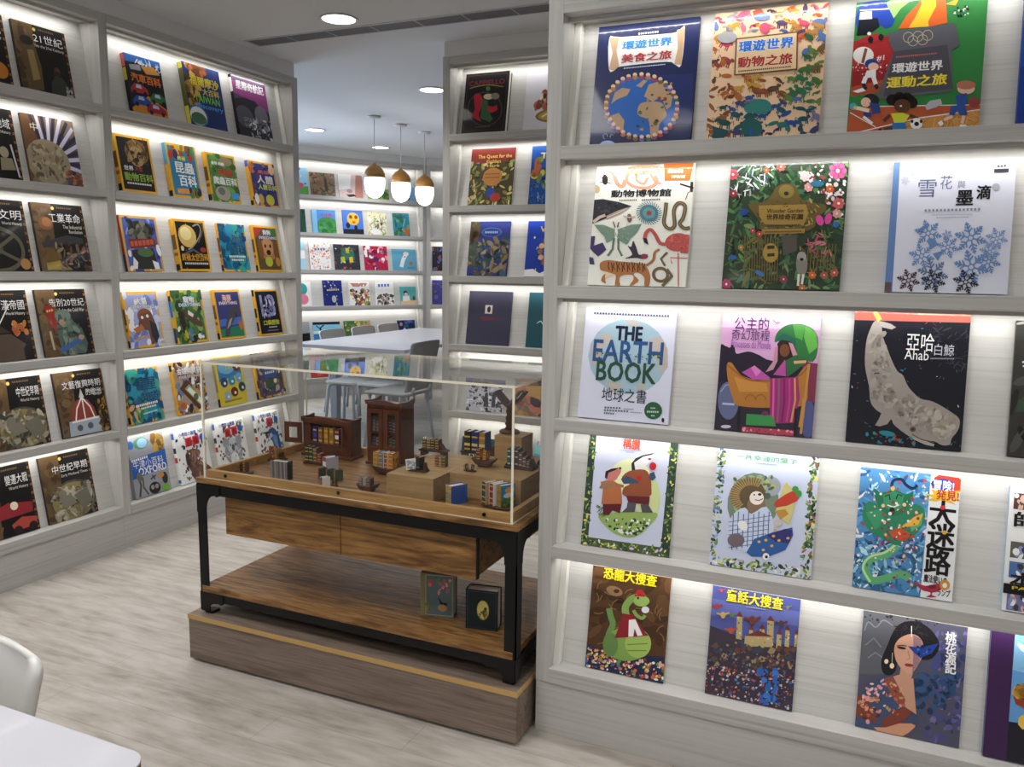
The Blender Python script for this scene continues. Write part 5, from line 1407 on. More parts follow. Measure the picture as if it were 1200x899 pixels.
a.E('8a8c92', 50, 66, 30, 24).E('a8aab0', 50, 52, 20, 16).E('8a8c92', 28, 44, 11, 10).E('8a8c92', 72, 44, 11, 10).E('4a4a50', 50, 56, 5, 7).E('26262c', 42, 50, 2.5, 2.5).E('26262c', 58, 50, 2.5, 2.5).E('c4c6cc', 50, 78, 14, 12).S(40, 'a0a2a8 74767c b4b6bc', ((26, 50), (74, 50), (78, 88), (24, 88)), 5, 14, (.15, .4))
book('white encyclopedia with a grey koala on its cover', FC, 0, 3.7465, 0.240, 0.300, 0.022, a, 'd0d2da', group=ZG, spine_art=ZS)
a = zukan(115, '鳥')
a.P('34588e', 44, 42, 64, 36, 80, 46, 88, 66, 92, 92, 78, 98, 64, 88, 56, 66, 48, 54).P('2a2a34', 12, 42, 46, 42, 48, 46, 40, 48).P('5f86b8', 60, 50, 76, 54, 84, 80, 72, 84, 62, 68).E('9aa8b8', 54, 52, 7, 5).P('1f3a6c', 78, 56, 86, 70, 84, 92, 78, 90).E('1a1a22', 52, 44, 2.5, 2)
book('white encyclopedia with a blue kingfisher on its cover', FC, 0, 4.080, 0.222, 0.300, 0.022, a, 'd0d2da', group=ZG, spine_art=ZS)

# ---- long bookcase: dark history series
HIS = 'dark history books on the long bookcase'


def his(seed, t1, en, box, tan=(0, 44, 0, 100)):
    a = Art('181615', seed=seed)
    a.P('5f4a31', 0, 0, 38, 0, 32, 100, 0, 100)
    a.S(26, '574228 6c5538 483622', ((0, 2), (36, 2), (32, 98), (2, 98)), 8, 24, (.3, .7))
    for i in range(16):
        a.P('80572f' if i % 2 else '40291a', 95, i * 6.2 + 0.6, 100, i * 6.2 + 0.6, 100, i * 6.2 + 4.6, 95, i * 6.2 + 4.6)
    a.D('5a4426', 10, 7, 34, 7, 2.4, 7).E('c8b060', 40, 7, 3, 2.6).D('6a5230', 48, 7, 78, 7, 2.4, 8)
    x0, y0, x1, y1 = box
    a.T('e6e3dc', t1, x0, y1, x1, y0, False)
    y = y1 + 3
    for e in en.split('|'):
        a.T('c4c0b8', e, 92 - len(e) * 2.7, y + 5.4, 92, y, False)
        y += 7
    return a


a = his(121, '21世紀', 'Into the 21st Century', (36, 12, 92, 25))
a.P('5a4a30', 14, 24, 34, 22, 42, 60, 40, 96, 16, 96, 12, 50).P('8a7648', 20, 40, 32, 38, 36, 80, 22, 84).E('26221c', 22, 26, 12, 7).E('4a3a30', 72, 62, 6, 6).P('33392f', 56, 82, 66, 70, 80, 70, 90, 84, 90, 100, 54, 100).E('2f261f', 70, 66, 7, 4).S(14, '6a6a70 9a9a9a', ((84, 84), (95, 84), (95, 99), (84, 99)), 4, 9)
book('dark history book titled 21, topmost in its column', FC, 5, 2.660, 0.258, 0.284, 0.014, a, '1f1a18', group=HIS)
a = Art('7a6a58', seed=123)
a.P('6a4a30', 0, 0, 40, 0, 30, 60, 0, 100).P('4a4a5c', 60, 20, 100, 30, 100, 100, 70, 100)
for i in range(16):
    g = -1.9 + i * .16
    a.L('b4b0c4' if i % 2 else '34303f', 6, 40 + 34 * math.cos(g), 66 + 30 * math.sin(g), 40 + 80 * math.cos(g), 66 + 78 * math.sin(g))
a.E('94876f', 38, 68, 42, 34).S(80, 'a89a7e 74684f 8a7c62 5f5440', ((8, 45), (70, 45), (70, 92), (10, 92)), 5, 13, (.3, .7)).T('d4c8b0', '中', 14, 24, 28, 12, False).S(20, '7a4a3a a86a4a', ((70, 80), (98, 80), (98, 98), (70, 98)), 6, 14)
book('history book with a silver sunburst and bronze disc cover', FC, 4, 2.676, 0.261, 0.290, 0.014, a, '4a3420', group=HIS)
a = his(125, '工業革命', 'The Industrial|Revolution', (30, 14, 92, 28))
a.E('8a5a3a', 22, 30, 14, 10).E('a8744a', 24, 28, 9, 7).P('3a3a3c', 8, 58, 60, 46, 90, 50, 90, 58, 50, 60, 10, 66).P('6a5228', 14, 68, 40, 64, 42, 82, 16, 86).P('9a8432', 10, 88, 36, 84, 60, 98, 10, 98).S(40, '4a4038 6a5a48 2f2a26 7a4a34 8a7a5a', ((30, 60), (92, 56), (92, 98), (40, 98)), 6, 18, (.2, .5))
book('dark history book with a steam locomotive', FC, 3, 2.698, 0.263, 0.302, 0.014, a, '241d18', group=HIS)
a = his(127, '告別20世紀', 'End to the Cold War', (24, 14, 94, 26))
a.P('8a2a24', 12, 26, 28, 22, 36, 62, 20, 58).D('c8a060', 16, 34, 30, 32, 3, 3).P('4a5c52', 34, 36, 56, 34, 66, 50, 80, 60, 88, 84, 80, 99, 34, 99, 30, 70).E('5f7264', 46, 40, 16, 9).S(40, '5a6c60 38463f 6f7f70 2a3430', ((34, 44), (74, 52), (86, 96), (36, 96)), 8, 24, (.2, .5)).L('3f5f94', 8, 30, 92, 56, 84, 78, 76).E('94785f', 42, 50, 6, 5).E('a08468', 76, 74, 6, 4).P('a89878', 14, 62, 18, 62, 20, 90, 16, 90)
book('dark history book with a soldier holding a rifle', FC, 2, 2.688, 0.2605, 0.3055, 0.014, a, '1f1c18', group=HIS)
a = his(129, '文藝復興時期', 'Renaissance|Europe', (14, 15, 94, 27))
a.T('e6e3dc', '的歐洲', 60, 40, 93, 29, False)
a.P('8a3a30', 22, 76, 26, 58, 36, 46, 50, 42, 62, 47, 72, 60, 76, 76).P('b8b4ac', 44, 42, 50, 28, 55, 42).P('8f98a4', 16, 76, 80, 74, 84, 99, 14, 99)
for q in ((49, 42, 36, 58, 30, 76), (50, 42, 50, 76), (50, 42, 64, 58, 70, 76), (22, 78, 78, 76)):
    a.L('c4c0b8', 2.6, *q)
a.E('4a525c', 36, 88, 6, 5).E('4a525c', 58, 87, 6, 5).S(40, 'a8843a 6a4a24 34281a', ((78, 52), (95, 50), (95, 98), (82, 98)), 5, 14)
book('dark history book with a red cathedral dome', FC, 1, 2.752, 0.262, 0.3135, 0.014, a, '241c16', group=HIS)


def medal(a):
    a.E('4a4638', 54, 72, 46, 30).E('7f7448', 54, 73, 43, 28).S(110, '5f5a4c 8c8474 3f3c32 a09a88 6f6448', ((14, 52), (94, 52), (92, 96), (16, 96)), 8, 22, (.2, .5)).E('736f62', 34, 60, 8, 6).P('736f62', 24, 66, 50, 62, 60, 78, 34, 82).P('6a665a', 56, 66, 84, 58, 92, 80, 70, 90)
    return a


a = medal(his(131, '中世紀早期', 'Early Medieval Times', (22, 16, 93, 28)))
book('dark history book with a round silver relief, on the bottom shelf', FC, 0, 2.654, 0.263, 0.318, 0.014, a, '2a2218', group=HIS)
for k, sc, w, h, lab, t1, fn in (
        (5, 2.36, 0.26, 0.285, 'dark history book with orange rim, cut off by the frame beside the 21 book', '20世紀', lambda a: a.E('b8742a', 80, 80, 14, 12)),
        (4, 2.374, 0.26, 0.29, 'dark history book with small stone statues, beside the silver sunburst book', '亞地域', lambda a: a.E('6a6458', 40, 70, 16, 18).E('9a9078', 74, 62, 8, 8).P('8a8068', 66, 70, 86, 70, 90, 86, 64, 88).L('b0b0b8', 3, 88, 50, 94, 96)),
        (3, 2.396, 0.264, 0.302, 'dark history book with a large cog wheel, beside the locomotive book', '文明', lambda a: [a.L('5a5648', 6, *[c_ for i in range(22) for c_ in (40 + 46 * math.cos(i * .3), 70 + 30 * math.sin(i * .3))]), a.E('4a4638', 40, 70, 12, 8), a.L('5a5648', 5, 40, 70, 74, 50), a.L('5a5648', 5, 40, 70, 78, 86), a.E('a87c4a', 86, 90, 9, 8)]),
        (2, 2.384, 0.2605, 0.3055, 'dark history book with a stone temple, beside the soldier book', '漢帝國', lambda a: a.P('54463c', 10, 76, 30, 62, 60, 62, 84, 78, 78, 84, 78, 100, 14, 100, 14, 84).P('3f342c', 26, 60, 44, 50, 60, 60).S(16, 'b8743a a85a3a c89a5a', ((60, 46), (90, 46), (92, 62), (64, 62)), 6, 14).L('d8d8d8', 1.6, 36, 56, 66, 20)),
        (1, 2.426, 0.262, 0.315, 'dark history book with a round silver relief, beside the red dome book', '中世紀早期', medal),
        (0, 2.344, 0.26, 0.318, 'dark history book with red vintage car and biplane, on the bottom shelf', '變遷大戰', lambda a: a.P('8a2a30', 6, 62, 50, 52, 94, 58, 92, 72, 40, 74, 10, 74).P('a8463a', 50, 84, 70, 76, 96, 80, 96, 92, 54, 94).E('2a1c1a', 60, 93, 8, 6).E('2a1c1a', 88, 92, 8, 6).E('c8bca8', 60, 58, 7, 6))):
    a = his(140 + k, t1, 'World History', (52, 14, 93, 28))
    fn(a)
    book(lab, FC, k, sc, w, h, 0.014, a, '241c16', group=HIS)

# ---- reading-room bookcase: small picture books
RR = 'small picture books behind the reading table'


def small(k, s0, s1, h, label, bg, ops, seed, spine=None, t=0.011):
    a = Art(bg, seed=seed)
    for fn_, *args in ops:
        getattr(a, fn_)(*args)
    return book(label, FD, k, (s0 + s1) / 2, s1 - s0, h, t, a, spine or bg, group=RR)


small(5, -.16, .11, .285, 'light blue comic book with flowers, topmost shelf beside the brown wood book', '8ab8e0', [('S', 14, 'c84a5a e8e8f0 3a5ab0', ((10, 5), (95, 5), (95, 60), (10, 60)), 10, 24), ('P', '5a9a4a', 0, 75, 100, 68, 100, 100, 0, 100), ('E', 'c84a6a', 70, 66, 12, 10)], 201)
small(5, .137, .42, .25, 'brown book of carved wooden figures on the topmost shelf', '7c6a54', [('S', 60, '5a4a38 9a8468 6a4034 4a5a4a', None, 8, 26, (.2, .5)), ('P', '4a4030', 56, 20, 66, 20, 70, 80, 56, 80), ('E', '8a5a4a', 34, 46, 12, 14)], 203)
small(5, .461, .747, .255, 'glossy pink and white photo book with a face', 'b8a4a4', [('P', 'd8d4dc', 0, 0, 55, 0, 48, 60, 0, 70), ('P', 'a8746a', 74, 0, 100, 0, 100, 100, 64, 100), ('E', '9a7a80', 44, 72, 12, 8), ('P', '3a2a2a', 28, 88, 60, 84, 72, 92, 40, 98)], 205)
small(5, .807, 1.068, .245, 'green landscape book partly behind the nearest pendant', '7a9a5a', [('P', 'c0ccd8', 0, 0, 100, 0, 100, 50, 0, 60), ('E', '3f6a34', 84, 80, 20, 18), ('S', 20, '5a7a3a 8aa85a', ((0, 60), (100, 60), (100, 98), (0, 98)), 10, 22)], 207)
small(5, 1.16, 1.40, .243, 'sky blue book partly behind the middle pendant', '7ab0d8', [('E', '1f2a4a', 60, 82, 14, 12), ('P', 'a8cce4', 0, 0, 100, 0, 100, 30, 0, 40)], 209)
small(4, -.16, .077, .248, 'very dark green book at the cut end of its shelf', '1f4a3c', [('S', 20, '2a5a48 16342a', None, 10, 30)], 211)
small(4, .152, .424, .252, 'blue book with a round green hill', '4a8ad0', [('E', '3f8a4a', 64, 72, 48, 42), ('S', 40, '4fa05a 347a40', ((30, 50), (96, 50), (96, 96), (30, 96)), 8, 24), ('T', 'b83a6a', '小小的', 36, 30, 86, 14), ('P', '78aee0', 0, 0, 20, 0, 20, 100, 0, 100)], 213)
small(4, .506, .751, .264, 'blue book with a big yellow moon face', '4a72c8', [('E', 'd8b23a', 52, 36, 30, 27), ('E', '7a4a2a', 40, 28, 8, 8), ('E', '7a4a2a', 66, 28, 8, 8), ('E', 'c8683a', 54, 50, 8, 6), ('E', '1c2430', 24, 64, 10, 12), ('E', '1c2430', 62, 72, 8, 10), ('P', '20242c', 0, 80, 100, 78, 100, 100, 0, 100)], 215)
small(4, .805, 1.043, .257, 'cream book of scribbled leaves', 'c0bc9a', [('S', 70, '8a9a6a dcd8c4 6a6a4a a8a47a', None, 10, 32, (.15, .4)), ('E', '6a3a34', 72, 52, 6, 6), ('E', 'e0e0e0', 40, 86, 30, 12)], 217)
small(4, 1.13, 1.338, .265, 'teal book with an orange creature', '2f8294', [('E', 'b06a3a', 78, 80, 20, 18), ('E', '2a2a30', 48, 72, 10, 10), ('E', 'a8c8d0', 40, 28, 12, 10), ('S', 26, '3a6a3a 2a5a6a 6a9a8a', None, 12, 30), ('L', '7ab0b8', 5, 60, 60, 74, 24)], 219)
small(3, -.18, .062, .30, 'pale sky blue book at the cut end of its shelf', '8abce4', [('P', 'c0dcf0', 0, 40, 100, 30, 100, 60, 0, 70)], 221)
small(3, .113, .356, .30, 'white book sprinkled with red dots, red spine', 'd6cfc8', [('S', 120, 'c8604a d8a07a b84a4a c8a09a', ((8, 4), (98, 4), (98, 98), (8, 98)), 4, 9), ('D', '4a6aa0', 28, 30, 80, 28, 7, 4), ('E', 'e4e0e4', 66, 66, 16, 12)], 223, 'c04a34')
small(3, .401, .704, .283, 'dark book with green and yellow houses', '34363e', [('P', '2f6a58', 28, 14, 78, 12, 80, 60, 28, 62), ('P', 'c8b83a', 46, 14, 60, 14, 60, 34, 46, 34), ('P', 'a8b03a', 24, 50, 40, 48, 42, 70, 24, 72), ('P', 'c8b83a', 58, 50, 72, 48, 74, 70, 58, 72), ('S', 20, '8a4a5a c8c8c8 b85a4a', None, 4, 10)], 225)
small(3, .761, 1.052, .275, 'crimson book with pale splashes', 'b0284a', [('S', 40, 'd87a94 8a1c3a e0c8d0 6a3a5a', None, 8, 26), ('P', 'd8c8d0', 4, 8, 14, 8, 14, 46, 4, 46), ('E', '5a2a6a', 50, 54, 12, 10)], 227)
small(3, 1.116, 1.428, .25, 'light blue book with a white running dog', '5f9ebc', [('L', 'dcdce0', 16, 34, 84, 44, 50, 58, 24), ('E', 'dcdce0', 58, 22, 12, 10), ('E', '3a3a44', 52, 36, 3, 3), ('E', '9a7a5a', 76, 66, 9, 9), ('D', '3a5a7a', 62, 90, 90, 88, 4, 4)], 229)
small(2, -.12, .123, .265, 'pale book with teal and pink figure, cut by the bookcase end', 'c8d0cc', [('E', '3a9a9a', 60, 30, 24, 24), ('E', 'c8748a', 62, 72, 24, 22)], 231)
small(2, .265, .489, .282, 'navy book with gold lettering lines', '1f2a70', [('D', 'c8b878', 20, 42, 86, 40, 6, 7), ('D', '8a94c0', 36, 34, 70, 33, 3, 8), ('E', '9a9a9a', 54, 74, 12, 14), ('S', 20, '8a8ab0 c8b878', None, 3, 8)], 233, '1a2258')
small(2, .573, .822, .262, 'white book with red and brown patches', 'cfc8c0', [('S', 60, 'a84a3a 8a6a5a 3a3a44 c89a6a 8a9a3a', ((6, 30), (96, 30), (96, 96), (6, 96)), 10, 24), ('P', 'a8746a', 8, 4, 92, 4, 80, 20, 20, 20), ('S', 16, 'e8e8e8', None, 8, 16)], 235)
small(2, .898, 1.13, .265, 'white book with blue title and crowd of stones', 'c8ccd4', [('D', '4a6ac0', 16, 22, 84, 20, 12, 4), ('S', 90, '5a524c 8a8078 3a3634 a89a90', ((10, 60), (92, 46), (98, 96), (6, 96)), 6, 16)], 237)
small(2, 1.212, 1.424, .21, 'small teal book with a child at a table', '5aa4a8', [('E', '3a2a24', 34, 34, 13, 11), ('E', 'd8b09a', 36, 42, 10, 9), ('P', 'd8d8c8', 16, 52, 56, 50, 60, 84, 12, 84), ('P', 'd0b090', 0, 82, 100, 76, 100, 100, 0, 100), ('E', '6a4a3a', 84, 64, 8, 14)], 239)
small(1, -.16, .098, .225, 'grey and black book, low shelf behind the reading table', '8a8a8e', [('P', '17171a', 0, 62, 100, 54, 100, 100, 0, 100)], 241)
small(1, .138, .457, .218, 'blue book with a dark bare tree', '7ab4d0', [('P', '1c2030', 0, 0, 100, 0, 100, 14, 0, 14), ('L', '241e24', 6, 26, 80, 27, 30, 40, 16), ('L', '241e24', 4, 27, 36, 12, 18), ('P', '3a78b0', 0, 60, 100, 56, 100, 100, 0, 100), ('P', 'b8ccd0', 0, 46, 100, 40, 100, 56, 0, 60)], 243)
small(1, .507, .831, .222, 'green and tan book behind the shade-grey chair backs', '4a6a3f', [('P', 'b0946a', 50, 0, 100, 0, 100, 100, 56, 100), ('S', 30, '6a8a4a c8b06a', None, 8, 20), ('D', 'd8c050', 30, 50, 90, 46, 14, 5)], 245)
small(1, 1.182, 1.411, .212, 'dark blue night book near the corner of the reading room', '1f2c5c', [('E', 'c88a6a', 20, 22, 8, 10), ('E', 'b0b8d0', 38, 60, 10, 18), ('S', 30, '3a4a8a 5a6aa8 2a6a6a', None, 8, 22)], 247)
small(0, .10, .47, .26, 'red book on the bottom shelf under the reading table', 'b03a34', [('S', 14, '8a2a2a c8605a', None, 14, 40)], 249)
for k, sc, lab, bg in ((3, .16, 'black book in the far corner bookcase', '1c1c26'), (2, .15, 'purple book in the far corner bookcase, below the black one', '3a3a80')):
    a = Art(bg, seed=260 + k)
    a.S(20, '5a5a9a 3a3a5a 8a4a5a', None, 8, 26)
    book(lab, FE, k, sc, 0.22, 0.29, 0.011, a, bg, group='books in the far corner bookcase')

# ---------------------------------------------------------------- display table
X0, X1, Y0, Y1 = -2.188, -0.926, 2.16, 2.762
t = thing('plinth', 'low grey-brown wooden plinth with a pale edge band under the display table', 'plinth', (-1.5645, 2.45, 0))
MB().box(-0.6575, -0.315, 0.012, 0.6545, 0.315, 0.163).build('body', plinth_wood, t, 0.001)
MB().box(-0.6575, -0.315, 0.1632, 0.6545, 0.315, 0.18).build('top_board', [plinth_wood], t, 0.001)
b = MB()
b.box(-0.660, -0.3175, 0.163, 0.657, -0.3152, 0.1803).box(0.6547, -0.3152, 0.163, 0.657, 0.315, 0.1803).box(-0.660, -0.3152, 0.163, -0.6577, 0.315, 0.1803)
b.build('edge_band', plinth_edge, t)
b = MB()
for sx in (-0.6, 0, 0.6):
    for sy in (-0.27, 0.27):
        b = MB().lathe([(0.018, 0), (0.018, 0.012)], 12, (sx, sy))
        b.build('foot', black_metal, t)

TB = thing('display_table', 'aged pine and black iron display table with two drawers and low shelf', 'table', (-1.557, 2.461, 0.18))
hx, hy = 0.631, 0.301
zz = -0.18
MB().box(-hx, -hy, 0.672 + zz, hx, hy, 0.69 + zz).build('table_top', pine, TB, 0.0015)
for nm, sx in (('l', -1), ('r', 1)):
    for sy in (-1, 1):
        L = MB()
        xa, xb = sorted((sx * (hx - 0.002), sx * (hx - 0.042)))
        ya, yb = sorted((sy * (hy - 0.004), sy * (hy - 0.008)))
        L.box(xa, ya, 0.19 + zz, xb, yb, 0.6715 + zz)
        xa2, xb2 = sorted((sx * (hx - 0.002), sx * (hx - 0.006)))
        ya2, yb2 = sorted((sy * (hy - 0.004), sy * (hy - 0.044)))
        L.box(xa2, ya2, 0.19 + zz, xb2, yb2, 0.6715 + zz)
        # cast corner plates with scalloped edges, top and bottom
        for zt, dr in ((0.668 + zz, -1), (0.264 + zz, -1)):
            hh = 0.105 if zt > 0.3 else 0.070
            pr = [(0, 0), (0.105, 0), (0.105, dr * 0.036), (0.092, dr * 0.041), (0.084, dr * 0.037)]
            for i in range(8):
                g = math.pi / 2 * i / 7
                pr.append((0.078 - 0.036 * math.sin(g), dr * (0.038 + (hh - 0.050) * (1 - math.cos(g)))))
            pr += [(0.042, dr * hh), (0, dr * hh)]
            L.prism([(sx * (hx - 0.002 - p[0]), zt + p[1]) for p in pr], 1, sy * (hy - 0.002), sy * (hy - 0.006))
            L.prism([(sy * (hy - 0.002 - p[0]), zt + p[1]) for p in pr], 0, sx * (hx - 0.0005), sx * (hx - 0.004))
        L.box(sx * (hx - 0.03) - 0.018, sy * (hy - 0.03) - 0.018, 0.18 + zz, sx * (hx - 0.03) + 0.018, sy * (hy - 0.03) + 0.018, 0.19 + zz)
        L.build('leg', black_metal, TB)
f_ = MB()
for z0, z1 in ((0.632, 0.6715), (0.232, 0.264)):
    f_.box(-hx + 0.006, -hy + 0.005, z0 + zz, hx - 0.006, -hy + 0.011, z1 + zz).box(-hx + 0.006, hy - 0.011, z0 + zz, hx - 0.006, hy - 0.005, z1 + zz)
    f_.box(-hx + 0.004, -hy + 0.011, z0 + zz, -hx + 0.010, hy - 0.011, z1 + zz).box(hx - 0.010, -hy + 0.011, z0 + zz, hx - 0.004, hy - 0.011, z1 + zz)
f_.build('frame', black_metal, TB)
MB().box(-hx + 0.012, -hy + 0.001, 0.2645 + zz, hx - 0.012, hy - 0.001, 0.288 + zz).build('lower_shelf', pine, TB, 0.0015)
for x0, x1 in ((-2.083, -1.5875), (-1.5845, -1.080)):
    d = MB().box(x0 + 1.557, -hy + 0.032, 0.486 + zz, x1 + 1.557, -hy + 0.050, 0.652 + zz).build('drawer', pine_front, TB, 0.001)
b = MB()
b.box(-2.079 + 1.557, -hy + 0.051, 0.490 + zz, -2.062 + 1.557, hy - 0.04, 0.668 + zz).box(-1.101 + 1.557, -hy + 0.051, 0.490 + zz, -1.084 + 1.557, hy - 0.04, 0.668 + zz)
b.box(-2.061 + 1.557, -hy + 0.051, 0.490 + zz, -1.102 + 1.557, hy - 0.04, 0.500 + zz).box(-2.061 + 1.557, hy - 0.058, 0.5005 + zz, -1.102 + 1.557, hy - 0.04, 0.668 + zz)
b.build('drawer_box', pine_front, TB)
MB().box(-1.0835 + 1.557, -hy + 0.0335, 0.486 + zz, -1.0765 + 1.557, -hy + 0.05, 0.652 + zz).build('drawer_edge', mat('dark_drawer_edge', '1c120a', 0.6), TB)

# rim tray on the top, inside the acrylic cover
rx0, rx1, ry0, ry1 = -2.148, -0.956, 2.176, 2.742
TR = thing('display_tray', 'raised pale wooden rim around the display area on the table top', 'tray', (-1.552, 2.459, 0.69))
cx, cy = -1.552, 2.459
for q in ((rx0, ry0, rx1, ry0 + 0.018), (rx0, ry1 - 0.018, rx1, ry1), (rx0, ry0 + 0.0185, rx0 + 0.018, ry1 - 0.0185), (rx1 - 0.018, ry0 + 0.0185, rx1, ry1 - 0.0185)):
    MB().box(q[0] - cx, q[1] - cy, 0, q[2] - cx, q[3] - cy, 0.030).build('rim', pine_rim, TR, 0.0015)
for px in (-2.062, -1.58, -1.045):
    s_ = MB()
    n0 = len(s_.v)
    s_.lathe([(0.0, 0.0), (0.006, 0.0), (0.006, 0.0035), (0.003, 0.005), (0.0, 0.005)], 14)
    s_.v = [(px - cx + a_, ry0 - cy - c_, 0.017 + b_) for a_, b_, c_ in s_.v]
    s_.build('screw', screw_metal, TR)

GC = thing('display_cover', 'clear acrylic box cover over the miniature books on the table', 'glass case', (cx, cy, 0.69))
gx0, gx1, gy0, gy1, gz = -2.155 - cx, -0.946 - cx, 2.168 - cy, 2.750 - cy, 0.420
T_ = 0.008
P_ = MB()


def sheet(name, x0, y0, z0, x1, y1, z1, thin):
    """One acrylic sheet: its two faces clear, its cut edges pale."""
    s_ = MB().box(x0, y0, z0, x1, y1, z1)
    nrm = {0: (3, 5), 1: (2, 4), 2: (0, 1)}[thin]
    s_.m = [0 if i in nrm else 1 for i in range(6)]
    return s_.build(name, [acryl, acryl_edge], GC)


sheet('front_sheet', gx0 + T_, gy0, 0.0005, gx1 - T_, gy0 + T_, gz - T_, 1)
sheet('back_sheet', gx0 + T_, gy1 - T_, 0.0005, gx1 - T_, gy1, gz - T_, 1)
sheet('side_sheet', gx0, gy0, 0.0005, gx0 + T_, gy1, gz - T_, 0)
sheet('side_sheet', gx1 - T_, gy0, 0.0005, gx1, gy1, gz - T_, 0)
sheet('top_sheet', gx0, gy0, gz - T_ + 0.0002, gx1, gy1, gz, 2)

# risers
Z1 = 0.69
t = thing('riser', 'pale oak display block stepping forward, with the black book stand on it', 'display block', (-1.357, 2.40, Z1), 0, 'pale oak display blocks in the case')
MB().box(-0.089, -0.142, 0.0005, 0.0885, 0.215, 0.080).build('block', oak, t, 0.001)
t = thing('riser', 'wide pale oak display block set back, carrying the large cube', 'display block', (-1.14, 2.48, Z1), 0, 'pale oak display blocks in the case')
MB().box(-0.1275, -0.113, 0.0005, 0.133, 0.240, 0.080).build('block', oak, t, 0.001)
t = thing('riser', 'pale oak cube under the carved figure stand', 'display block', (-1.163, 2.664, Z1 + 0.0802), 0, 'pale oak display blocks in the case')
MB().box(-0.0535, -0.053, 0.0004, 0.052, 0.053, 0.087).build('block', oak, t, 0.001)
ZR = Z1 + 0.0805
ZC = Z1 + 0.0802 + 0.0875

MG = 'miniature books in the glass case'


def mini(label, x, y, z, w, h, t, rz, bg, marks='', spine=None, seed=1, tilt=0, sp=None, fan=False):
    """A tiny standing book, drawn like the big ones; rz turns its cover from facing the front."""
    root = bpy.data.objects.new('miniature_book', None)
    COL.objects.link(root)
    tag(root, label, 'miniature book', MG)
    root.matrix_world = Matrix.Translation((x, y, z + 0.0004)) @ Matrix.Rotation(R(rz), 4, 'Z') @ Matrix.Rotation(R(tilt), 4, 'Y')
    a = Art(bg, seed=seed)
    if marks:
        a.S(18, marks, ((10, 10), (90, 10), (90, 90), (10, 90)), 14, 40)
    spn = sp or [(0.08, 0.14, 'c8a050'), (0.3, 0.36, 'c8a050'), (0.62, 0.68, 'c8a050'), (0.86, 0.92, 'c8a050')]
    make_book(root, w, h, t, a, spine or bg, True, ink_gloss, None, spn)
    return root


def stand(label, x, y, z, w, d, h, kind='slab', rz=0):
    t = thing('book_stand', label, 'book stand', (x, y, z + 0.0004), R(rz), 'little dark wooden book stands in the glass case')
    if kind == 'slab':
        MB().prism([(-w / 2, -d / 2), (w / 2, -d / 2), (w / 2 + .002, 0), (w / 2, d / 2), (-w / 2, d / 2), (-w / 2 - .002, 0)], 2, 0, h).build('base', carved, t, 0.0015)
        for s_ in (-1, 1):
            MB().prism([(s_ * w * .5, h), (s_ * w * .36, h), (s_ * w * .36, h + .026), (s_ * w * .40, h + .022), (s_ * w * .44, h + .010), (s_ * w * .5, h + .004)], 1, -d * .28, d * .28) \
                .build('scroll_end', carved, t)
    elif kind == 'boat':
        n = 12
        top = [(w / 2 * (1 - 2 * i / n), h * (0.72 + 0.28 * abs(1 - 2 * i / n) ** 2)) for i in range(n + 1)]
        bot = [(-w * .30 + w * .6 * i / 6, h * .30 + h * .05 * abs(i - 3) / 3) for i in range(7)]
        MB().prism(top + bot, 1, -d / 2, d / 2).build('cradle', carved, t, 0.001)
        MB().prism([(-w * .22, 0), (w * .22, 0), (w * .26, h * .3), (-w * .26, h * .3)], 1, -d * .35, d * .35).build('foot', carved, t)
    elif kind == 'bench':
        MB().prism([(-w / 2, h * .62), (-w * .34, h * .62), (-w * .3, h * .62), (w * .3, h * .62), (w / 2, h * .62), (w / 2 + .003, h * .8), (w * .40, h), (-w * .40, h), (-w / 2 - .003, h * .8)], 1, -d / 2, d / 2).build('seat_board', carved, t, 0.001)
        for s_ in (-1, 1):
            MB().prism([(s_ * w * .46, 0), (s_ * w * .30, 0), (s_ * w * .33, h * .62), (s_ * w * .44, h * .62)], 1, -d * .45, d * .45).build('foot', carved, t)
        for s_ in (-1, 1):
            MB().prism([(s_ * w * .42, h), (s_ * w * .27, h), (s_ * w * .27, h + .02), (s_ * w * .32, h + .014)], 1, -d * .3, d * .3).build('bookend', carved, t)
    elif kind == 'plate':
        MB().lathe([(0, 0), (w * .42, 0), (w / 2, h * .5), (w / 2, h * .7), (w * .44, h), (0, h)], 24, sx=1, sy=d / w).build('base', carved, t)
    return t


rb = lambda: 0
# group at the left end
stand('small dark round book stand at the far end of the table by the bird encyclopedia', -2.075, 2.285, Z1, 0.075, 0.05, 0.008, 'plate')
mini('tiny brown book on the round dark stand, leaning outward', -2.084, 2.285, Z1 + .0085, .022, .030, .010, 90, '5a3424', tilt=-8, seed=301)
mini('tiny brown book on the round dark stand, upright', -2.062, 2.285, Z1 + .0085, .022, .034, .010, 90, '6a4030', seed=302)
g_ = bpy.data.objects.new('miniature_book', None)
COL.objects.link(g_)
tag(g_, 'thick grey miniature book with streaked page edges, largest at the table corner', 'miniature book', MG)
g_.matrix_world = Matrix.Translation((-1.905, 2.272, Z1 + .0004)) @ Matrix.Rotation(R(4), 4, 'Z')
a = Art('6e6a70', seed=303)
for i in range(9):
    a.L(('8a868c', '56525a', '9a8f84', '77737a', '5f5648')[i % 5], 5, 6 + i * 11, 0, 7 + i * 11, 100)
make_book(g_, .072, .066, .026, a, '20242c', True, ink_matt)
MB().box(.0362, -.0012, -.0002, .0388, .0272, .0672).build('cover_board', mat('dark_board', '16181e', .5), g_)
stand('little dark stand behind the thick grey miniature book', -2.115, 2.50, Z1, 0.085, 0.05, 0.008, 'slab')
mini('tiny orange and blue book behind the thick grey one', -2.118, 2.50, Z1 + .0085, .03, .044, .016, 60, '9a4a2a', '3a5aa0 c8a03a', '8a3a24', 305)
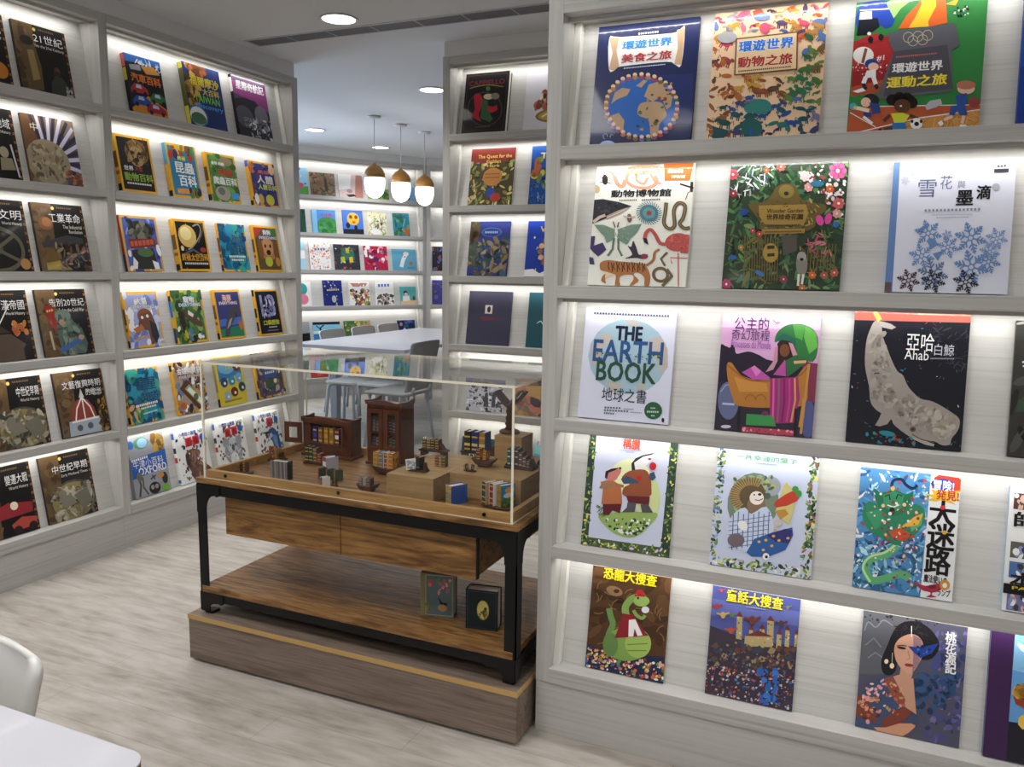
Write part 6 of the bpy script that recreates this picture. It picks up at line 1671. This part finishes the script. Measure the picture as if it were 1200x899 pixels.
mini('tiny tan book standing behind the thick grey one', -2.098, 2.505, Z1 + .0085, .026, .038, .012, 80, 'a8804a', '', '94703c', 306)

# open mini cabinet
CB = thing('miniature_bookcase', 'low dark wooden miniature bookcase with its glass doors open', 'miniature cabinet', (-1.958, 2.660, Z1 + .0004))


def crest(w, d, z, amp):
    """Curved top edge of a cabinet."""
    pts = []
    for i in range(25):
        a = -1 + 2 * i / 24
        pts.append((a * w / 2, z + amp * (0.55 + 0.45 * math.cos(a * math.pi * 1.0)) + amp * 0.55 * max(0, abs(a) - 0.72) / 0.28))
    return pts


cw, cd = 0.232, 0.068
b = MB()
b.box(-cw / 2, -cd / 2, 0.012, -cw / 2 + .008, cd / 2, 0.150).box(cw / 2 - .008, -cd / 2, 0.012, cw / 2, cd / 2, 0.150)
b.box(-cw / 2 + .008, cd / 2 - .005, 0.012, cw / 2 - .008, cd / 2, 0.150).box(-cw / 2 + .008, -cd / 2, 0.048, cw / 2 - .008, cd / 2 - .005, 0.055).box(-cw / 2 + .008, -cd / 2, 0.132, cw / 2 - .008, cd / 2 - .005, 0.139)
b.box(-cw / 2 + .008, -cd / 2 + .004, 0.012, cw / 2 - .008, -cd / 2 + .010, 0.048)
b.box(-cw / 2 + .008, -cd / 2, 0.055, -cw / 2 + .036, -cd / 2 + .006, 0.132).box(cw / 2 - .036, -cd / 2, 0.055, cw / 2 - .008, -cd / 2 + .006, 0.132)
b.build('body', mahog, CB, .0008)
MB().box(-cw / 2 - .008, -cd / 2 - .008, 0, cw / 2 + .008, cd / 2 + .004, .012).build('base_moulding', mahog, CB, .002)
MB().prism([(-cw / 2 - .004, .139)] + [(cw / 2 + .004, .139)] + crest(cw + .012, 0, .150, .013)[::-1], 1, -cd / 2 - .005, -cd / 2 + .002).build('crest', mahog, CB)
for s_ in (-1, 1):
    MB().prism([(-cd / 2, .150), (cd / 2, .150), (cd / 2, .162), (0, .158), (-cd / 2, .160)], 0, s_ * (cw / 2 + .002), s_ * (cw / 2 - .006)).build('side_crest', mahog, CB)
MB().box(-.062, -cd / 2 + .001, .019, .062, -cd / 2 + .004, .042).build('drawer', mahog, CB, .0008)


def small_door(parent, hx_, y, z0, z1, w, ang, glass=None):
    h_ = bpy.data.objects.new('door', None)
    d = MB()
    fr = w * .26
    d.box(0, 0, z0, fr, .005, z1).box(w - fr, 0, z0, w, .005, z1).box(fr, 0, z0, w - fr, .005, z0 + fr).box(fr, 0, z1 - fr, w - fr, .005, z1)
    o = d.build('door', mahog, parent, .0006)
    o.location = (hx_, y, 0)
    o.rotation_euler = (0, 0, R(ang))
    bpy.data.objects.remove(h_)
    if glass:
        g2 = MB().box(fr, .002, z0 + fr, w - fr, .003, z1 - fr).build('pane', acryl, o)
    k = MB().lathe([(0, 0), (.0022, .0005), (.003, .003), (0, .005)], 10)
    k.v = [(w - fr * .5 + a_, -c_ + .0, (z0 + z1) / 2 + b_) for a_, b_, c_ in k.v]
    k.build('knob', screw_metal, o)
    return o


small_door(CB, -cw / 2, -cd / 2 - .006, .050, .134, .078, 188)
small_door(CB, cw / 2 - .036, -cd / 2 - .0065, .055, .134, .052, -62)
for i, (c1, m1) in enumerate((('33286a', '4a3f8a'), ('6a5a34', 'a8602f'), ('a8762a', 'c89a3a'), ('a07a2c', '8a6a2a'), ('6a2340', 'c8c0c0'))):
    mini('tiny %s-spined book inside the open miniature bookcase, %s in its row' % (('violet', 'olive', 'gold', 'mustard', 'wine-red')[i], ('first', 'second', 'middle', 'fourth', 'last')[i]),
         -1.958 - .052 + i * .0265, 2.648, Z1 + .0557, .036, .064, .019, 90, c1, '', c1, 310 + i, sp=[(.1, .2, 'c8a050'), (.35, .6, m1), (.75, .85, 'c8a050')])
stand('dark book stand in front of the open miniature bookcase', -1.930, 2.53, Z1, .105, .05, .008, 'slab')
for i, (c1, s1, h_) in enumerate((('1d3a34', '1c3a36', .060), ('24423a', '234238', .060), ('5a4440', '6a4a44', .055), ('7a3a3a', '7a3c3a', .036))):
    mini('tiny %s book on the stand before the open miniature bookcase' % ('dark green, outermost', 'dark green, second', 'tall brown', 'short red')[i],
         -1.962 + i * .019, 2.53, Z1 + .0085, .034, h_, .0165, 90, c1, '', s1, 320 + i)
mini('miniature red book with a white rose label lying on three orange ones', -1.812, 2.46, Z1 + .0, .05, .052, .030, 62, '9a9aa8', '', '8a2a44', 330, sp=[(.35, .7, 'd8d0d0'), (.1, .2, 'a8683a')])
for i, (c1, m1) in enumerate((('8a3a24', 'a8602a'), ('a86a30', 'd8c090'), ('b07a34', 'c89a4a'))):
    mini('tiny orange picture book, %s of three before the red one' % ('reddest', 'middle', 'palest')[i], (-1.772, -1.738, -1.704)[i], 2.352, Z1, .030, .038, .014, 58, '3a4a3a' if i else '2a3a34', '', c1, 333 + i, sp=[(0.05, .95, c1), (.3, .6, m1)])
mini('tiny white book with a gold window cover at the front rim', -1.697, 2.268, Z1, .030, .034, .017, 65, 'd8d8dc', '', '6a5a3a', 337, sp=[(.1, .9, '5a5240'), (.25, .75, 'b0a078')])
stand('tiny brown stool beside the tiny white book', -1.668, 2.275, Z1, .02, .016, .012, 'bench')
stand('small dark cradle of grey books near the front rim', -1.533, 2.280, Z1, .072, .045, .030, 'boat')
for i in range(3):
    mini('tiny grey book in the small dark cradle, %s' % ('outer', 'middle', 'inner')[i], -1.550 + i * .016, 2.280, Z1 + .0225, .024, .028, .0135, 90, ('5a5a62', '7a7a82', '4a4a54')[i], '', ('6a6a72', '8a8a92', '54545e')[i], 340 + i)

# tall mini cabinet
CT = thing('miniature_cabinet', 'tall dark wooden miniature cabinet with two closed glass doors', 'miniature cabinet', (-1.690, 2.672, Z1 + .0004))
cw, cd = 0.150, 0.100
b = MB()
b.box(-cw / 2, -cd / 2, .010, -cw / 2 + .007, cd / 2, .235).box(cw / 2 - .007, -cd / 2, .010, cw / 2, cd / 2, .235).box(-cw / 2 + .007, cd / 2 - .005, .010, cw / 2 - .007, cd / 2, .235)
for z in (.010, .052, .118, .176, .228):
    b.box(-cw / 2 + .007, -cd / 2 + .008, z, cw / 2 - .007, cd / 2 - .005, z + .006)
b.box(-cw / 2 + .007, -cd / 2, .010, cw / 2 - .007, -cd / 2 + .007, .056).box(-cw / 2 + .007, -cd / 2, .222, cw / 2 - .007, -cd / 2 + .007, .235)
b.build('body', mahog, CT, .0008)
MB().box(-cw / 2 - .006, -cd / 2 - .007, 0, cw / 2 + .006, cd / 2 + .003, .010).build('base_moulding', mahog, CT, .002)
MB().prism([(-cw / 2 - .004, .2355), (cw / 2 + .004, .2355)] + crest(cw + .014, 0, .242, .012)[::-1], 1, -cd / 2 - .006, -cd / 2 + .001).build('crest', mahog, CT)
for s_ in (-1, 1):
    MB().prism([(-cd / 2, .2355), (cd / 2, .2355), (cd / 2, .256), (0, .247), (-cd / 2, .250)], 0, s_ * (cw / 2 + .004), s_ * (cw / 2 - .004)).build('side_crest', mahog, CT)
small_door(CT, -cw / 2 + .003, -cd / 2 - .006, .058, .220, .071, 0, 1)
o = small_door(CT, cw / 2 - .003, -cd / 2 - .001, .058, .220, .071, 180, 1)
cols_ = ['4a5a7a', '8a8a9a', '2a4a4a', '3a5a3a', '6a6a74', '3a2a5a', '5a3a34', '2f5a54']
for r_ in range(2):
    for i in range(6):
        mini('tiny %s book behind the closed glass doors, %s shelf, place %s' % (('dark', 'muted')[i % 2], ('lower', 'middle')[r_], ('one', 'two', 'three', 'four', 'five', 'six')[i]),
             -1.690 - .052 + i * .0185, 2.662, Z1 + .0004 + (.0585, .1245)[r_], .034, .048 - (i % 3) * .003, .0155, 90, cols_[(i + 3 * r_) % 8], '', cols_[(i * 3 + r_) % 8], 350 + i + 10 * r_)
stand('dark cradle of yellow books before the tall miniature cabinet', -1.600, 2.515, Z1, .125, .06, .034, 'boat')
for i, (c1, s1) in enumerate((('c89a3a', 'a87c34'), ('5a7a9a', '6a6a72'), ('b0b0b0', '8a4a34'), ('c88a2a', 'b0641f'))):
    mini('tiny book with %s cover in the cradle before the tall miniature cabinet' % ('gold', 'blue-grey', 'white', 'orange picture')[i], -1.635 + i * .0215, 2.515, Z1 + .0253, .042, .058, .019, 90, c1, 'd8b04a 6a4a2a' if i == 3 else '', s1, 370 + i)

# on the blocks
stand('black book stand with a white fanned book at the front of the oak block', -1.365, 2.330, ZR, .066, .035, .005, 'slab')
mini('tiny black book standing open on the black stand', -1.352, 2.330, ZR + .0055, .026, .044, .016, 80, '141416', '', '141416', 380, sp=[(.2, .25, '8a8a8a')])
mini('tiny white book with its pages fanned, on the black stand', -1.385, 2.318, ZR + .0055, .034, .034, .012, 35, 'd8dce4', '8a94a8', 'c8ccd4', 381, tilt=-6)
stand('little dark bench of striped books at the back of the oak block', -1.432, 2.555, ZR, .105, .04, .026, 'bench')
for i in range(4):
    mini('tiny green and tan striped book on the dark bench, %s' % ('first', 'second', 'third', 'fourth')[i], -1.459 + i * .0175, 2.555, ZR + .0265, .026, .036, .015, 90, ('2a3a2a', '6a5a44', '34302a', '5a4a3a')[i], '', ('3a3a30', '4a5a44', '3a3028', '44382e')[i], 385 + i)
for i in range(3):
    mini('tiny striped book standing alone before the dark bench, %s' % ('red', 'grey', 'tan')[i], -1.338 + i * .014, 2.425, ZR, .022, .036, .012, 90, ('7a3a34', '6a6a5a', '4a4a3a')[i], '', ('7a3a34', '74745f', '54543f')[i], 390 + i)
stand('long dark stand of three large spines behind the oak blocks', -1.300, 2.665, ZR, .140, .05, .008, 'slab')
for i, (c1, s1) in enumerate((('2a241c', '3a2f20'), ('23366e', '22346a'), ('2f5a94', 'a8742f'))):
    mini('miniature book with %s spine on the long dark stand' % ('brown', 'blue', 'orange')[i], -1.328 + i * .030, 2.665, ZR + .0085, .05, .074, .025, 90, c1, '', s1, 394 + i, sp=[(.08, .16, 'c8a050'), (.28, .42, 'c8b878'), (.7, .78, 'c8a050')])
stand('dark carved cradle in the middle of the oak block', -1.195, 2.490, ZR, .085, .05, .030, 'boat')
mini('tiny brown and gold book in the carved cradle, upright', -1.207, 2.490, ZR + .0225, .024, .040, .017, 85, '7a3a1c', 'c8902f', '6a2f1c', 398)
mini('tiny amber book in the carved cradle, leaning', -1.186, 2.490, ZR + .0225, .024, .034, .013, 85, '8a5a24', 'c8902f', '8a5a24', 399, tilt=10)
stand('tiny pale tray with two open books on the oak block', -1.212, 2.408, ZR, .05, .025, .004, 'plate')
for i in range(2):
    mini('thumbnail-sized tan book on the tiny pale tray, %s one' % ('outer', 'inner')[i], -1.222 + i * .02, 2.408, ZR + .0045, .014, .018, .008, 70, '4a3a28', 'a89a7a', 'a8987a', 402 + i, tilt=-10 + i * 20)
stand('stepped dark stand of books before the oak cube', -1.075, 2.528, ZR, .105, .06, .008, 'slab')
for i, (c1, h_) in enumerate((('2f5a64', .058), ('26343f', .062), ('3a3234', .060), ('6a3a40', .048), ('5a4a44', .036), ('4a3f3a', .024))):
    mini('tiny %s book on the stepped stand, descending row' % ('teal', 'navy', 'charcoal', 'wine', 'taupe', 'shortest brown')[i], -1.107 + i * .0142, 2.528, ZR + .0085, .04, h_, .0125, 90, c1, '', c1, 405 + i, sp=[(.1, .16, 'b0b0b0'), (.5, .58, 'b0b0b0'), (.84, .9, 'b0b0b0')])
mini('miniature bright blue book with a golden spine picture', -1.190, 2.290, Z1, .062, .062, .034, 62, '2f5ab0', '', 'c8a868', 412, sp=[(.05, .95, 'b89858'), (.2, .8, 'd8c8a0'), (.3, .6, '6a6a4a')])
stand('round dark base of three books with a landscape cover, nearest the front rim', -1.055, 2.315, Z1, .135, .06, .007, 'plate')
for i, (c1, s1) in enumerate((('b09474', '24444a'), ('c8c8c4', '7a2434'), ('2f78a8', 'a88434'))):
    b_ = mini('miniature book with %s on the round dark base' % ('green spine', 'wine spine', 'landscape cover and gold spine')[i], -1.085 + i * .029, 2.32 - i * .004, Z1 + .0075, .055, .072 - i * .001, .024, 62, c1, '', s1, 415 + i)
    if i == 2:
        bpy.data.objects.remove([c for c in b_.children if c.name.startswith('cover')][0])
        bpy.data.objects.remove(b_.children[0])
        a = Art('3a88b8', seed=420)
        a.P('3f7a44', 0, 62, 30, 54, 60, 66, 100, 50, 100, 100, 0, 100).E('c89a5a', 60, 24, 34, 14).E('d8dce0', 50, 48, 34, 12).S(24, '2f5a3a c87a4a d8d8d8 5a9a5a', ((0, 55), (100, 55), (100, 98), (0, 98)), 8, 20)
        make_book(b_, .055, .070, .024, a, 'a88434', True, ink_gloss, '2f6a98', [(.05, .95, 'a88434'), (.2, .3, '7a3a2a'), (.6, .72, '7a3a2a')])

# carved figure holding a book rest, on the cube
t = thing('carved_bookstand', 'carved dark wooden figure stand holding open books on the oak cube', 'carved stand', (-1.185, 2.672, ZC))
MB().lathe([(0, .0005), (.036, .0005), (.038, .005), (.034, .010), (.028, .012), (.018, .014), (0, .014)], 28).build('base', carved, t)
MB().lathe([(.018, .0145), (.013, .024), (.018, .034), (.012, .042), (.016, .055), (.011, .066), (.015, .080), (.011, .088), (.014, .094), (.016, .0975), (0, .0976)], 20).build('column', carved, t)
c_ = MB()
c_.prism([(-.040, .128), (-.010, .098), (.010, .098), (.040, .128), (.036, .134), (.006, .106), (-.006, .106), (-.036, .134)], 1, -.024, .024)
c_.build('cradle', carved, t, .002)
for i, (c1, ang, ox_, oz_, w_, h_) in enumerate((('4a3020', -44, -.012, .108, .012, .058), ('5c5a5a', 40, .006, .1085, .010, .060), ('cfc6b0', 40, .0185, .1090, .004, .056), ('35231a', 40, .0245, .1095, .006, .058))):
    o = MB().box(-w_ / 2, -.022, 0, w_ / 2, .022, h_).build('book_leaf', mat('leaf_' + 'abcd'[i], c1, .6), t, .001)
    o.location = (ox_, 0, oz_)
    o.rotation_euler = (0, R(ang), 0)
# dark object against the side sheet
t = thing('miniature_chest', 'dark little wedge-shaped chest against the case side behind the stepped stand', 'miniature chest', (-1.020, 2.62, ZR))
MB().prism([(-.022, .0005), (.010, .0005), (.010, .03), (-.004, .028), (-.022, .012)], 1, -.03, .03).build('body', mat('dark_chest', '2a2624', .5), t, .001)
MB().prism([(-.006, .0285), (.011, .0305), (.011, .034), (-.006, .032)], 1, -.031, .031).build('lid', mat('dark_chest_lid', '352f2c', .5), t, .0006)

# two keepsake books on the low shelf


def keepsake(label, x, y, w, h, t_, rz, art, spine, M):
    root = bpy.data.objects.new('keepsake_book', None)
    COL.objects.link(root)
    tag(root, label, 'box book', 'book-shaped boxes on the low shelf of the table')
    root.matrix_world = Matrix.Translation((x, y, 0.2885)) @ Matrix.Rotation(R(rz), 4, 'Z')
    make_book(root, w, h, t_, art, spine, True, M, None)
    return root


a = Art('56666a', seed=431)
a.P('76724f', 0, 0, 16, 0, 16, 100, 0, 100).L('a89a6a', 2, 16, 4, 96, 4, 96, 96, 16, 96, 16, 4, sharp=True).E('a84a4a', 30, 22, 8, 8).E('b06a64', 28, 26, 5, 5).S(16, 'a85a5a 5a7a5a c87a7a', ((50, 10), (90, 10), (80, 45), (40, 45)), 6, 14)
a.P('1c1f24', 52, 52, 66, 66, 82, 66, 76, 74, 62, 74).E('b08a5a', 66, 78, 14, 8).S(10, '8a7a3a 5a6a3a', ((16, 70), (34, 66), (36, 88), (18, 88)), 5, 12)
keepsake('pale blue box book with a bird and roses standing on the low shelf', -1.272, 2.292, .115, .150, .045, 14, a, '7c7850', ink_matt)
a = Art('1c2628', seed=433)
a.E('1d2629', 54, 50, 30, 24).E('1d2629', 54, 50, 22, 34).E('a89a50', 54, 50, 19, 25).E('c0b468', 54, 49, 16, 22).E('5a4a2a', 60, 56, 8, 8).E('4a3a24', 62, 46, 5, 4).S(14, '5a5a2a 8a7a3a', ((42, 54), (70, 54), (66, 72), (44, 72)), 5, 10).L('3a4648', 1.6, 6, 4, 94, 4, 94, 96, 6, 96, 6, 4, sharp=True)
keepsake('dark green box book with a yellow oval picture standing on the low shelf', -1.095, 2.268, .108, .133, .048, 10, a, '22292a', ink_matt)

# ---------------------------------------------------------------- reading-room table, chairs and stools


def rounded(x0, y0, x1, y1, rad, n=6):
    pts = []
    for cx_, cy_, a0 in ((x1 - rad, y1 - rad, 0), (x0 + rad, y1 - rad, 90), (x0 + rad, y0 + rad, 180), (x1 - rad, y0 + rad, 270)):
        for i in range(n + 1):
            g = R(a0 + 90 * i / n)
            pts.append((cx_ + rad * math.cos(g), cy_ + rad * math.sin(g)))
    return pts


def table(label, x0, y0, x1, y1, h, rad, leg, leg_m, edge_m, inset=0.06):
    cx_, cy_ = (x0 + x1) / 2, (y0 + y1) / 2
    t = thing('reading_table', label, 'table', (cx_, cy_, 0))
    w, d = x1 - x0, y1 - y0
    MB().prism(rounded(-w / 2, -d / 2, w / 2, d / 2, rad), 2, h - .004, h).build('table_top', white_table, t, .001)
    MB().prism(rounded(-w / 2 + .0005, -d / 2 + .0005, w / 2 - .0005, d / 2 - .0005, rad), 2, h - .030, h - .0042).build('top_edge', edge_m, t)
    for sx in (-1, 1):
        for sy in (-1, 1):
            px, py = sx * (w / 2 - inset - leg / 2), sy * (d / 2 - inset - leg / 2)
            q = .72
            b = MB()
            n = len(b.v)
            b.box(px - leg / 2, py - leg / 2, 0.0, px + leg / 2, py + leg / 2, h - .0305)
            for i in (0, 1, 2, 3):
                vx, vy, vz = b.v[i]
                b.v[i] = (px + (vx - px) * q, py + (vy - py) * q, vz)
            b.build('leg', leg_m, t, .002)
    a_ = MB()
    a_.box(-w / 2 + inset + leg, -d / 2 + inset + .01, h - .075, w / 2 - inset - leg, -d / 2 + inset + .03, h - .0305).box(-w / 2 + inset + leg, d / 2 - inset - .03, h - .075, w / 2 - inset - leg, d / 2 - inset - .01, h - .0305)
    a_.build('apron', leg_m, t)
    return t


table('large white reading table on square legs under the acorn pendants', -4.75, 5.85, -3.57, 8.12, 0.76, 0.03, 0.085, tube_paint, white_table, 0.24)
table('white rounded table corner nearest the camera, with a brown underside edge', -2.45, -0.45, -0.915, 0.800, 0.74, 0.035, 0.05, tube_paint, brown_edge)


def chair_shell(z0, w, top_h, th, lean):
    """Curved moulded back: grid over width and height."""
    b = MB()
    nx, nz = 12, 30
    rr = 0.030

    def pt(i, j, off):
        a = -1 + 2 * i / nx
        v = 1 - (1 - j / nz) ** 2.2
        wd = w * (0.90 + 0.10 * v)
        dz = (1 - v) * top_h
        if dz < rr:
            wd -= 2 * (rr - math.sqrt(max(0, rr * rr - (rr - dz) ** 2)))
        x = a * wd / 2
        z = z0 + top_h * v
        y = lean * v + 0.024 * (1 - a * a) * (0.5 + .5 * v) + off
        z -= 0.006 * a * a * max(0, (v - .6) / .4)
        return (x, y, z)
    for off in (0, th):
        for j in range(nz + 1):
            for i in range(nx + 1):
                b.v.append(pt(i, j, off))
    N = (nx + 1) * (nz + 1)
    idx = lambda i, j, k: k * N + j * (nx + 1) + i
    for j in range(nz):
        for i in range(nx):
            for k in (0, 1):
                q = (idx(i, j, k), idx(i + 1, j, k), idx(i + 1, j + 1, k), idx(i, j + 1, k))
                b.f.append(q if k == 0 else q[::-1])
                b.m.append(0)
                b.sm.append(True)
    ring = [(i, 0) for i in range(nx)] + [(nx, j) for j in range(nz)] + [(i, nz) for i in range(nx, 0, -1)] + [(0, j) for j in range(nz, 0, -1)]
    for k in range(len(ring)):
        (i0, j0), (i1, j1) = ring[k], ring[(k + 1) % len(ring)]
        b.f.append((idx(i0, j0, 0), idx(i1, j1, 0), idx(i1, j1, 1), idx(i0, j0, 1)))
        b.m.append(1)
        b.sm.append(True)
    return b


def make_chair(label, loc, rz, face, rim, legm, w=0.42, ztop=0.82, group='moulded chairs around the reading table'):
    """Chair whose sitter looks along local -y."""
    t = thing('moulded_chair', label, 'chair', loc, rz, group)
    MB().prism(rounded(-w / 2, -.22, w / 2, .20, .07), 2, .435, .455).build('seat', rim, t, .008, 3)
    c = chair_shell(.47, w, ztop - .47, .016, .075)
    c.v = [(x, y + .165, z) for x, y, z in c.v]
    c.build('backrest', [face, rim], t)
    for sx in (-1, 1):
        MB().tube([(sx * (w / 2 - .05), -.17, .434), (sx * (w / 2 - .02), -.21, 0)], .013).build('leg', legm, t)
        MB().tube([(sx * (w / 2 - .05), .15, .434), (sx * (w / 2 - .02), .21, 0)], .013).build('leg', legm, t)
        MB().tube([(sx * (w / 2 - .09), .15, .44), (sx * (w / 2 - .09), .19, .45), (sx * (w / 2 - .09), .212, .50)], .012).build('back_bracket', legm, t)
    return t


ch = make_chair('shade-grey moulded chair, nearest of the three along the far side of the reading table', (-4.74, 6.80, 0), R(90), shade_grey, white_plastic, tube_paint, 0.42, 0.815)
copy_thing(ch, (-4.74, 7.34, 0), R(90), 'shade-grey moulded chair, middle of the three along the far side of the reading table')
copy_thing(ch, (-4.74, 7.83, 0), R(90), 'shade-grey moulded chair, third along the far side, beside the dark blue night book')
make_chair('shade-grey moulded chair on the near side of the reading table, beside the narrow bookcase', (-3.50, 5.67, 0), R(-90), shade_grey, shade_grey, tube_paint, 0.44, 0.87)
make_chair('white moulded chair tucked behind the nearest white table', (-1.448, 0.615, 0), R(0), white_plastic, white_plastic, tube_paint, 0.44, 0.797, None)


def stool(label, x, y, rz=0):
    t = thing('stool', label, 'stool', (x, y, 0), rz, 'white stools tucked under the reading table')
    MB().prism(rounded(-.15, -.15, .15, .15, .04), 2, .445, .465).build('seat', white_plastic, t, .005)
    for sx in (-1, 1):
        pts = [(sx * .150, -.15, 0.0), (sx * .122, -.125, .40), (sx * .112, -.115, .425), (sx * .095, -.105, .434), (0, -.10, .434)]
        MB().tube(pts, .0135).build('leg', tube_paint, t)
        MB().tube([(p[0], -p[1], p[2]) for p in pts], .0135).build('leg', tube_paint, t)
    MB().tube([(-.141, -.142, .13), (.141, -.142, .13)], .010).build('foot_rail', tube_paint, t)
    return t


stool('white stool with pale tube legs, under the near end of the reading table', -4.16, 5.90, R(3))
stool('white stool with pale tube legs, second under the near end, by the table leg', -3.84, 5.91, R(-3))
